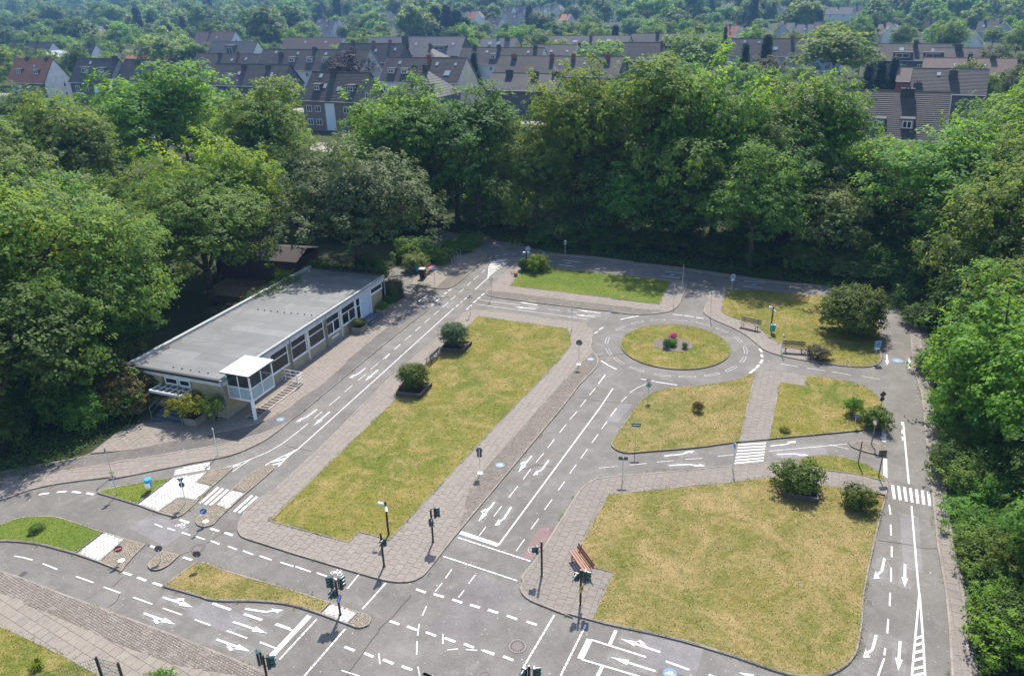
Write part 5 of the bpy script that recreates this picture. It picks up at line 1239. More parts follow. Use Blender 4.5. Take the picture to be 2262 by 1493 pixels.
def plate(t, kind, z, face, r, off=(0, 0), name='sign_plate'):
    """thin sheet with a printed face; kind gives outline and print"""
    P = frame_of(face, off)
    outline = {'warn': 'tri', 'give': 'give', 'prio': 'dia', 'zone': 'sq', 'bikezone': 'tall', 'street': 'bar', 'white': 'bar', 'plain_sq': 'sq', 'blue_sq': 'tall', 'yellow_bar': 'tall', 'small_white': 'bar'}.get(kind, 'round')
    mats, b = [M['sign_back']], MB()
    def layer(pts, d, mat):
        if M[mat] not in mats: mats.append(M[mat])
        mi = mats.index(M[mat])
        n = len(pts); b.add([P(a, c+z, d) for a, c in pts], [tuple(range(n))], mi)
    o = shape(outline, r); n = len(o)
    b.add([P(a, c+z, 0) for a, c in o]+[P(a, c+z, .012) for a, c in o], [tuple(range(n-1, -1, -1))]+[(i, (i+1) % n, n+(i+1) % n, n+i) for i in range(n)], 0)
    sc = lambda q, k: [(a*k, c*k) for a, c in q]
    if kind == 'warn': layer(o, .012, 'red_face'); layer(sc(o, .70), .0135, 'white_face'); layer([(-.03*r/.19, -.05), (.03*r/.19, -.05), (.03*r/.19, .07), (-.03*r/.19, .07)], .015, 'dark_face')
    elif kind == 'give': layer(o, .012, 'red_face'); layer(sc(o, .66), .0135, 'white_face')
    elif kind == 'prio': layer(o, .012, 'white_face'); layer(sc(o, .70), .0135, 'yellow_face')
    elif kind == 'noentry': layer(o, .012, 'red_face'); layer([(-r*.72, -r*.15), (r*.72, -r*.15), (r*.72, r*.15), (-r*.72, r*.15)], .0135, 'white_face')
    elif kind in ('arrow_blue', 'bike_blue', 'roundabout'):
        layer(o, .012, 'white_face'); layer(sc(o, .93), .0132, 'green_face' if kind == 'roundabout' else 'blue_face')
        if kind == 'arrow_blue':
            layer([(-r*.55, -r*.02), (-r*.42, -r*.22), (r*.5, r*.28), (r*.40, r*.44)], .0146, 'white_face'); layer([(-r*.70, -r*.40), (-r*.16, -r*.36), (-r*.50, r*.16)], .0150, 'white_face')
        elif kind == 'roundabout':
            for k in range(3):
                q = []
                for i in range(5): a = radians(90+120*k+i*18); q.append((r*.66*cos(a), r*.66*sin(a)))
                for i in range(4, -1, -1): a = radians(90+120*k+i*18); q.append((r*.44*cos(a), r*.44*sin(a)))
                layer(q, .0146, 'white_face')
                a = radians(90+120*k+100); layer([(r*.78*cos(a-.3), r*.78*sin(a-.3)), (r*.55*cos(a+.12), r*.55*sin(a+.12)), (r*.32*cos(a-.3), r*.32*sin(a-.3))], .0150, 'white_face')
        else:
            for cx_ in (-.36, .36):
                layer([(r*(cx_+.26*cos(2*pi*i/14)), r*(-.12+.26*sin(2*pi*i/14))) for i in range(14)], .0146, 'white_face')
                layer([(r*(cx_+.17*cos(2*pi*i/14)), r*(-.12+.17*sin(2*pi*i/14))) for i in range(14)], .0150, 'blue_face')
            layer([(-r*.2, r*.28), (r*.3, r*.28), (r*.3, r*.36), (-r*.2, r*.36)], .0152, 'white_face'); layer([(-r*.2, r*.3), (-r*.12, r*.3), (r*.05, -r*.12), (-r*.03, -r*.12)], .0154, 'white_face')
    elif kind == 'ban': layer(o, .012, 'red_face'); layer(sc(o, .74), .0135, 'white_face')
    elif kind == 'zone':
        layer(o, .012, 'cyan_face'); c = shape('round', r*.66); layer(c, .0135, 'white_face'); layer(sc(c, .90), .0145, 'blue_face')
        layer([(-r*.32, -r*.05), (r*.32, -r*.05), (r*.32, r*.08), (-r*.32, r*.08)], .0152, 'white_face')
    elif kind == 'small_white': layer(o, .012, 'cyan_face'); layer(sc(o, .8), .0135, 'white_face')
    elif kind == 'blue_sq':
        layer(o, .012, 'white_face'); layer(sc(o, .92), .0135, 'blue_face'); layer([(-r*.10, -r*.6), (r*.10, -r*.6), (r*.10, r*.25), (-r*.10, r*.25)], .0146, 'white_face'); layer([(-r*.34, r*.2), (r*.34, r*.2), (r*.34, r*.42), (-r*.34, r*.42)], .0150, 'white_face')
    elif kind == 'street': layer(o, .012, 'green_face'); layer([(-r*.8, -r*.1), (r*.8, -r*.1), (r*.8, r*.1), (-r*.8, r*.1)], .0135, 'white_face')
    elif kind == 'yellow_bar': layer(o, .012, 'yellow_face'); layer([(-r*.3, -r*.6), (r*.3, -r*.6), (r*.3, r*.6), (-r*.3, r*.6)], .0135, 'dark_face')
    elif kind == 'blue_back': layer(o, .012, 'panel_blue')
    else: layer(o, .012, 'white_face')
    return b.build(name, mats, t)
def sign(spot, h, plates, label, cat='traffic sign', post='galv', r=.024, foot=False, lean=0):
    x, y, z = at(spot)
    t = empty('traffic_sign', (x, y, z), 0, label, cat, 'signs of the traffic park')
    if lean: t.rotation_euler = (0, lean, 0)
    b = MB(); b.tube((0, 0, -.02), (0, 0, h), r, n=10); b.tube((0, 0, h), (0, 0, h+.012), r*1.15, n=10)
    b.build('post', M[post], t)
    if foot:
        b = MB(); b.lathe([(.17, 0), (.165, .035), (.06, .06)], 14); b.build('foot', M['white_face'], t)
    for k, zz, face, rr_ in plates:
        plate(t, k, zz, face, rr_, (cos(radians(face))*(r+.002), sin(radians(face))*(r+.002)))
    return t

traffic_light('t1', 2.03, [(1.32, -130, 2, 0)], 'black signal post with one low head, nearest the paved corner below the centre lawn')
traffic_light('t2', 2.0, [(1.55, 5, 3, 0), (1.18, -60, 2, -100)], 'black signal post with stacked heads left of the stop line')
traffic_light('t3', 2.0, [(1.55, 178, 3, 150), (1.45, 60, 3, 20), (1.22, -130, 2, -120)], 'signal post with three heads and a blue disc on the white paved island tip', ('arrow_blue', 1.02, -25))
traffic_light('t4', 2.05, [(1.50, 120, 3, 160), (1.42, 10, 3, -10)], 'signal post cut by the bottom edge beside the sett strip')
traffic_light('t5', 2.03, [(1.36, 180, 2, 180)], 'black signal post with one head facing left beside the red cycle patch')
traffic_light('t6', 2.0, [(1.46, -125, 2, 180), (1.36, -20, 3, 0)], 'signal post with a yellow plate in front of the red bench', ('yellow_bar', .98, -40))
traffic_light('t7', 2.1, [(1.45, -120, 3, 190), (1.40, 5, 3, 0)], 'signal post at the middle of the bottom edge below the manhole')

sign('s1', 1.95, [('warn', 1.80, 195, .2)], 'tall grey post with an edge-on red triangle on the brick pavement')
sign('s2', 1.62, [('prio', 1.52, -70, .19), ('warn', 1.24, -70, .21)], 'yellow diamond over a red warning triangle on the small pointed lawn')
sign('s3', 1.95, [('ban', 1.78, 200, .17)], 'pale post with an edge-on disc beside the top left zebra crossing', post='pale_post', r=.034)
sign('s4', 1.73, [('give', 1.58, 105, .2), ('bike_blue', 1.26, 95, .17)], 'backs of a triangle and a disc on the white paved island', post='pale_post')
sign('s5', 1.70, [('prio', 1.62, -75, .15), ('arrow_blue', .72, -70, .19)], 'blue arrow disc with a yellow diamond above on the long sett island', post='pale_post', foot=True)
sign('s6', .70, [('noentry', .78, -60, .2)], 'low red no entry disc on the sett island at the left', post='pale_post', foot=True)
sign('s7', .68, [('arrow_blue', .74, 110, .19)], 'low disc seen from behind on the teardrop sett island', post='pale_post')
sign('s8', .72, [('bike_blue', .80, 100, .2)], 'low dark disc seen from behind at the tip of the dry lawn strip', post='pale_post')
sign('s9', 1.68, [('ban', 1.58, 85, .2), ('plain_sq', 1.26, 80, .15)], 'black backed disc and plate beside the blue cycle mark on the setts', post='pale_post', foot=True)
sign('s10', 1.80, [('ban', 1.84, 80, .24)], 'big dark disc seen from behind at the roundabout end of the centre lawn', post='pale_post', foot=True)
sign('s11', 2.35, [('ban', 1.75, 175, .2), ('white', 2.2, 175, .16)], 'tall white post with an edge-on disc by the far corner of the centre lawn', post='pale_post')
sign('s12', 1.9, [('warn', 1.76, -80, .25)], 'red bordered warning triangle at the corner of the left road and cross road')
sign('s13', 2.0, [('give', 1.86, -80, .22)], 'upside down triangle on a thin post at the corner of the top pavement')
sign('s14', 1.75, [('ban', 1.36, 95, .19), ('plain_sq', 1.62, 95, .10)], 'brown post with a black disc at the side road by the building', post='bench_brown')
sign('s15', 1.9, [('blue_sq', 1.72, -75, .2)], 'blue rectangular sign on the paved yard next to the black bin')
sign('s16', 1.63, [('white', 1.48, -60, .17), ('white', 1.2, -60, .14)], 'small white sign in front of the dark undergrowth at the top road', post='pale_post')
sign('s18', 2.35, [('bike_blue', 2.15, -100, .24), ('small_white', 1.75, -100, .2)], 'tall pale post with a blue disc behind the round shrub at the top lawn', post='pale_post', r=.04)
sign('s19', 2.15, [('zone', 1.70, 165, .2)], 'tall pale post with an edge-on blue plate at the right tip of the top pavement', post='pale_post')
sign('s20', 1.92, [('ban', 1.40, 170, .2)], 'pale post with an edge-on dark disc by the right end of the top lawn', post='pale_post')
sign('s21', 1.80, [('zone', 1.52, -85, .22), ('small_white', 1.18, -85, .19)], 'square blue sign at the far left corner of the right lawn')
sign('s22', 2.35, [('zone', 2.2, 185, .16)], 'tall pale post with an edge-on blue plate left of the bench path', post='pale_post')
sign('s23', 1.6, [('white', 1.45, 10, .15)], 'plain slanting pale post in front of the brown bench', post='pale_post', r=.035)
sign('s24', 1.45, [('zone', 1.40, -85, .26), ('small_white', 1.02, -85, .24)], 'square blue sign at the rounded corner of the right lawn')
sign('s25', 1.45, [('roundabout', 1.14, -90, .2), ('give', 1.46, -90, .2)], 'green roundabout disc under a triangle at the tip of the middle lawn')
sign('s26', 1.84, [('street', 1.76, -95, .28)], 'thin post with a small green name plate on the middle lawn')
sign('s27', 1.53, [('street', 1.45, 85, .27)], 'thin post with a dark name plate seen from behind on the pavement')
sign('s28', 1.76, [('zone', 1.62, 190, .17)], 'pale post with a blue plate edge-on at the left end of the zebra crossing', post='pale_post')
sign('s29', .78, [('bike_blue', .76, -90, .15)], 'knee high blue disc under the young shrub on the middle lawn', post='pale_post')
sign('s30', 1.68, [('ban', 1.55, 195, .2), ('arrow_blue', .72, 10, .15)], 'red rimmed disc turned sideways on the small sett island', post='bench_grey', r=.034)
sign('s31', 1.58, [('white', 1.5, 185, .05)], 'bare brown post on the wedge shaped lawn', post='bench_brown', r=.036)
sign('s32', 1.60, [('plain_sq', 1.55, 92, .24)], 'dark square plate seen from behind at the sharp end of the wedge lawn', post='sign_back', r=.034)
sign('s33', .96, [('prio', .86, 95, .25), ('arrow_blue', .50, 95, .17)], 'dark diamond and disc seen from behind at the right kerb of the middle lawn', post='sign_back')

# --- spotlight posts
def lamp_post(spot, h, label, arms):
    t = empty('spotlight_post', at(spot), 0, label, 'lamp post', 'black posts with white spotlights')
    b = MB(); b.tube((0,0,-.02), (0,0,h), .055, n=12); b.tube((0,0,h), (0,0,h+.03), .05, .03, n=12); b.build('pole', M['black_paint'], t)
    for ang, tilt, z in arms:
        a = radians(ang); d = Vector((cos(a)*cos(radians(tilt)), sin(a)*cos(radians(tilt)), sin(radians(tilt))))
        p = Vector((cos(a)*.06, sin(a)*.06, z))
        b = MB(); b.tube(p+d*.06, p+d*.20, .065, .075, n=12); b.tube(p+d*.20, p+d*.33, .08, .092, n=12); b.tube((0,0,z), p+d*.08, .018, n=6)
        s = b.build('spotlight', M['white_face'], t)
        b = MB(); b.tube(p+d*.331, p+d*.337, .082, n=12); b.build('lens', M['glass'], s)
lamp_post('lamp_a', 2.1, 'black post with two white spotlights on the lower end of the centre lawn', ((170, 5, 1.95), (-75, -40, 1.9)))
lamp_post('lamp_b', 2.1, 'black post with two white spotlights on the right lawn above a blue bin', ((172, 5, 2.05), (-70, -50, 1.98)))
lamp_post('s17', 1.97, 'black post with a dark camera beside the round shrub of the top lawn', ((185, 5, 1.88),))
t = empty('thin_lamp_post', (SPOTS['pole'][0], SPOTS['pole'][1], 0), 0, 'thin grey lamp post under the dark trees at the left', 'lamp post')
b = MB(); b.tube((0,0,0), (-.28, .0, 3.2), .05, .035, n=8); b.build('pole', M['galv'], t)
b = MB(); b.box(-.75, -.25, -.1, .1, 3.15, 3.27); b.build('lamp_head', M['galv'], t)

# --- benches
def bench(spot, rz, label, wood, L=1.75, legm='black_paint'):
    x, y, z = at(spot)
    t = empty('park_bench', (x, y, z), radians(rz), label, 'bench', 'benches of the traffic park')
    for k in range(3):
        MB().bevel_box(-L/2, L/2, -.20+k*.145, -.20+k*.145+.12, .42, .46, .01).build('seat_plank', M[wood], t)
    for k in range(2):
        Mx = Matrix.Translation((0, .27+k*.045, .60+k*.17)) @ Matrix.Rotation(radians(-15), 4, 'X')
        MB().add([tuple(Mx @ Vector(p)) for p in ((-L/2,-.02,-.065),(L/2,-.02,-.065),(L/2,.02,-.065),(-L/2,.02,-.065),(-L/2,-.02,.065),(L/2,-.02,.065),(L/2,.02,.065),(-L/2,.02,.065))],
                 [(3,2,1,0),(4,5,6,7),(0,1,5,4),(1,2,6,5),(2,3,7,6),(3,0,4,7)]).build('back_plank', M[wood], t)
    for s in (-1, 1):
        xx = s*(L/2-.28)
        b = MB(); b.path([(xx,-.18,0),(xx,-.15,.42),(xx,.21,.415),(xx,.27,.55),(xx,.36,.88)], .026); b.path([(xx,.21,.415),(xx,.28,0)], .026); b.box(xx-.05, xx+.05, -.24, -.12, 0, .015)
        b.build('leg', M[legm], t)
    return t
bench('b1', -111, 'bench seen from behind between the two round shrubs', 'timber_top')
bench('b2', -38, 'brown bench beside the curved path left of the spotlight', 'bench_grey')
bench('b3', -12, 'brown bench with dark back planks on the paved bay near the twiggy shrub', 'bench_brown')
bench('b4', -69, 'reddish bench behind the signal post with the yellow plate', 'bench_red')
bench('b5', 69, 'red bench by the black bin at the paved yard', 'bench_red')

# --- bins, pot, cycle stands
def park_bin(spot, label, pale):
    t = empty('litter_bin', at(spot), 0, label, 'litter bin', 'blue litter bins')
    b = MB(); b.tube((0,.17,0), (0,.17,.75), .025, n=8); b.build('post', M['galv'], t)
    b = MB(); b.lathe([(.15,.22),(.17,.25),(.20,.74),(.205,.78),(.175,.78),(.15,.40)], 16)
    bd = b.build('container', M['bin_blue'], t, smooth=False)
    b = MB(); b.lathe([(.212,.70),(.218,.72),(.218,.77),(.207,.79)], 16); b.build('rim', M['bin_blue'], bd)
    if pale: MB().box(-.15, .15, -.215, -.185, .28, .60).build('notice', M['white_face'], bd)
park_bin('bin1', 'blue litter bin with a pale front on the small pointed lawn', True)
park_bin('bin2', 'blue litter bin at the foot of the spotlight post', False)
park_bin('binb', 'blue litter bin tucked beside the round shrub and red bench', False)
t = empty('wheelie_bin', at('bin3'), radians(-15), 'black wheelie bin with a pale lid by the red bench', 'wheelie bin')
MB().add([(-.24,-.24,.08),(.24,-.24,.08),(.24,.24,.08),(-.24,.24,.08),(-.29,-.31,.98),(.29,-.31,.98),(.29,.31,.98),(-.29,.31,.98)],[(3,2,1,0),(4,5,6,7),(0,1,5,4),(1,2,6,5),(2,3,7,6),(3,0,4,7)]).build('body', M['bin_black'], t)
b = MB(); b.bevel_box(-.31, .31, -.34, .34, .98, 1.06, .03); b.tube((-.27,.37,1.0), (.27,.37,1.0), .02, n=6); b.build('lid', M['bin_lid'], t)
for s in (-1, 1): MB().tube((s*.24,.2,.1), (s*.30,.2,.1), .1, n=12).build('wheel', M['black_paint'], t)
t = empty('flower_pot', at('pot'), 0, 'terracotta flower pot with yellow flowers by the top lawn', 'flower pot')
MB().lathe([(.17,0),(.23,.28),(.25,.30),(.25,.36),(.21,.36),(.20,.30)], 14).build('pot', M['terracotta'], t)
for (p0, p1), w_ in zip(HOOPS, ('nearest the street', 'second from the street', 'third from the street', 'nearest the building')):
    pass
for i, (p0, p1) in enumerate(HOOPS):
    lab = ('farthest steel cycle hoop beside the bushes at the paved yard', 'second farthest steel cycle hoop beside the bushes', 'second nearest steel cycle hoop beside the bushes', 'nearest steel cycle hoop beside the bushes at the paved yard')[i]
    L = hypot(p1[0]-p0[0], p1[1]-p0[1])
    b = MB(); b.path([(0,0,0),(0,0,.70),(.06,0,.78),(L-.06,0,.78),(L,0,.70),(L,0,0)], .022, 8)
    o = b.build('cycle_hoop', M['galv'], loc=(p0[0], p0[1], Z_SLAB-.01), rot=(0, 0, atan2(p1[1]-p0[1], p1[0]-p0[0])))
    tag(o, lab, 'cycle hoop', 'steel cycle hoops')

# --- timber framed beds and concrete planters
def frame_bed(poly, h, label, w=.09):
    p = ccw(poly); c = (sum(q[0] for q in p)/len(p), sum(q[1] for q in p)/len(p)); q = [(x-c[0], y-c[1]) for x, y in p]; n = len(q)
    t = empty('timber_bed', (c[0], c[1], ground_z(*c)-.01), 0, label, 'planting bed', 'timber edged beds')
    inn = inset(q, w)
    for i in range(n):
        j = (i+1) % n
        b = MB(); b.prism([q[i], q[j], inn[j], inn[i]], 0, h); b.m[0] = 1
        b.build('board', [M['timber'], M['timber_top']], t)
    b = MB(); b.prism(inn, 0, h*.62); b.build('soil', M['soil'], t)
for p, h, lab in zip(BEDS, (.34, .34, .34, .2), ('square timber bed under the nearer round shrub', 'square timber bed under the farther round shrub', 'square timber bed under the wide shrub on the large dry lawn', 'low timber bed at the corner of the top lawn')):
    frame_bed(p, h, lab)
def planter(u, v, a, c, h, label, rz=ROADANG):
    t = empty('concrete_planter', pt(u, v, Z_SLAB-.01), rz, label, 'planter', 'concrete planters along the building')
    b = MB(); w = .08
    b.box(-a/2, a/2, -c/2, -c/2+w, 0, h); b.box(-a/2, a/2, c/2-w, c/2, 0, h); b.box(-a/2, -a/2+w, -c/2+w, c/2-w, 0, h); b.box(a/2-w, a/2, -c/2+w, c/2-w, 0, h)
    b.build('trough', M['planter'], t)
    MB().box(-a/2+w, a/2-w, -c/2+w, c/2-w, 0, h-.07).build('soil', M['soil'], t)
planter(16.25, -.62, 1.15, .9, .5, 'concrete planter with a round clipped shrub beside the blue door step')
planter(20.45, -.50, 1.05, .85, .5, 'concrete planter right of the blue door step')
planter(21.75, -.35, .95, .8, .45, 'concrete planter against the clipped hedge block')
planter(-.9, 2.02, 1.1, 1.0, .5, 'concrete planter with a golden maple by the gable steps')
planter(-.6, 7.1, 1.5, 1.0, .5, 'concrete planter with a rusty shrub at the left end of the building')

# round soil patch on the roundabout
b = MB(); b.prism([(13.0+1.55*cos(2*pi*i/24)*(1+.08*sin(3*i)), 56.1+1.35*sin(2*pi*i/24)*(1+.07*cos(2*i))) for i in range(24)], .07, .10)
tag(b.build('flower_bed', M['mulch']), kind='structure')

# --- green mesh gate corner and rail at the bottom left
fx, fy = SPOTS['fp1']; gx, gy = SPOTS['fp2']
fn = empty('mesh_fence', (fx, fy, .05), 0, 'dark green wire mesh fence with two posts in the bottom left corner', 'fence')
ex, ey = gx-fx, gy-fy
MB().box(-.04,.04,-.04,.04,-.02,2.0).build('post', M['black_paint'], fn)
MB().box(ex-.04,ex+.04,ey-.04,ey+.04,-.02,2.0).build('post', M['black_paint'], fn)
def mesh_panel(x0, y0, x1, y1):
    b = MB(); L = hypot(x1-x0, y1-y0)
    for k in range(11):
        z = .08+k*.185; b.tube((x0, y0, z), (x1, y1, z), .007, n=4)
    nn = int(L/.085)
    for k in range(nn+1):
        t_ = k/nn; b.tube((x0+(x1-x0)*t_, y0+(y1-y0)*t_, .05), (x0+(x1-x0)*t_, y0+(y1-y0)*t_, 1.96), .005, n=4)
    b.build('mesh_panel', M['fence_green'], fn)
mesh_panel(0.05, -.02, ex-.05, ey+.02); mesh_panel(-.05, -.03, -2.3, -.95)
rl = empty('timber_rail', (-21.6, 22.9, .08), radians(-31), 'reddish timber rails in the bottom left corner', 'rail')
for k in range(2): MB().box(-2.2, 2.2, -.2+k*.26, -.04+k*.26, .38+.05*k, .46+.05*k).build('rail_plank', M['bench_red'], rl)
for x in (-1.8, 0, 1.8): MB().box(x-.06, x+.06, -.16, .2, -.05, .379).build('post', M['timber'], rl)
# ------------------------------------------------------------------ the town: houses
def tile_mat(name, a, b):
    m = NT(name)
    c = m.mix(m.ramp(m.noise(.5, 5, .7), (.35, 0.0), (.65, 1.0)), a, b)
    c = m.mix(1.0, c, m.ramp(m.noise(2.6, 4, .7), (.3, .86), (.7, 1.14)), 'MULTIPLY')
    w = m.n('ShaderNodeTexWave', wave_type='BANDS', bands_direction='X')
    w.inputs['Scale'].default_value = 1.05
    w.inputs['Distortion'].default_value = .25
    m.l(m.coord(True), w.inputs['Vector'])
    c = m.mix(1.0, c, m.ramp(w.outputs['Fac'], (.0, .72), (.3, 1.0), (1, 1.06)), 'MULTIPLY')
    o = m.orand()
    return m.done(m.mix(1.0, c, m.ramp(o, (0, .9), (1, 1.12)), 'MULTIPLY'), .72, 0, .35)
ROOF = {'slate': tile_mat('tile_slate', (.044,.040,.042), (.064,.057,.058)), 'grey': tile_mat('tile_grey', (.115,.11,.112), (.14,.132,.132)),
        'red': tile_mat('tile_red', (.25,.095,.055), (.31,.125,.075)), 'brown': tile_mat('tile_brown', (.105,.070,.060), (.135,.09,.075)), 'orange': tile_mat('tile_orange', (.34,.12,.06), (.40,.15,.08)), 'pale': tile_mat('tile_pale', (.42,.42,.42), (.5,.5,.5))}
WALL = {'white': plain('render_white', (.60,.59,.57), .9, var=.15, scale=.6), 'dark': plain('render_dark', (.085,.085,.10), .9, var=.15, scale=.6), 'taupe': plain('render_taupe', (.17,.145,.125), .9, var=.15, scale=.6),
        'cream': plain('render_cream', (.58,.50,.36), .9, var=.2, scale=.6), 'grey': plain('render_grey', (.33,.33,.35), .9, var=.15, scale=.6), 'red': plain('brick_red', (.24,.075,.055), .9, var=.2, scale=.8),
        'yellow': plain('render_yellow', (.62,.42,.14), .9), 'blue': plain('render_blue', (.30,.36,.44), .9), 'buff': plain('render_buff', (.48,.40,.25), .9)}
M['pane'] = plain('pane_dark', (.035,.045,.055), .08, 0, .6)
M['skylight'] = plain('skylight_glass', (.30,.34,.37), .08, 0, .8)
M['white_frame'] = plain('window_white', (.78,.78,.78), .5)
M['chimney_dark'] = plain('chimney_dark', (.05,.05,.055), .85)
M['chimney_red'] = plain('chimney_brick', (.17,.065,.05), .9)
M['gutter'] = plain('gutter', (.42,.42,.43), .6)
WMESH = {}
def win_meshes(w, h):
    if (w, h) not in WMESH:
        f = MB(); t = .09
        f.box(-w/2, w/2, -.05, .04, 0, t); f.box(-w/2, w/2, -.05, .04, h-t, h); f.box(-w/2, -w/2+t, -.05, .04, t, h-t); f.box(w/2-t, w/2, -.05, .04, t, h-t)
        if w > 1.1: f.box(-.05, .05, -.05, .03, t, h-t)
        p = MB(); p.box(-w/2+t, w/2-t, -.01, .03, t, h-t)
        WMESH[(w, h)] = (f.mesh('window', M['white_frame']), p.mesh('pane', M['pane']))
    return WMESH[(w, h)]
def put_window(par, x, y, z, w, h, rz=0.0):
    a, b = win_meshes(w, h)
    o = link('window', a, par, (x, y, z), (0, 0, rz))
    link('pane', b, o)
    return o
def roof_side(b, L, ov, y_e, z_e, y_r, z_r, course=.36, mi=0):
    """one slope laid in stepped courses, eave to ridge"""
    S = hypot(y_r-y_e, z_r-z_e); n = max(4, int(S/course)); n = min(n, 26)
    ny, nz = -(z_r-z_e)/S*(1 if y_r > y_e else -1), abs(y_r-y_e)/S
    x0, x1 = -L/2-ov, L/2+ov
    for k in range(n):
        t0, t1 = k/n, (k+1)/n+.012
        ya, za = y_e+(y_r-y_e)*t0, z_e+(z_r-z_e)*t0
        yb, zb = y_e+(y_r-y_e)*min(t1, 1), z_e+(z_r-z_e)*min(t1, 1)
        e = .075
        v = [(x0,ya+ny*e,za+nz*e),(x1,ya+ny*e,za+nz*e),(x1,yb,zb+.012),(x0,yb,zb+.012),(x0,ya,za),(x1,ya,za)]
        f = [(0,1,2,3),(4,5,1,0)] if y_r > y_e else [(3,2,1,0),(0,1,5,4)]
        b.add(v, f, mi)
def house(name, x, y, L, D, he, hr, label, roof='slate', wall='dark', gable=None, ang=-26.0, wins=(), dormers=(), sky=(), chims=(), hip=False, cat='house', group='houses behind the park', gwins=(), stair=None):
    """x, y = middle of the front eave; front faces the park"""
    z0 = terrain(x, y)
    t = empty(name, (x, y, z0), radians(ang), label, cat, group)
    gm = WALL[gable or wall]
    b = MB()
    i = .25
    b.add([(-L/2,i,-.5),(L/2,i,-.5),(L/2,i,he),(-L/2,i,he)], [(0,1,2,3)], 0)
    b.add([(-L/2,D-i,-.5),(L/2,D-i,-.5),(L/2,D-i,he),(-L/2,D-i,he)], [(3,2,1,0)], 0)
    for s in (-1, 1):
        p = [(s*L/2,i,-.5),(s*L/2,D-i,-.5),(s*L/2,D-i,he),(s*L/2,D/2,hr-.12 if not hip else he),(s*L/2,i,he)]
        b.add(p, [(0,1,2,3,4)] if s > 0 else [(4,3,2,1,0)], 1)
    b.build('wall', [WALL[wall], gm], t)
    b = MB()
    if hip:
        r = min(L, D)*.42
        for k, (p, q) in enumerate((((-L/2-.2,-.2),(L/2+.2,-.2)),((L/2+.2,-.2),(L/2+.2,D+.2)),((L/2+.2,D+.2),(-L/2-.2,D+.2)),((-L/2-.2,D+.2),(-L/2-.2,-.2)))):
            n = 12
            for j in range(n):
                t0, t1 = j/n, (j+1)/n
                ap = (0, D/2)
                m = lambda a, tt: (a[0]+(ap[0]-a[0])*tt, a[1]+(ap[1]-a[1])*tt)
                a0, a1, b0, b1 = m(p, t0), m(q, t0), m(p, t1), m(q, t1)
                za, zb = he+(hr-he)*t0, he+(hr-he)*t1
                b.add([(*a0, za+.07), (*a1, za+.07), (*b1, zb+.01), (*b0, zb+.01), (*a0, za), (*a1, za)], [(0,1,2,3),(4,5,1,0)])
    else:
        roof_side(b, L, .18, -.28, he-.22, D/2, hr); roof_side(b, L, .18, D+.28, he-.22, D/2, hr)
        b.tube((-L/2-.2, D/2, hr+.02), (L/2+.2, D/2, hr+.02), .11, n=6)
        for s in (-1, 1):
            for ye in (-.28, D+.28): b.tube((s*(L/2+.17), ye, he-.2), (s*(L/2+.17), D/2, hr+.0), .06, n=4, mi=1)
    b.build('roof', [ROOF[roof], M['gutter'] if wall in ('white', 'cream') else M['chimney_dark']], t)
    MB().tube((-L/2-.1, -.33, he-.2), (L/2+.1, -.33, he-.2), .075, n=6).build('gutter', M['gutter'], t)
    zs = lambda u: he-.22+(hr-he+.22)*(u+.28)/(D/2+.28)      # roof height at depth u
    for (wx, wz, ww, wh) in wins: put_window(t, wx, i-.02, wz, ww, wh)
    for (wy, wz, ww, wh) in gwins: put_window(t, L/2+.02, wy, wz, ww, wh, pi/2)
    for (dx, u, w, h) in dormers:
        zb = zs(u); ub = u+(h+.35)/((hr-he+.22)/(D/2+.28))
        d = MB()
        d.add([(dx-w/2,u,zb-.2),(dx+w/2,u,zb-.2),(dx+w/2,u,zb+h),(dx-w/2,u,zb+h),(dx-w/2,ub,zb+h+.1),(dx+w/2,ub,zb+h+.1),(dx-w/2,ub,zb-.2+.01),(dx+w/2,ub,zb-.2+.01)], [(0,1,2,3),(1,7,5,2),(6,0,3,4)], 0)
        d.add([(dx-w/2-.18,u-.22,zb+h),(dx+w/2+.18,u-.22,zb+h),(dx+w/2+.18,ub+.1,zb+h+.12),(dx-w/2-.18,ub+.1,zb+h+.12),(dx-w/2-.18,u-.22,zb+h+.12),(dx+w/2+.18,u-.22,zb+h+.12),(dx+w/2+.18,ub+.1,zb+h+.24),(dx-w/2-.18,ub+.1,zb+h+.24)], [(3,2,1,0),(4,5,6,7),(0,1,5,4),(1,2,6,5),(2,3,7,6),(3,0,4,7)], 1)
        o = d.build('dormer', [WALL['dark'] if wall != 'white' else WALL['grey'], M['chimney_dark']], t)
        put_window(o, dx, u-.03, zb+.12, round(w*.72, 1), round(h*.75, 1))
    sl = math.atan2(hr-he+.22, D/2+.28)
    for (sx_, u, w, h) in sky:
        b = MB(); b.box(-w/2, w/2, -h/2, h/2, .07, .15, 0); b.box(-w/2+.08, w/2-.08, -h/2+.08, h/2-.08, .151, .16, 1)
        b.build('skylight', [M['gutter'], M['skylight']], t, loc=(sx_, u, zs(u)), rot=(sl, 0, 0))
    for (cx, cy, w, h, k) in chims:
        zr = hr-abs(cy-D/2)*(hr-he)/(D/2)
        b = MB(); b.box(cx-w/2, cx+w/2, cy-.35, cy+.35, zr-.6, zr+h); b.box(cx-w/2-.06, cx+w/2+.06, cy-.41, cy+.41, zr+h+.001, zr+h+.1)
        c = b.build('chimney', M['chimney_red' if k == 'r' else 'chimney_dark'], t)
        for q in (-.22, .22):
            if w > .8: MB().tube((cx+q, cy, zr+h+.1), (cx+q, cy, zr+h+.4), .11, n=8).build('chimney_pot', M['chimney_dark'], c)
    if stair:
        x0, x1, z1 = stair
        MB().box(x0, x1, i-.06, i-.005, .2, z1).build('stair_panel', plain('stair_panel', (.62,.66,.70), .5), t)
    return t
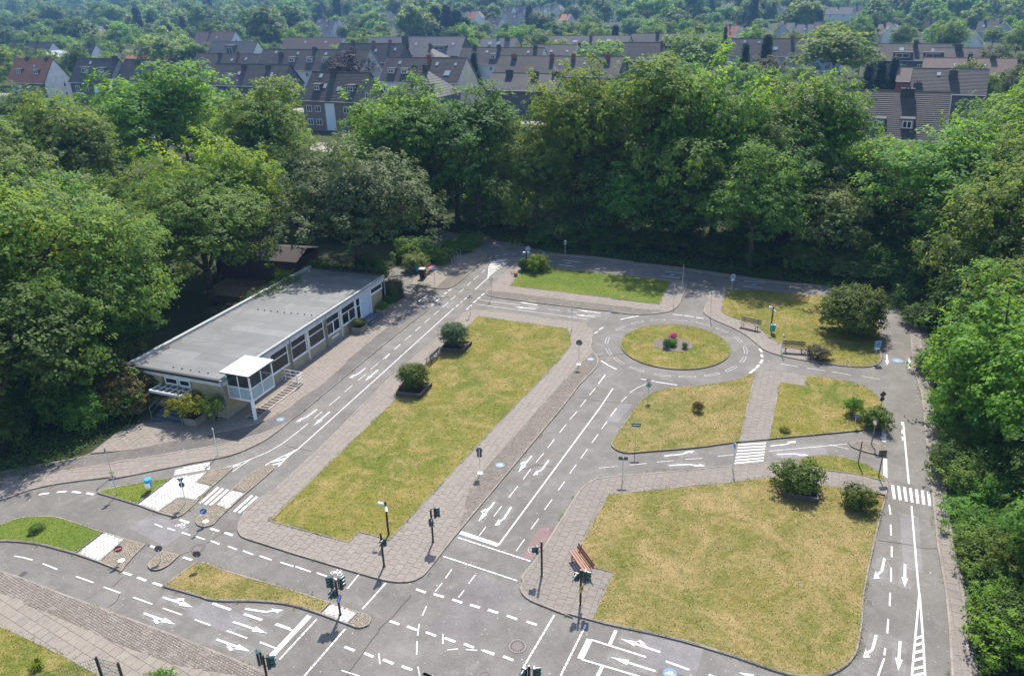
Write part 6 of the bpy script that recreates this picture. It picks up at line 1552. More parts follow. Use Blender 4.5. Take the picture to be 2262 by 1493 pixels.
def row(xs_, zs_, w=1.2, h=1.25): return [(x, z, w, h) for z in zs_ for x in xs_]
house('apartment_house', -144, 242, 17, 9.5, 5.8, 12.3, 'red tiled house with a white gable at the far left', 'red', 'dark', 'white', wins=row((-6.6,-3,1.2,5.2), (3.6,.6)), dormers=((-4.2,1.6,2.6,1.2),(3.6,1.6,2.6,1.2)), sky=((1.5,3.2,.6,.7),), chims=((-3,4.4,1.2,.7,'d'),(6,4.4,1.0,.7,'d')), gwins=((6.5,4.2,.8,1.3),(6.5,1.4,.8,1.3)))
house('apartment_house', -122, 236, 17, 10, 5.9, 12.2, 'slate roofed house with two big dormers right of the red tiled house', 'slate', 'dark', 'grey', wins=row((-5.6,-2,5.4), (3.4,.6), 1.9, 1.5), dormers=((-3,1.8,3.2,1.6),(4.2,1.8,2.6,1.5)), sky=((-2.4,4,.9,1),), chims=((7.6,4.6,1.8,1.2,'d'),), stair=(1.6,3.4,5.3))
house('apartment_house', -103, 228.5, 22, 10, 5.9, 12.0, 'slate roofed row house with three chimneys behind the big maple', 'slate', 'dark', 'dark', sky=((2,3.9,.9,1),), chims=((-5,3.9,1.2,1.1,'d'),(2,3.4,1.1,1.1,'d'),(8.6,4.6,1.4,1,'d')), wins=row((-8,-4,0,4,8), (3.4,.6)))
house('apartment_house', -71, 217, 26, 9.5, 5.8, 10.9, 'long slate roof with a dark gable left of the house with the white stair panel', 'slate', 'dark', 'dark', sky=((-3,2.6,.9,1),(8.5,2.4,.7,1.4)), chims=((-2,3.6,1.4,1.2,'d'),(6.5,3.6,1.4,1.2,'d')), gwins=((2.6,3.2,.9,1.4),(6.4,3.2,.9,1.4)))
house('apartment_house', -38, 171.5, 15.2, 10, 6.5, 11.9, 'taupe house with white windows and a pale stair panel behind the trees', 'slate', 'taupe', 'taupe', wins=row((-6,-3.6,4.0,6.2), (4.0,1.2), 1.5, 1.3)+[(-.6, 3.6, 1.5, 1.2)], dormers=((-4.4,1.6,1.9,1.25),(4.6,1.6,1.9,1.25)), sky=((-4.8,4.2,.8,1),(-2.6,2.4,.8,1.1),(1.4,2.0,1.1,1.0)), chims=((-1.6,4.4,1.4,1.5,'d'),), gwins=((3.0,6.7,.9,1.3),), stair=(-1.6,.9,5.9))
house('apartment_house', -62, 252, 42, 11, 6.6, 12.3, 'very long slate roof with white walls and a row of dormers', 'slate', 'white', 'grey', wins=row((-12,-8,-4,0,4,8,12,16), (4.6,1.6)), dormers=((0,2.0,2.4,1.4),(6,2.0,2.4,1.4),(-7,2,2.4,1.4),(13,2.0,2.4,1.4)), sky=((-15,4.6,.8,.9),(-6,4.4,.8,.9),(5,4.3,.8,.9)), chims=((-12,3.2,1.6,1.6,'d'),(0,5.3,1.4,.8,'d'),(14,5.3,1.3,1,'r')))
house('apartment_house', -97, 276, 29, 10, 5.6, 10.4, 'slate roof with a grey gable left of the very long roof', 'slate', 'grey', 'grey', sky=((3,3,.9,1),(9,3.4,.8,1)), chims=((-3,3.9,1.3,1.3,'d'),(5,4.2,.9,1.4,'r')))
house('timber_gable_house', -153, 425, 26, 13, 5.5, 12.6, 'house with a white gridded gable among the trees at the left', 'brown', 'white', 'white', sky=((2,4,1,1),), chims=((-4,6,1.4,.9,'r'),), gwins=((6,7.5,1.2,1.4),))
house('apartment_house', -50, 290, 28, 10, 6.0, 11.9, 'slate roof with two brick chimneys left of the long grey roof', 'slate', 'dark', 'dark', sky=((3,3,.9,1),(11,3.4,.9,1)), chims=((-8,4.8,1.4,1.2,'d'),(1,4.8,1.2,1,'r'),(8,4.8,1.1,1.2,'r')))
house('apartment_house', -36, 308, 42, 12, 7.0, 12.9, 'long pale grey roof with a wide flue standing at its eaves', 'grey', 'dark', 'dark', dormers=((-9.5,1.5,4.6,1.5),(12,1.5,6,1.5)), sky=((1,3.5,.9,1.1),(17,3.5,.8,1)), chims=((-3,2.2,2.6,4.2,'d'),), wins=row((-14,-8,4,10,16), (4.2,1.4)))
house('pavilion_house', -29, 278, 14, 12, 6.2, 10.8, 'house with a low pyramid roof in front of the long grey roof', 'slate', 'dark', 'dark', hip=True, chims=((.6,6,1.0,.9,'d'),))
house('apartment_house', -23, 208.5, 24, 11, 6.4, 12.0, 'long slate roof with a cream gable in the middle of the town', 'slate', 'white', 'cream', wins=row((-10,-6.6,-3,3,8), (3.9,1.0), 1.5, 1.3), dormers=((-9,1.7,2.2,1.2),(-4.8,1.7,2.2,1.2)), sky=((-7.5,4.2,.8,.9),(4,4,.8,1),(8,2.0,1.6,1.5),(9.5,4,.7,.8),(1.5,2.0,1,.8)), chims=((1.5,4.2,1.0,2.0,'r'),), gwins=((7.2,3.4,.8,1.6),(9,3.4,.8,1.6)))
house('pavilion_house', -21, 177, 13, 11, 6.2, 12.0, 'dark pyramid roof in front of the cream gabled house', 'slate', 'dark', 'dark', hip=True, chims=((-1.8,5.0,1.1,.9,'d'),(.9,5.2,1.1,.9,'d')), dormers=((3.6,1.4,1.8,1.1),))
house('apartment_house', -3, 264, 30, 10, 6.2, 10.9, 'slate roof with white dormers right of the pyramid roof', 'slate', 'white', 'white', dormers=((-9.5,1.5,2.2,1.4),(-2,1.5,2.2,1.4)), sky=((-5,3.6,.9,.9),(10,3.6,.8,.9)), chims=((-10,4.4,1.3,1.4,'d'),(-1,4.4,1.3,1.4,'d'),(12,4.6,1.2,1.2,'d')), wins=row((-12,-8,-2,3,8), (4.1,1.2)))
house('gabled_house', -4, 352, 17, 9, 5.5, 9.8, 'pale grey roof with a yellow gable beside the conifers', 'grey', 'yellow', 'yellow', sky=((-3.8,2.4,1.6,1.6),(0,2.4,1.6,1.6)), chims=((4,3.6,2.4,1.2,'d'),(-1,4.6,1.2,.8,'d')))
house('apartment_house', 13, 222, 37, 11, 6.0, 10.6, 'long brown slate roof with four brick chimneys above the trees', 'slate', 'dark', 'dark', sky=((1,3,.6,.7),(8,3.4,.6,.7)), chims=((-14,5.0,1.5,.9,'r'),(-2.2,4.8,1.1,1.2,'r'),(4.2,4.8,1.1,1.2,'r'),(14,5.0,1.5,1.0,'r')))
house('apartment_house', 3, 186, 18, 9.5, 6.2, 9.4, 'slate roof with three square dark flues just above the tree tops', 'slate', 'dark', 'dark', chims=((-4.4,4.4,1.7,1.0,'d'),(2.4,4.0,1.7,1.1,'d'),(7.4,4.6,1.6,.6,'d')))
house('apartment_house', 17, 284, 22, 10, 6.0, 10.2, 'slate roof with a pale party wall right of the narrow conifer', 'slate', 'white', 'white', sky=((-2,2.6,.9,.9),(4,2.6,.8,.8)), chims=((8,4.4,1.2,1.2,'d'),))
house('apartment_house', 32, 350, 42, 10, 6.0, 10.0, 'far long slate roof with a brick chimney left of the red gable', 'slate', 'grey', 'grey', sky=((-12,2.6,1,1),(-3,2.2,2.0,1.2),(12,2.8,1.4,1.2)), chims=((4,3.0,1.2,1.8,'r'),))
house('apartment_house', 44, 268, 14, 10, 6.0, 11.2, 'house with a red brick gable above the yellow green trees', 'slate', 'dark', 'red', gwins=((5,7.4,.9,1.0),), chims=((6.5,4.5,.8,1,'r'),))
house('apartment_house', 64, 345, 24, 10, 6.0, 10.4, 'plain brown slate roof behind the red gabled house', 'slate', 'dark', 'dark', chims=((-1,4.6,1.4,1,'d'),))
house('apartment_house', 91, 284, 25, 10, 5.2, 10.6, 'slate roof with small skylights behind the two dark conifers', 'slate', 'grey', 'blue', sky=((-8,4,.8,.9),(-3,3.8,.8,.9),(3,2.0,1.4,1.2)), chims=((8,4.6,1,1.2,'r'),))
house('apartment_house', 106, 272, 12, 9, 7.2, 10.8, 'pale blue house front with a dormer right of the dark conifers', 'slate', 'blue', 'blue', wins=row((-3,2.4), (4.4,1.4), 1.8, 1.3), dormers=((-2.8,.9,2.6,1.4),))
house('apartment_house', 119, 238, 21, 10, 6.4, 10.6, 'slate roof with dark dormer bands above a row of dark conifers', 'slate', 'dark', 'dark', dormers=((-2,.6,5,1.5),(6,.6,5,1.5)), sky=((-2.5,3.2,1.1,1.2),(6,3.0,1.1,1.0)), chims=((1,4.2,1.2,1.6,'d'),), wins=row((-6,-2,3,7), (4.0,1.2)))
house('apartment_house', 90, 162, 13.6, 10, 6.0, 10.4, 'slate roof with a tall white party wall at the right', 'slate', 'dark', 'dark', sky=((-2,3.8,.7,.8),), chims=((.6,3.4,1.6,1.2,'d'),(-5.6,1.2,1.6,.8,'d')))
house('apartment_house', 113, 196, 20, 9.5, 6.2, 9.6, 'reddish slate roof behind the one with the white party wall', 'brown', 'red', 'red', sky=((-3,2.6,.5,1.2),(3.4,2.4,.5,1.2)), chims=((0,3.9,1.0,1.6,'d'),(5,4.4,1.2,.9,'d')))
house('apartment_house', 52.5, 113.5, 20, 12.5, 6.2, 12.0, 'nearest slate roof with two small dormers between the trees at the right', 'slate', 'white', 'white', dormers=((1.2,1.1,1.6,1.35),(5.0,1.2,1.6,1.35),(-5.4,1.1,1.6,1.35)), sky=((-3.2,3.8,1.0,1.0),), chims=((-6.5,5.6,1.4,.9,'d'),(4.4,5.7,1.8,.9,'d')), wins=row((-6,-2,2,6), (3.8,1.0)))
house('apartment_house', 131, 230, 16, 10, 6.0, 9.6, 'slate roof behind the pale birches at the right', 'slate', 'dark', 'dark', chims=((-2,4.6,1.8,1.3,'d'),))
house('apartment_house', 101, 200, 6, 8, 4.6, 7.4, 'low red brown tiled house beside the dark conifers at the right', 'brown', 'red', 'red', wins=row((1.5,), (1.2,), 1.0, 1.6))
house('low_hall', -200, 362, 30, 24, 6.4, 8.2, 'low hall with a bright white roof at the far left', 'pale', 'buff', 'buff', cat='hall')
house('apartment_house', -184, 352, 14, 9.5, 5.6, 11.2, 'house with a dormer and pale gable right of the white roofed hall', 'slate', 'cream', 'white', dormers=((-2,1.4,2.6,1.3),(3,1.4,2.6,1.3)), chims=((3,4.4,1.2,1.4,'d'),), gwins=((3,3.6,.9,1.3),(6,3.6,.9,1.3)))
house('apartment_house', -238, 408, 30, 9, 5.5, 10.6, 'slate roof with an orange end left of the white roofed hall', 'slate', 'grey', 'white', chims=((-4,4.2,1.6,1,'d'),(4,4.2,1.4,1,'d')))
house('low_house', -148, 340, 34, 8, 4.4, 7.0, 'low orange tiled roof beside the round grey green tree', 'orange', 'white', 'white')
house('apartment_house', -168, 372, 20, 9, 5.2, 9.4, 'pale slate roof over a row of small dark cypresses', 'brown', 'white', 'white')
house('apartment_house', -112, 330, 24, 10, 6.0, 12.0, 'house with a pointed front window right of the orange roof', 'grey', 'dark', 'white', dormers=((0,1.2,4.2,3.0),), wins=row((-6,0,6), (3.6,), 2.0, 1.6))
house('apartment_house', -92, 384, 34, 10, 5.6, 10.6, 'red brown roof behind the house with the pointed window', 'brown', 'white', 'white', sky=((-4,3,1,1),(8,3,1,1)))
FARHOUSES = [[-28,660,10.8,'r','w'],[-19,669,12.8,'b','w'],[-9,562,12.3,'s','w'],[-38,664,13.8,'s','w'],[-74,790,11.2,'f','w'],[-89,661,13.0,'s','g'],[-74,587,9.0,'s','w'],[-16,863,6.6,'r','w'],[1,718,11.7,'s','w'],[12,721,9.8,'s','g'],[20,701,8.4,'s','w'],[29,712,10.1,'s','w'],[39,731,11.9,'s','w'],[43,604,5.3,'r','w'],[53,759,14.0,'s','g'],[68,809,15.8,'s','g'],[70,685,12.7,'s','w'],[82,710,10.8,'s','g'],[85,655,10.0,'s','w'],[188,712,10.9,'s','w'],[208,747,12.2,'b','g'],[219,639,17.5,'s','g'],[237,637,16.7,'s','g'],[244,606,18.2,'s','w'],[262,617,10.1,'s','w'],[287,649,12.0,'b','g'],[316,666,21.8,'f','g'],[117,425,7.0,'r','g'],[120,415,6.7,'f','w'],[126,404,7.4,'f','w'],[154,453,6.2,'s','g'],[153,436,6.7,'s','g'],[155,425,7.0,'f','w'],[172,446,6.9,'s','w'],[194,419,6.6,'b','c'],[201,412,6.9,'f','w'],[208,434,8.2,'s','w'],[225,431,7.1,'s','g'],[234,420,7.0,'s','g'],[242,412,9.1,'s','g'],[252,405,10.3,'f','g'],[262,398,9.1,'s','g'],[194,330,9.8,'s','w'],[-281,577,7.0,'s','w'],[-139,623,7.5,'s','w'],[-127,608,8.0,'s','w'],[-120,557,9.1,'f','w'],[-106,723,11.8,'s','w'],[-75,655,12.1,'s','g'],[6,621,11.5,'s','g']]
FT = {'r': ('orange', 'red tiled'), 'b': ('brown', 'brown tiled'), 's': ('slate', 'slate roofed'), 'f': ('grey', 'pale roofed')}
rh = random.Random(9)
for x, y, w, rc, wc in FARHOUSES:
    roof, rt = FT[rc]; wall = {'w': 'white', 'g': 'grey', 'c': 'cream'}[wc]; wt = {'w': 'white', 'g': 'grey', 'c': 'cream'}[wc]
    L = max(w, 8); D = 9.5
    where = 'among the trees near the right edge' if x > 180 and y > 500 else 'in the row beyond the right hand conifers' if x > 100 else 'among the far trees in the middle' if x > -60 else 'among the far trees at the left'
    house('small_house', x, y, L, D, 4.5, 9.2+rh.uniform(-.6, .8), f'small {rt} house with {wt} walls {where}', roof, wall, wall, ang=rh.choice((-26, -40, -30, 58)), wins=row((-L*.28, L*.25), (2.2,), 1.2, 1.2), sky=((rh.uniform(-2, 2), 2.4, 1.2, 1.2),), chims=((rh.uniform(-2, 2), 4.5, .9, .8, rh.choice('rd')),), group=f'far {rt} houses with {wt} walls {where}')
# ------------------------------------------------------------------ foliage
def leaves_np(rng, P, Nrm, size, aspect=.62, droop=.25, flat=.35):
    """leaf blades (folded rhombi) at points P with facing Nrm"""
    n = len(P)
    Nn = Nrm + rng.normal(0, flat, (n, 3)); Nn /= np.linalg.norm(Nn, axis=1)[:, None]
    Tn = rng.normal(0, 1, (n, 3)); Tn -= (Tn*Nn).sum(1)[:, None]*Nn; Tn[:, 2] -= droop; Tn -= (Tn*Nn).sum(1)[:, None]*Nn
    Tn /= np.linalg.norm(Tn, axis=1)[:, None]+1e-9
    Bn = np.cross(Nn, Tn)
    s = (size*rng.uniform(.65, 1.25, n))[:, None]
    V = np.empty((n, 4, 3))
    V[:, 0] = P - Tn*s*.5; V[:, 2] = P + Tn*s*.5 - Nn*s*.08
    V[:, 1] = P + Bn*s*aspect*.5 - Nn*s*.14 + Tn*s*.05; V[:, 3] = P - Bn*s*aspect*.5 - Nn*s*.14 + Tn*s*.05
    return V
def leaf_mesh(name, V, tint, mats, extra=None):
    n = len(V); nv = n*4
    co = V.reshape(-1, 3)
    me = bpy.data.meshes.new(name)
    ev = len(extra.v) if extra else 0
    faces = np.arange(nv).reshape(n, 4)
    if extra is None:
        me.vertices.add(nv); me.vertices.foreach_set('co', co.ravel().astype(np.float32))
        me.loops.add(nv); me.loops.foreach_set('vertex_index', faces.ravel().astype(np.int32))
        me.polygons.add(n); me.polygons.foreach_set('loop_start', np.arange(0, nv, 4).astype(np.int32))
    else:
        me.from_pydata(co.tolist()+[tuple(p) for p in extra.v], [], faces.tolist()+[tuple(i+nv for i in f) for f in extra.f])
    for m in mats: me.materials.append(m)
    if extra is not None: me.polygons.foreach_set('material_index', [0]*n+[1]*len(extra.f))
    at_ = me.attributes.new('tint', 'FLOAT', 'POINT')
    at_.data.foreach_set('value', np.concatenate([np.repeat(tint, 4), np.full(ev, .3)]).astype(np.float32))
    me.update(calc_edges=True)
    return me
def crown(seed, R_, H_, z0, leaf, cover=2.0, kind='round', lumpy=.30, top=.55):
    """crown of radius R_, from z0 up to H_: lumps on branch ends, each a cloud of blades"""
    rng = np.random.default_rng(seed)
    zc = z0 + (H_-z0)*(.4 if kind == 'conifer' else .46); hz = (H_-z0)/2
    C, RR = [], []
    if kind == 'conifer':
        n = 60
        for i in range(n):
            t = i/n; z = z0+(H_-z0)*t; r = R_*(1-t)**.85*rng.uniform(.75, 1.1)+.08; a = i*2.4+rng.uniform(-.4, .4)
            for q in (.35, .8): C.append((r*q*cos(a), r*q*sin(a), z-r*q*.18)); RR.append(max(.16*R_, r*.32))
    else:
        n = 110 if kind == 'dome' else int(26/lumpy*.72)
        for i in range(n):
            d = rng.normal(0, 1, 3); d /= np.linalg.norm(d)
            if d[2] < -.55: d[2] = -d[2]*.6
            f = rng.uniform(.50, .84) if i % 5 else rng.uniform(.1, .5)
            wob = 1+.22*sin(3*atan2(d[1], d[0])+seed)+.10*sin(7*d[2]+seed*2)
            tip = i % 6 == 3 and kind != 'dome'
            if kind == 'dome': f, wob = rng.uniform(.58, .66), 1.0
            if tip: f = rng.uniform(.90, 1.04)
            c = (d[0]*R_*f*wob, d[1]*R_*f*wob, zc+d[2]*hz*f*(1.06 if d[2] > 0 else 1.0))
            C.append(c); RR.append(R_*lumpy*(rng.uniform(.36, .60) if tip else rng.uniform(.92, 1.08) if kind == 'dome' else rng.uniform(.72, 1.32)))
    C, RR = np.array(C), np.array(RR)
    P, Nn, T = [], [], []
    sc = max(leaf*1.55, .13)
    for c, r in zip(C, RR):
        k = int(cover*4*pi*r*r/(leaf*leaf*.62)*.34)
        per = 13
        ns = max(5, k//per)
        d = rng.normal(0, 1, (ns, 3)); d[:, 2] += .34; d /= np.linalg.norm(d, axis=1)[:, None]
        rad = r*(1-.50*rng.random(ns)**2.4)*(1+.20*np.sin(d[:, 0]*4+c[0]*3)*np.sin(d[:, 1]*4+c[1]*3))
        spur = rng.random(ns) < (.10 if kind == 'round' else .015)
        rad = rad*np.where(spur, rng.uniform(1.05, 1.32, ns), 1.0)
        sq = np.array([1.12, 1.12, .80]) if kind != 'conifer' else np.array([1.25, 1.25, .5])
        sub = c+d*rad[:, None]*sq
        st_ = np.clip(rng.normal(.42, .24, ns)+rng.normal(0, .14), 0, 1)
        off = rng.normal(0, 1, (ns, per, 3))*np.array([1, 1, .55])*sc*.46
        off[..., 2] -= (off[..., 0]**2+off[..., 1]**2)*.35/sc
        P.append((sub[:, None, :]+off).reshape(-1, 3))
        out = c-np.array([0, 0, zc]); out = out/(np.linalg.norm(out)+1e-6)
        nn = (d*.62+np.array([0, 0, .70])+out*.22)[:, None, :]+off/sc*np.array([.55, .55, .1])
        Nn.append(nn.reshape(-1, 3))
        T.append(np.clip(st_[:, None]+rng.normal(0, .13, (ns, per)), 0, 1).ravel())
    P, Nn, T = np.concatenate(P), np.concatenate(Nn), np.concatenate(T)
    return leaves_np(rng, P, Nn, leaf, droop=.35 if kind != 'conifer' else .15, flat=.26), T, C
def trunk_mb(C, H_, r, zt, seed, n_br=11, mb=None, lean=.03):
    rng = random.Random(seed); b = mb or MB()
    pts = [(0, 0, -.2)]
    k = 5
    for i in range(1, k+1):
        z = zt*i/k; pts.append((rng.uniform(-lean, lean)*z, rng.uniform(-lean, lean)*z, z))
    for i in range(k):
        f0, f1 = 1-.55*i/k, 1-.55*(i+1)/k
        b.tube(pts[i], pts[i+1], r*(1.35 if i == 0 else f0), r*f1, 8, 0)
    idx = list(range(len(C))); rng.shuffle(idx)
    for j in idx[:n_br]:
        c = C[j]; s = pts[rng.randint(2, k)]
        m = (s[0]*.5+c[0]*.5, s[1]*.5+c[1]*.5, s[2]*.45+c[2]*.55)
        b.tube(s, m, r*.42, r*.26, 5, 0, False); b.tube(m, tuple(c), r*.26, r*.08, 5, 0, False)
    return b
# unit meshes by size class: radius, height, crown base
CLASSES = {'large': (8.0, 17.0, 2.2, .34, 2.1, .25), 'tall': (5.6, 17.0, 1.8, .32, 2.0, .29), 'medium': (5.2, 13.0, 1.2, .29, 2.0, .28), 'small': (3.6, 9.5, .6, .26, 2.0, .30)}
PROTO = {}
for ci, (cn, (r, h, z0, lf, cv, lp)) in enumerate(CLASSES.items()):
    for s in range(3):
        V, T_, C = crown(100*ci+s*7+3, r, h, z0, lf, cv, 'round', lp)
        cm = leaf_mesh('crown', V, T_, [LEAF['maple_mid']])
        tm = trunk_mb(C, h, h*.020+.05, h*.62, ci*10+s, 14 if cn == 'large' else 10).mesh('trunk', M['bark'], True)
        PROTO[(cn, s)] = (cm, tm, r, h)
def pick_class(r, h):
    return 'large' if r > 6.8 else 'tall' if h > 14.5 else 'medium' if r > 4.4 else 'small'
def crown_obj(par, me, leafkey, **kw):
    o = link('crown', me, par, **kw)
    o.material_slots[0].link = 'OBJECT'; o.material_slots[0].material = LEAF[leafkey]
    return o
tcount = [0]
def tree(name, x, y, h, r, leafkey, label, group='trees of the wood round the park', cat='tree', variant=None, cls=None):
    tcount[0] += 1
    c = cls or pick_class(r, h)
    cm, tm, pr, ph = PROTO[(c, tcount[0] % 3 if variant is None else variant)]
    t = empty(name, (x, y, terrain(x, y)-.02), random.uniform(0, 6.28), label, cat, group)
    sc = (r/pr, r/pr, h/ph)
    link('trunk', tm, t, scale=sc); crown_obj(t, cm, leafkey, scale=sc)
    return t
NEAR = [
 ('maple', -50.3, 114.4, 18.2, 11.0, 'maple_mid', 'huge domed mid green maple in front of the slate roofs at the left'),
 ('broadleaf_tree', -91.7, 148, 12.5, 6.2, 'blue_green', 'round blue green tree below the red tiled house'),
 ('broadleaf_tree', -56.5, 98, 15.6, 7.4, 'olive', 'dark olive tree left of the bright yellow green maple'),
 ('broadleaf_tree', -54.8, 81.7, 14.6, 6.4, 'grey_green', 'grey green tree at the left edge above the yellowish one'),
 ('maple', -30.7, 77.6, 13.4, 6.8, 'bright', 'bright yellow green maple left of the olive lime tree'),
 ('maple', -28.3, 68, 11.8, 6.2, 'light', 'pale green maple overhanging the rear of the flat roof'),
 ('maple', -36.9, 51.6, 16.4, 5.6, 'yellow', 'yellowish green maple filling the left edge'),
 ('broadleaf_tree', -36.2, 59, 13.3, 4.6, 'grey_green', 'grey green tree right of the yellowish maple'),
 ('maple', -29.8, 55.6, 12.0, 4.2, 'light', 'lighter green tree leaning to the left end of the flat roof'),
 ('broadleaf_tree', -33.5, 44.5, 11.0, 4.8, 'dark', 'dark tree at the left edge above the grass slope'),
 ('broadleaf_tree', -31.4, 48.6, 10.0, 4.0, 'maple_mid', 'low dark tree beside the thin lamp post'),
 ('broadleaf_tree', -29.6, 53.6, 6.4, 2.2, 'dark', 'small dark tree behind the left gable of the building'),
 ('broadleaf_tree', -31.6, 102, 16.6, 7.0, 'olive', 'olive tree between the huge maple and the house with the stair panel'),
 ('lime_tree', -15.2, 73.2, 13.2, 8.0, 'lime', 'broad olive lime tree at the far end of the flat roof'),
 ('maple', -12.7, 95.8, 16.4, 8.0, 'maple_mid', 'tall maple behind the lime tree'),
 ('broadleaf_tree', -3.6, 91.8, 16.8, 5.5, 'dark', 'dark tree in the middle of the wood edge'),
 ('broadleaf_tree', 3.2, 87.3, 12.2, 4.3, 'olive', 'olive brown tree in front of the dark wood'),
 ('maple', 8.3, 90.8, 18.2, 6.4, 'yellow', 'yellow green maple top below the square dark flues'),
 ('maple', 17.5, 88, 19.4, 8.4, 'light', 'tallest pale green maple in the middle right of the wood'),
 ('maple', 23.6, 86.0, 18.6, 6.2, 'maple_mid', 'mid green maple right of the tallest one'),
 ('beech', 24.7, 74.9, 11.8, 4.5, 'beech', 'lower beech with drooping sprays beside the top road'),
 ('broadleaf_tree', 32.2, 86.5, 16.8, 5.6, 'olive', 'olive tree below the tiled roof at the right'),
 ('maple', 34.6, 83.8, 17.0, 4.7, 'maple_mid', 'fresh green maple left of the nearest slate roof'),
 ('broadleaf_tree', 32.9, 96.5, 15.8, 3.9, 'brown', 'thin brownish tree between the two maple tops'),
 ('broadleaf_tree', 38.8, 79.5, 10.5, 3.6, 'dark', 'dark tree in the gap at the right'),
 ('maple', 51.4, 77.6, 14.6, 7.6, 'maple_mid', 'wide maple right of the nearest slate roof'),
 ('maple', 58.3, 85, 17.0, 6.4, 'light', 'light maple at the upper right edge'),
 ('maple', 40.4, 70.4, 14.4, 5.6, 'maple_mid', 'spreading maple over the curve of the road'),
 ('broadleaf_tree', 40.6, 56.0, 14.2, 6.0, 'olive', 'olive flecked tree at the right edge above the chestnut'),
 ('broadleaf_tree', 40.0, 63.5, 9.6, 3.8, 'grey_green', 'grey green tree beside the road bend'),
 ('chestnut', 29.6, 41.4, 8.8, 3.6, 'chestnut', 'bright green chestnut overhanging the right pavement'),
 ('chestnut', 29.4, 36.4, 9.2, 3.4, 'chestnut', 'second bright green chestnut nearer the right edge'),
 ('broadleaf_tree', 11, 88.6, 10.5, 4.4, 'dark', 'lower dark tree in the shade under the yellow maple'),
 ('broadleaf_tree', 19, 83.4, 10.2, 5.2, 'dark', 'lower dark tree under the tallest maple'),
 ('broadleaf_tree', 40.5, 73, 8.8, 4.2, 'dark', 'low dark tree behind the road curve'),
 ('maple', -6.6, 96, 10, 4.4, 'maple_mid', 'lower maple in the wood edge behind the paved yard'),
 ('broadleaf_tree', -10.4, 95.6, 7.4, 4.0, 'dark', 'low dark tree behind the lime tree'),
 ('broadleaf_tree', -43.1, 84.9, 9.4, 4.2, 'olive', 'olive tree left of the bright maple'),
 ('broadleaf_tree', -34.5, 92.5, 9.5, 4.5, 'dark', 'dark tree behind the bright yellow green maple'),
 ('maple', -62.5, 95, 14.2, 6.5, 'maple_mid', 'green tree at the left edge below the round blue green one'),
 ('broadleaf_tree', -23.5, 91.5, 11, 4.4, 'dark', 'dark tree between the bright maple and the lime tree'),
 ('broadleaf_tree', -45, 70, 11.5, 5.0, 'dark', 'dark tree in the hollow left of the pale maple'),
 ('broadleaf_tree', -46, 60, 14, 5.6, 'olive', 'olive tree at the left edge behind the yellowish maple'),
 ('maple', 47, 66, 14.5, 6.4, 'olive', 'olive green maple at the right edge'),
 ('maple', 63, 78, 15, 6.4, 'maple_mid', 'maple cut by the right edge below the light one'),
 ('broadleaf_tree', 29.5, 80.5, 12.5, 4.6, 'dark', 'dark tree behind the drooping beech'),
 ('broadleaf_tree', 13.5, 83.0, 9.0, 3.4, 'beech', 'slender tree with a bare trunk at the top road'),
 ('broadleaf_tree', 32.5, 74.5, 8.5, 3.6, 'grey_green', 'small grey green tree over the ground cover'),
 ('broadleaf_tree', 28.0, 31.0, 6.6, 2.8, 'dark', 'dark tree cut by the right edge below the chestnuts'),
 ('broadleaf_tree', 25.6, 27.0, 6.0, 2.8, 'maple_mid', 'fresh green tree in the lower right corner'),
 ('broadleaf_tree', 31.5, 33.5, 8.0, 3.6, 'olive', 'olive tree at the right edge behind the hedge'),
 ('broadleaf_tree', 24.2, 22.6, 5.6, 2.6, 'dark', 'dark tree cut by the lower right corner'),
 ('maple', 44, 60, 12.5, 6.0, 'maple_mid', 'mid green maple behind the olive flecked tree'),
 ('maple', 36.5, 46.5, 11.5, 5.0, 'olive', 'olive green tree at the right edge behind the chestnuts'),
 ('broadleaf_tree', 36.4, 53.5, 8.5, 3.6, 'dark', 'dark tree between the road bend and the chestnuts'),
 ('maple', 33.4, 46.0, 9.4, 3.9, 'maple_mid', 'mid green maple just above the bright chestnut'),
 ('maple', 53, 70, 15, 6.5, 'olive', 'olive maple near the right edge in front of the light one'),
 ('maple', -41.5, 68, 12.5, 4.8, 'maple_mid', 'shaded maple behind the grey green tree at the left'),
]
for n_, x, y, h, r, lk, lab in NEAR: tree(n_, x, y, h*1.12, r*(1.0 if n_ == 'lime_tree' else 1.18), lk, lab)
# a deeper belt of the wood, seen between the front crowns
rb = random.Random(21)
belt = 0
for i in range(160):
    x = rb.uniform(-105, 95); yl = 128-.49*(x-5) - 9
    y = rb.uniform(max(88, yl-34), yl)
    if belt >= 34 or y > yl or abs(x) > y*.75+6: continue
    if any(hypot(x-t[1], y-t[2]) < (t[4]+2.6) for t in NEAR): continue
    if 46 < x < 70 and y > 84: continue
    if -52 < x < -18 and y > 118: continue
    belt += 1
    tree('broadleaf_tree', x, y, rb.uniform(10, 13.5), rb.uniform(3.6, 5.2), rb.choice(('dark', 'maple_mid', 'olive', 'dark')), 'dark green tree of the deeper wood mostly hidden behind the front crowns', 'deeper trees of the wood')

ORD = 'first second third fourth fifth sixth seventh eighth ninth tenth eleventh twelfth thirteenth fourteenth fifteenth sixteenth seventeenth'.split()
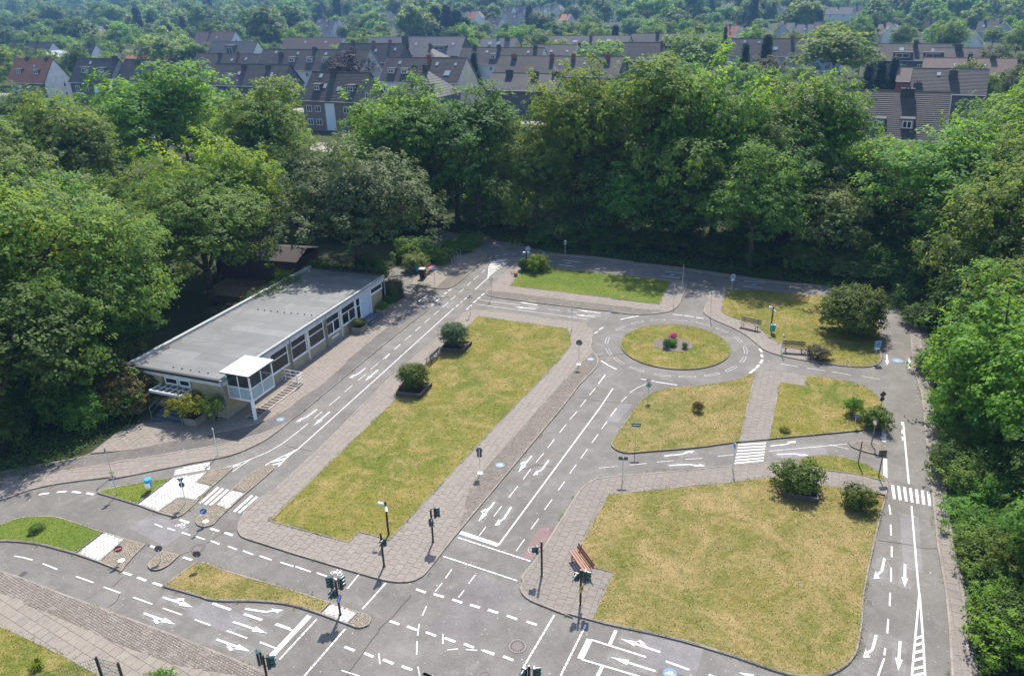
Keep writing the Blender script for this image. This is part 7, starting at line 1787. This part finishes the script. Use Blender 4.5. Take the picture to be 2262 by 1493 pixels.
# shrubs: smaller clouds of leaves with stems
SHRUB = {}
def shrub_proto(key, R_, H_, leaf, cover, lumpy, kind='round', z0=.08, seed=1, stems=True):
    V, T_, C = crown(seed, R_, H_, z0, leaf, cover, kind, lumpy)
    V[..., 2] = np.maximum(V[..., 2], .02)
    cm = leaf_mesh('foliage', V, T_, [LEAF['dark']])
    b = MB(); rg = random.Random(seed)
    for i in range(6):
        c = C[rg.randrange(len(C))]; b.tube((rg.uniform(-.08, .08), rg.uniform(-.08, .08), -.05), tuple(c), .03*R_+.01, .012, 5, 0, False)
    SHRUB[key] = (cm, b.mesh('stem', M['bark'], True), R_, H_)
shrub_proto('wild', 2.2, 3.0, .20, 1.7, .34, seed=5); shrub_proto('wild2', 2.2, 3.2, .20, 1.6, .36, seed=17); shrub_proto('wild3', 1.8, 3.4, .19, 1.6, .36, seed=29)
shrub_proto('clipped', 1.2, 2.0, .085, .75, .38, 'dome', seed=41); shrub_proto('clipped2', 1.3, 2.0, .085, .75, .38, 'dome', seed=43)
shrub_proto('rhodo', 1.3, 1.6, .17, 1.7, .40, seed=47); shrub_proto('loose', .8, 1.2, .10, 1.0, .40, seed=53); shrub_proto('weeping', 2.5, 3.4, .17, .9, .38, 'dome', seed=59, z0=.0)
shrub_proto('acer', 1.3, 1.1, .11, .55, .30, seed=61, z0=.55)
def shrub(name, x, y, h, r, proto, leafkey, label, group=None, z=None, cat='shrub', ry=None):
    cm, sm, pr, ph = SHRUB[proto]
    t = empty(name, (x, y, (terrain(x, y) if z is None else z)), random.uniform(0, 6.28), label, cat, group)
    sc = (r/pr, (ry or r)/pr, h/ph)
    link('stem', sm, t, scale=sc); o = link('foliage', cm, t, scale=sc)
    o.material_slots[0].link = 'OBJECT'; o.material_slots[0].material = LEAF[leafkey]
    return t
sx_ = lambda n: SPOTS[n]
shrub('clipped_shrub', *sx_('bush1'), 2.15, 1.22, 'clipped', 'box', 'round clipped dark green shrub in the nearer timber bed', z=.12)
shrub('clipped_shrub', *sx_('bush2'), 2.2, 1.30, 'clipped2', 'privet', 'round grey green shrub with wispy shoots in the farther timber bed', z=.12)
shrub('rhododendron', SPOTS['bush3'][0]+.1, SPOTS['bush3'][1]+.55, 1.62, 1.22, 'rhodo', 'box', 'wide glossy shrub in the timber bed of the large dry lawn', z=.12)
shrub('rhododendron', SPOTS['bush4'][0]-.1, SPOTS['bush4'][1]+.3, 1.25, .80, 'rhodo', 'box', 'compact shrub at the right border of the large dry lawn', z=.06)
shrub('weeping_shrub', SPOTS['bigbush'][0], SPOTS['bigbush'][1]-.2, 4.1, 2.75, 'weeping', 'box', 'big dark weeping shrub on the right lawn', z=.06)
shrub('conifer_shrub', *sx_('h1'), .8, .36, 'loose', 'privet', 'grey conifer on the roundabout bed', z=.09)
shrub('hydrangea', *sx_('h2'), .65, .36, 'loose', 'pink', 'pink flowering hydrangea on the roundabout', z=.12)
shrub('leafy_shrub', *sx_('h4'), .5, .38, 'rhodo', 'maple_mid', 'green leafy shrub in front of the pink hydrangea', z=.09)
shrub('small_shrub', *sx_('h3'), .5, .26, 'loose', 'dark', 'tiny dark shrub at the right of the roundabout bed', z=.09)
shrub('small_shrub', *sx_('sh1'), .75, .36, 'loose', 'rust', 'small brown green shrub alone on the middle left lawn', z=.07)
shrub('young_shrub', *sx_('sh2'), 1.35, .62, 'loose', 'maple_mid', 'upright fresh green shrub on the middle right lawn', z=.07)
shrub('leafy_shrub', *sx_('sh3'), 1.25, .85, 'rhodo', 'box', 'bushy dark shrub at the corner of the middle right lawn', z=.07)
shrub('small_shrub', *sx_('sh4'), .35, .33, 'loose', 'gold', 'small yellow shrub on the middle right lawn', z=.07)
shrub('twiggy_shrub', SPOTS['sh5'][0]+.1, SPOTS['sh5'][1]+.2, 1.0, .9, 'loose', 'brown', 'twiggy brown shrub beside the bench bay', z=.07)
shrub('grass_clump', *sx_('sh6'), .45, .4, 'loose', 'olive', 'dark shaggy clump on the left lawn island', z=.07)
shrub('clipped_shrub', SPOTS['cl1'][0], SPOTS['cl1'][1]+.1, 1.35, .62, 'clipped', 'dark', 'dark clipped ball at the left of the low timber bed', z=.1)
shrub('leafy_shrub', SPOTS['cl2'][0]+.1, SPOTS['cl2'][1]+.1, 1.6, 1.05, 'rhodo', 'bright', 'pale green leafy shrub in the low timber bed', z=.1)
p = pt(16.25, -.62); shrub('clipped_shrub', p[0], p[1], .85, .62, 'clipped', 'box', 'low round shrub in the planter beside the door step', z=.42)
p = pt(20.45, -.5); shrub('leafy_shrub', p[0], p[1], .7, .5, 'rhodo', 'maple_mid', 'green plants in the planter right of the door step', z=.38)
p = pt(21.75, -.35); shrub('leafy_shrub', p[0], p[1], .8, .55, 'rhodo', 'dark', 'dark plants in the planter against the hedge block', z=.36)
p = pt(-.9, 2.02); shrub('golden_maple', p[0]-.25, p[1]-.1, 1.45, 1.35, 'acer', 'gold', 'golden leaved maple in the planter by the gable steps', z=.40)
p = pt(-.7, .55); shrub('green_maple', p[0]+.1, p[1], 1.5, .9, 'acer', 'light', 'yellow green maple branch at the corner of the building', z=.35)
p = pt(-.6, 7.2); shrub('rusty_shrub', p[0]-.4, p[1], 2.6, 1.9, 'rhodo', 'rust', 'rust tinged shrub at the left end of the building', z=.3)
hb = empty('hedge_block', pt(23.6, .25), ROADANG, 'clipped dark green hedge block at the far end of the building', 'hedge')
rngh = np.random.default_rng(3)
n = 5200; U = rngh.uniform(-1, 1, (n, 3)); ax = rngh.integers(0, 3, n); U[np.arange(n), ax] = np.sign(U[np.arange(n), ax])*rngh.uniform(.9, 1.02, n)
Ph = U*np.array([1.1, .75, .85])+np.array([0, 0, .92]); Nh = U*np.eye(3)[ax]
ho = link('foliage', leaf_mesh('foliage', leaves_np(rngh, Ph, Nh, .085), rngh.random(n), [LEAF['dark']]), hb)
MB().box(-1.0, 1.0, -.65, .65, 0, 1.6).build('core', M['bark'], hb)
for x, y, h, r, lk, lab in ((-9.9,76.6,1.9,1.35,'grey_green','round shrub with pale leaves by the blue bin'), (-7.6,79.6,1.7,1.8,'maple_mid','spreading bushes behind the red bench'), (-6.0,82.6,1.6,1.7,'maple_mid','spreading bushes behind the cycle hoops'), (-10.6,80.5,2.6,2.2,'light','light bush under the lime tree'), (-4.4,85.0,1.5,1.6,'olive','bush at the far end of the paved yard')):
    shrub('bush', x, y, h, r, 'wild', lk, lab, cat='bush')
# undergrowth along the wood edge
UG = [(-3.4,93.5,3.4,3.0,'grey_green'),(1.2,91.2,3.6,2.6,'bright'),(5.6,87.5,4.0,3.2,'grey_green'),(8.4,86.5,3.8,2.6,'grey_green'),(11.5,84.0,2.6,2.4,'dark'),(14.8,82.5,2.8,2.6,'dark'),(18.6,80.4,2.6,2.5,'dark'),(22.0,78.8,2.4,2.4,'dark'),(26.5,76.6,2.6,2.4,'dark'),(30.4,74.2,2.4,2.2,'grey_green'),(33.6,71.8,2.4,2.4,'grey_green'),(36.4,68.2,2.6,2.4,'dark'),(36.2,63.6,2.2,2.0,'dark'),(34.6,58.8,2.0,1.8,'dark'),(7.4,83.2,1.5,1.6,'dark'),(10.4,82.0,1.5,1.6,'dark'),(3.6,85.4,1.6,1.8,'maple_mid')]
for i, (x, y, h, r, lk) in enumerate(UG):
    shrub('undergrowth_bush', x, y, h, r, ('wild', 'wild2', 'wild3')[i % 3], lk, f"{ {'grey_green': 'pale', 'dark': 'dark', 'bright': 'bright green', 'maple_mid': 'mid green'}[lk] } bush, {ORD[sorted(u[0] for u in UG).index(x)]} from the left along the wood edge at the top road", 'wood edge bushes', cat='bush')
rr = random.Random(51); kk = 0
for i in range(400):
    x = rr.uniform(-78, 62); yl = 128-.49*(x-5)-14; y = rr.uniform(58 if abs(x) > 22 else 86, yl)
    if kk >= 105: break
    if -29 < x < 8 and y < 84+max(0, -x)*.25: continue
    if 0 < x < 40 and y < 86-.42*x: continue
    if x > 34 and y < 56: continue
    if abs(x) > y*.72+4: continue
    if -34 < x < -15 and y < 80: continue
    kk += 1
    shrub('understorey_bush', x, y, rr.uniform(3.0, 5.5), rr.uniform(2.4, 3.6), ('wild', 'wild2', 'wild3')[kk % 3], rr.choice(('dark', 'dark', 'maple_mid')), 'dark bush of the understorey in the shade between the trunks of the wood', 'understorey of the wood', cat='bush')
UL = [(-31.5,46.5),(-28.8,45.6),(-33.0,42.5),(-35.5,39.5),(-37,43),(-26.6,47.6),(-31,50),(-35,47),(-25.2,50.4),(-38,48),(-24.4,53.6),(-22.8,58.2),(-21.5,62.5),(-20.6,66.0)]
for i, (x, y) in enumerate(UL):
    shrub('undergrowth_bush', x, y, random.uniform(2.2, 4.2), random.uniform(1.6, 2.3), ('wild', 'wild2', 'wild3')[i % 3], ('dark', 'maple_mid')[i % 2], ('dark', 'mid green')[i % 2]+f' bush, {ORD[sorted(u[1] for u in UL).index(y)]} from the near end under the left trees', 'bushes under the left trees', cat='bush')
rr = random.Random(33)
EDGE = [(30.6,50.2),(29.9,48.2),(29.0,46.0),(28.0,43.6),(27.0,41.4),(26.0,39.2),(25.2,37.2),(24.4,35.2),(23.7,33.2),(23.0,31.4),(22.3,29.8),(21.7,28.0),(20.9,26.4),(20.1,24.8),(19.4,23.3)]
k = 0
for x, y in EDGE:
    for j in range(4):
        xx = x+1.0+j*1.6+rr.uniform(-.3, .3); yy = y+rr.uniform(-.6, .6)
        lk = rr.choice(('dark', 'dark', 'maple_mid', 'olive', 'chestnut' if y < 30 else 'maple_mid'))
        lab = {'dark': 'dark', 'maple_mid': 'mid green', 'olive': 'olive', 'chestnut': 'bright'}[lk]
        shrub('hedge_bush', xx, yy, 1.5+j*.95+rr.uniform(-.3, .8), rr.uniform(1.2, 1.8), ('wild', 'wild2', 'wild3')[k % 3], lk, f'{lab} bush, {ORD[14-EDGE.index((x, y))]} from the bottom in the {("front", "second", "third", "back")[j]} rank of the right hedge', 'bushes of the right hedge', cat='bush'); k += 1
for u, v, h, r, lk, lab in ((23.6, 3.2, 3.0, 1.7, 'lime', 'olive bush at the far end wall of the flat roofed building, nearest the road'), (23.8, 5.8, 3.4, 1.8, 'lime', 'taller olive bush at the far end wall of the flat roofed building'), (24.6, 8.4, 3.0, 1.8, 'maple_mid', 'green bush at the rear far corner of the flat roofed building'), (26.6, 4.4, 3.2, 2.0, 'dark', 'dark bush at the foot of the lime tree')):
    p = pt(u, v); shrub('bush', p[0], p[1], h, r, 'wild2', lk, lab, cat='bush')
# bright daylily tuft
lt = empty('daylily', (*SPOTS['sh7'], .07), 0, 'bright green daylily tuft on the lawn in the bottom left corner', 'plant')
b = MB(); rg = random.Random(5)
for i in range(80):
    a = rg.uniform(0, 6.28); l = rg.uniform(.25, .48); h = rg.uniform(.18, .38); w = .018
    c_, s_ = cos(a), sin(a)
    p0, p1, p2 = (0, 0, 0), (c_*l*.5, s_*l*.5, h), (c_*l, s_*l, h*.55)
    o = (-s_*w, c_*w)
    b.add([(p0[0]+o[0], p0[1]+o[1], 0), (p0[0]-o[0], p0[1]-o[1], 0), (p1[0]-o[0], p1[1]-o[1], p1[2]), (p1[0]+o[0], p1[1]+o[1], p1[2]), p2], [(0,1,2,3), (3,2,4)])
me = b.mesh('blades', LEAF['lily']); a_ = me.attributes.new('tint', 'FLOAT', 'POINT'); a_.data.foreach_set('value', np.random.default_rng(1).random(len(b.v)).astype(np.float32))
link('blades', me, lt)
for x, y, lab in ((-25.6,26.4,'tall weed at the left edge of the slab path'), (-14.9,23.4,'bushy weeds at the foot of the mesh fence')):
    shrub('weed', x, y, .9, .55, 'loose', 'maple_mid', lab, z=.06, cat='plant')
b = MB(); rg = random.Random(6)
for i in range(16):
    a = rg.uniform(0, 2*pi); q = rg.uniform(0, .34)
    b.lathe([(.02, 0), (.05, .02), (.03, .05)], 6, M=Matrix.Translation((SPOTS['pot'][0]+q*.6*cos(a), SPOTS['pot'][1]+q*.6*sin(a), .40+rg.uniform(0, .12))))
tag(b.build('pot_flowers', M['yellow_face']), 'yellow flowers filling the terracotta pot', 'flowers')

# ground cover under the wood edge and grass in the lawns
def scatter_poly(rng, poly, n):
    p = np.array(poly); lo, hi = p.min(0), p.max(0); out = np.zeros((0, 2))
    while len(out) < n:
        q = rng.uniform(lo, hi, (n*2, 2)); out = np.concatenate([out, q[inside_np(q[:, 0], q[:, 1], poly)]])
    return out[:n]
rng = np.random.default_rng(8)
COVER = [([(4.4,81.4),(10,79.5),(20,74.8),(28,70.2),(32.6,66.2),(33.4,62.5),(36,60),(38,66),(34,73),(24,79),(10,86),(2,90),(-3,92),(-1.5,86.2)], 15000, .55),
         ([(31.4,52),(28.9,46.4),(26.4,40.6),(23.7,34.3),(22.2,31),(21.2,28.3),(19.5,24.8),(18.7,22.5),(18.4,20.5),(24,20.5),(28,30),(33,44),(37,56)], 12000, .6),
         ([(-45,36.6),(-33,36.3),(-29.4,39.4),(-27.2,43.2),(-24.6,46.6),(-27,50),(-36,48),(-45,46)], 9000, .45),
         ([(-19.8,58.5),(-15.2,69.0),(-17.5,71),(-23,68),(-24,57)], 2200, .5)]
Vs, Ts = [], []
for poly, n, hmax in COVER:
    q = scatter_poly(rng, poly, n)
    hgt = hmax*(.5+.5*np.sin(q[:, 0]*1.7)*np.sin(q[:, 1]*1.3+1))*rng.random(n)
    P = np.c_[q, hgt+.03]
    Vs.append(leaves_np(rng, P, np.tile([0, 0, 1.0], (n, 1)), .20, flat=.5)); Ts.append(np.clip(rng.normal(.45, .25, n), 0, 1))
tag(link('ground_cover', leaf_mesh('ground_cover', np.concatenate(Vs), np.concatenate(Ts), [LEAF['ground']])), kind='stuff')
Vs, Ts = [], []
for poly, mat, z in LAWNS:
    A = abs(area(poly)); n = int(A*95)
    q = scatter_poly(rng, poly, n)
    pp = np.array(poly); nxt = np.roll(pp, -1, 0); ln = np.hypot(*(nxt-pp).T); m_ = int(ln.sum()*28)
    ei = rng.choice(len(pp), m_, p=ln/ln.sum()); tt = rng.random(m_)[:, None]
    edge = pp[ei]*(1-tt)+nxt[ei]*tt
    keep = np.sin(edge[:, 0]*2.1+edge[:, 1]*1.3)+rng.normal(0, .6, m_) > .1
    q = np.concatenate([q, (edge+rng.normal(0, .045, (m_, 2)))[keep]]); n = len(q)
    h = rng.uniform(.02, .055, n); a = rng.uniform(0, 2*pi, n); w = rng.uniform(.010, .022, n)
    l = rng.uniform(.0, .05, n)
    V = np.zeros((n, 4, 3)); dx, dy = np.cos(a), np.sin(a)
    V[:, 0] = np.c_[q[:, 0]-dy*w, q[:, 1]+dx*w, np.full(n, z)]; V[:, 1] = np.c_[q[:, 0]+dy*w, q[:, 1]-dx*w, np.full(n, z)]
    V[:, 2] = np.c_[q[:, 0]+dx*l+dy*w*.3, q[:, 1]+dy*l-dx*w*.3, z+h]; V[:, 3] = np.c_[q[:, 0]+dx*l-dy*w*.3, q[:, 1]+dy*l+dx*w*.3, z+h]
    Vs.append(V); base = {'lawn_green': .05, 'lawn_mid': .38, 'lawn_dry': .52}[mat]
    Ts.append(np.clip(rng.normal(base, .28, n), 0, 1))
tag(link('grass', leaf_mesh('grass', np.concatenate(Vs), np.concatenate(Ts), [LEAF['grass']])), kind='stuff')

rl_ = np.random.default_rng(44)
LP, LZ = [], []
for key, z in [(k, .003) for k in PL if k.startswith(('pave', 'bike'))]+[(k, Z_SLAB+.004) for k in PL if k.startswith(('lawn_center', 'lawn_south', 'lawn_top', 'lawn_east', 'lawn_southwest'))]:
    pp = np.array(inset(PL[key], -.07)); nxt = np.roll(pp, -1, 0); ln = np.hypot(*(nxt-pp).T); m_ = int(ln.sum()*11)
    ei = rl_.choice(len(pp), m_, p=ln/ln.sum()); tt = rl_.random(m_)[:, None]
    e = pp[ei]*(1-tt)+nxt[ei]*tt
    e = e[(np.sin(e[:, 0]*.9)+np.sin(e[:, 1]*1.1+e[:, 0]*.4)+rl_.normal(0, .7, len(e))) > .35]
    e = e+rl_.normal(0, .07, e.shape); LP.append(e); LZ.append(np.full(len(e), z))
LP = np.concatenate(LP); LZ = np.concatenate(LZ)
Pl = np.c_[LP, LZ+.012]
lm = leaf_mesh('leaf_litter', leaves_np(rl_, Pl, np.tile([0, 0, 1.0], (len(Pl), 1)), .055, droop=0, flat=.2), np.clip(rl_.random(len(Pl)), 0, 1), [leafy('litter', (.06,.045,.025), (.19,.15,.085), (.1,.08,.03), .1, .9, .1)])
tag(link('leaf_litter', lm), kind='stuff')
wp = LP[rl_.random(len(LP)) < .10]
Pw = np.repeat(np.c_[wp, np.full(len(wp), .07)], 9, 0); Pw = Pw+rl_.normal(0, .05, Pw.shape)*np.array([1, 1, .35]); Pw[:, 2] = np.abs(Pw[:, 2])
tag(link('kerb_weeds', leaf_mesh('kerb_weeds', leaves_np(rl_, Pw, np.tile([0, 0, 1.0], (len(Pw), 1)), .06, flat=.6), rl_.random(len(Pw)), [LEAF['olive']])), kind='stuff')

# ------------------------------------------------------------------ trees of the town and the far woods
MID = {}
def mid_proto(key, seed, R_, H_, z0, leaf, cover, kind='round', lumpy=.32):
    V, T_, C = crown(seed, R_, H_, z0, leaf, cover, kind, lumpy)
    b = trunk_mb(C, H_, .22, H_*.55, seed, 5)
    MID[key] = (leaf_mesh('crown', V, T_, [LEAF['maple_mid'], M['bark']], b), R_, H_)
for s in range(4): mid_proto(('round', s), 300+s*11, 5.0, 12.0, 1.6, .62, 1.35, 'round', .30)
for s in range(2): mid_proto(('conifer', s), 400+s*13, 2.2, 12.0, .6, .42, 1.0, 'conifer')
nm = [0]
def mid_tree(x, y, h, r, leafkey, label, group, kind='round', cat='tree', name=None):
    nm[0] += 1
    me, pr, ph = MID[(kind, nm[0] % (4 if kind == 'round' else 2))]
    o = link(name or ('conifer_tree' if kind == 'conifer' else 'town_tree'), me, None, (x, y, terrain(x, y)-.1), (0, 0, random.uniform(0, 6.28)), (r/pr, r/pr, h/ph))
    o.material_slots[0].link = 'OBJECT'; o.material_slots[0].material = LEAF[leafkey]
    return tag(o, label, cat, group)
def px_tree(px, pyt, pyb, hw, leafkey, label, kind='round', ymax=None):
    """town tree standing where the survey sight lines meet the ground"""
    f, th, ro = 1690, radians(24), radians(1.4)
    def ground(px_, py_):
        u, v = (px_-1131)/f, (py_-746.5)/f
        u, v = u*cos(ro)-v*sin(ro), u*sin(ro)+v*cos(ro)
        k = v*cos(th)+sin(th)
        z = 0
        for _ in range(40):
            t = (26-z)/max(k, .01); X, Y = u*t, (cos(th)-v*sin(th))*t; z = .5*z+.5*terrain(X, Y)
        return X, Y, t
    X, Y, t = ground(px, pyb)
    return mid_tree(X, Y, (pyb-pyt)*t/f*1.05, hw*t/f, leafkey, label, 'town trees', kind)
for a in ((366,74,168,58,'grey_green','round grey green tree in front of the low orange roof'),(232,70,112,40,'gold','yellow green tree right of the white roofed hall'),(780,118,205,52,'copper','copper beech among the roofs left of centre'),(1325,96,186,62,'maple_mid','round green tree right of the long brown slate roof'),(1530,72,180,70,'light','rounded light tree left of the slim cypress'),(1837,66,190,92,'olive','big olive tree between the roofs at the right'),(2083,104,160,36,'maple_mid','round green tree beside the dormer row roof'),(2190,104,190,42,'lime','pale birch like tree near the right edge'),(2236,112,196,40,'lime','second pale birch like tree at the right edge'),(285,52,118,42,'maple_mid','green tree right of the yellow one'),(480,48,112,45,'dark','dark tree above the red roofs'),(30,112,190,45,'olive','olive tree at the left edge beside the red tiled house'),(545,170,215,34,'grey_green','grey tree below the long slate roof'),(1690,125,200,40,'brown','thin brownish tree in front of the right roofs'),(470,85,120,26,'light','small light tree between the far roofs'),(700,84,110,24,'light','small light tree left of the grey roof'),(820,70,100,30,'light','small light tree above the grey roof'),(1660,140,210,34,'olive','olive tree between the two dark conifers and the house'),(1612,150,205,28,'light','light tree below the slim cypress'),(1725,165,218,36,'maple_mid','green tree in front of the pale blue house'),(1765,140,205,34,'grey_green','grey green tree left of the big olive tree'),(2120,135,225,42,'olive','olive tree in front of the white party wall'),(2235,150,250,46,'lime','pale birch like tree below the others at the right edge'),(2180,165,235,30,'maple_mid','green tree before the reddish roof'),(1895,95,170,30,'maple_mid','green tree between the big olive tree and the dormer row'),(1990,40,80,30,'dark','dark tree above the row of small houses')):
    px_tree(*a)
for a in ((590,27,100,16,'tall dark spruce at the left'),(522,60,106,11,'narrow dark spruce left of the tall one'),(1049,122,186,14,'narrow conifer right of the cream gable'),(1083,110,180,12,'slim conifer leaning beside the slate roof'),(1358,62,118,17,'dark conifer above the red gable'),(1597,68,140,9,'slim cypress right of the rounded light tree'),(1685,88,188,24,'broad dark conifer beside the pale blue house'),(1640,104,190,18,'smaller dark conifer left of the broad one'),(1178,104,150,8,'small conifer between the slate roofs'),(1910,146,215,20,'first of the dark conifers below the dormer row'),(1938,140,215,20,'second of the dark conifers below the dormer row'),(1965,134,215,20,'third of the dark conifers below the dormer row'),(1985,150,214,16,'last of the dark conifers below the dormer row'),(940,30,92,22,'left spruce of the big dark group'),(965,22,92,24,'second spruce of the big dark group'),(990,20,92,24,'middle spruce of the big dark group'),(1012,28,92,24,'right spruce of the big dark group'),(1030,44,94,20,'outer right spruce of the big dark group'),(252,110,134,6,'small cypress in the row at the left'),(262,112,134,6,'small cypress in the row beside the orange roof')):
    px_tree(*a[:4], 'conifer', a[4], 'conifer')
HB = [(o.location.x, o.location.y) for o in SC.objects if o.type == 'EMPTY' and o.get('category') in ('house', 'hall')]
HBa = np.array(HB)
rf = random.Random(77)
def clear_of_houses(x, y, front, side):
    d = HBa-np.array([x, y])
    return not bool(np.any((np.abs(d[:, 0]-d[:, 1]*x/max(y, 1)) < side) & (d[:, 1] > -16) & (d[:, 1] < front)))
cnt = 0; tries = 0
KINDS = [('maple_mid', 'mid green'), ('dark', 'dark green'), ('grey_green', 'grey green'), ('olive', 'olive'), ('light', 'light green')]
while cnt < 250 and tries < 30000:
    tries += 1
    y = 150+ (rf.random()**.75)*330
    x = rf.uniform(-.74, .74)*y
    inner = y < 300
    side = 15 if inner else 12
    if not clear_of_houses(x, y, 75 if inner else 30, side): continue
    if y < 155-.5*x*.9 and y < 160: continue
    lk, nm_ = KINDS[rf.choices(range(5), (4, 3, 2, 2, 2))[0]]
    h = rf.uniform(7, 11) if inner else rf.uniform(9, 15)
    mid_tree(x, y, h, h*rf.uniform(.36, .5), lk, f'{nm_} rounded tree among the roofs and gardens beyond the park', f'{nm_} trees of the town'); cnt += 1
# the far woods: one mass of crowns on the rising ground
src = bpy.data.collections.new('far_crowns')
for s in range(9):
    V, T_, C = crown(500+s*9, 5.0, 10.5, .3, 1.05, 1.25, 'round', (.34, .30, .38)[s % 3])
    src.objects.link(bpy.data.objects.new('far_crown', leaf_mesh('far_crown', V, T_, [LEAF[('dark', 'grey_green', 'dark', 'maple_mid', 'blue_green', 'dark', 'olive', 'dark', 'blue_green')[s]]])))
V, T_, C = crown(555, 2.4, 13, .3, .8, .9, 'conifer')
src.objects.link(bpy.data.objects.new('far_conifer', leaf_mesh('far_conifer', V, T_, [LEAF['conifer']])))
rngf = np.random.default_rng(12)
pts_ = []
while len(pts_) < 7500:
    y = 470+(rngf.random()**.8)*1900; x = rngf.uniform(-.78, .78)*y
    if y < 900 and not clear_of_houses(x, y, 105, 9): continue
    pass
    pts_.append((x, y, terrain(x, y)-.6))
me = bpy.data.meshes.new('far_woods'); me.from_pydata(pts_, [], []); me.update()
sc_ = me.attributes.new('crown_size', 'FLOAT', 'POINT'); sc_.data.foreach_set('value', rngf.choice([.8, 1.0, 1.2, 1.5, 2.0], len(pts_), p=[.2, .25, .25, .2, .1])*rngf.uniform(.85, 1.15, len(pts_)).astype(np.float32))
fw = tag(link('far_woods', me), kind='stuff')
ng = bpy.data.node_groups.new('plant_crowns', 'GeometryNodeTree')
ng.interface.new_socket('Geometry', in_out='INPUT', socket_type='NodeSocketGeometry')
ng.interface.new_socket('Geometry', in_out='OUTPUT', socket_type='NodeSocketGeometry')
gi = ng.nodes.new('NodeGroupInput'); go = ng.nodes.new('NodeGroupOutput')
ip = ng.nodes.new('GeometryNodeInstanceOnPoints'); cinfo = ng.nodes.new('GeometryNodeCollectionInfo')
cinfo.inputs['Collection'].default_value = src; cinfo.inputs['Separate Children'].default_value = True; cinfo.inputs['Reset Children'].default_value = True
ip.inputs['Pick Instance'].default_value = True
na = ng.nodes.new('GeometryNodeInputNamedAttribute'); na.data_type = 'FLOAT'; na.inputs['Name'].default_value = 'crown_size'
rvr = ng.nodes.new('FunctionNodeRandomValue'); rvr.data_type = 'FLOAT_VECTOR'
rvr.inputs[0].default_value = (0, 0, 0); rvr.inputs[1].default_value = (0, 0, 6.28)
L_ = ng.links.new
L_(gi.outputs[0], ip.inputs['Points']); L_(cinfo.outputs[0], ip.inputs['Instance']); L_(rvr.outputs[0], ip.inputs['Rotation']); L_(na.outputs[0], ip.inputs['Scale'])
L_(ip.outputs[0], go.inputs[0])
fw.modifiers.new('crowns', 'NODES').node_group = ng

# ------------------------------------------------------------------ air
hz = MB(); hz.box(-3200, 3200, -80, 3900, -1.1, 150)
hm = bpy.data.materials.new('haze'); hm.use_nodes = True
t = hm.node_tree; t.nodes.remove(t.nodes['Principled BSDF'])
pv_ = t.nodes.new('ShaderNodeVolumePrincipled')
pv_.inputs['Color'].default_value = (.26, .50, .86, 1); pv_.inputs['Density'].default_value = .00023; pv_.inputs['Anisotropy'].default_value = 0.0
t.links.new(pv_.outputs[0], t.nodes['Material Output'].inputs['Volume'])
tag(hz.build('haze', hm), kind='stuff')
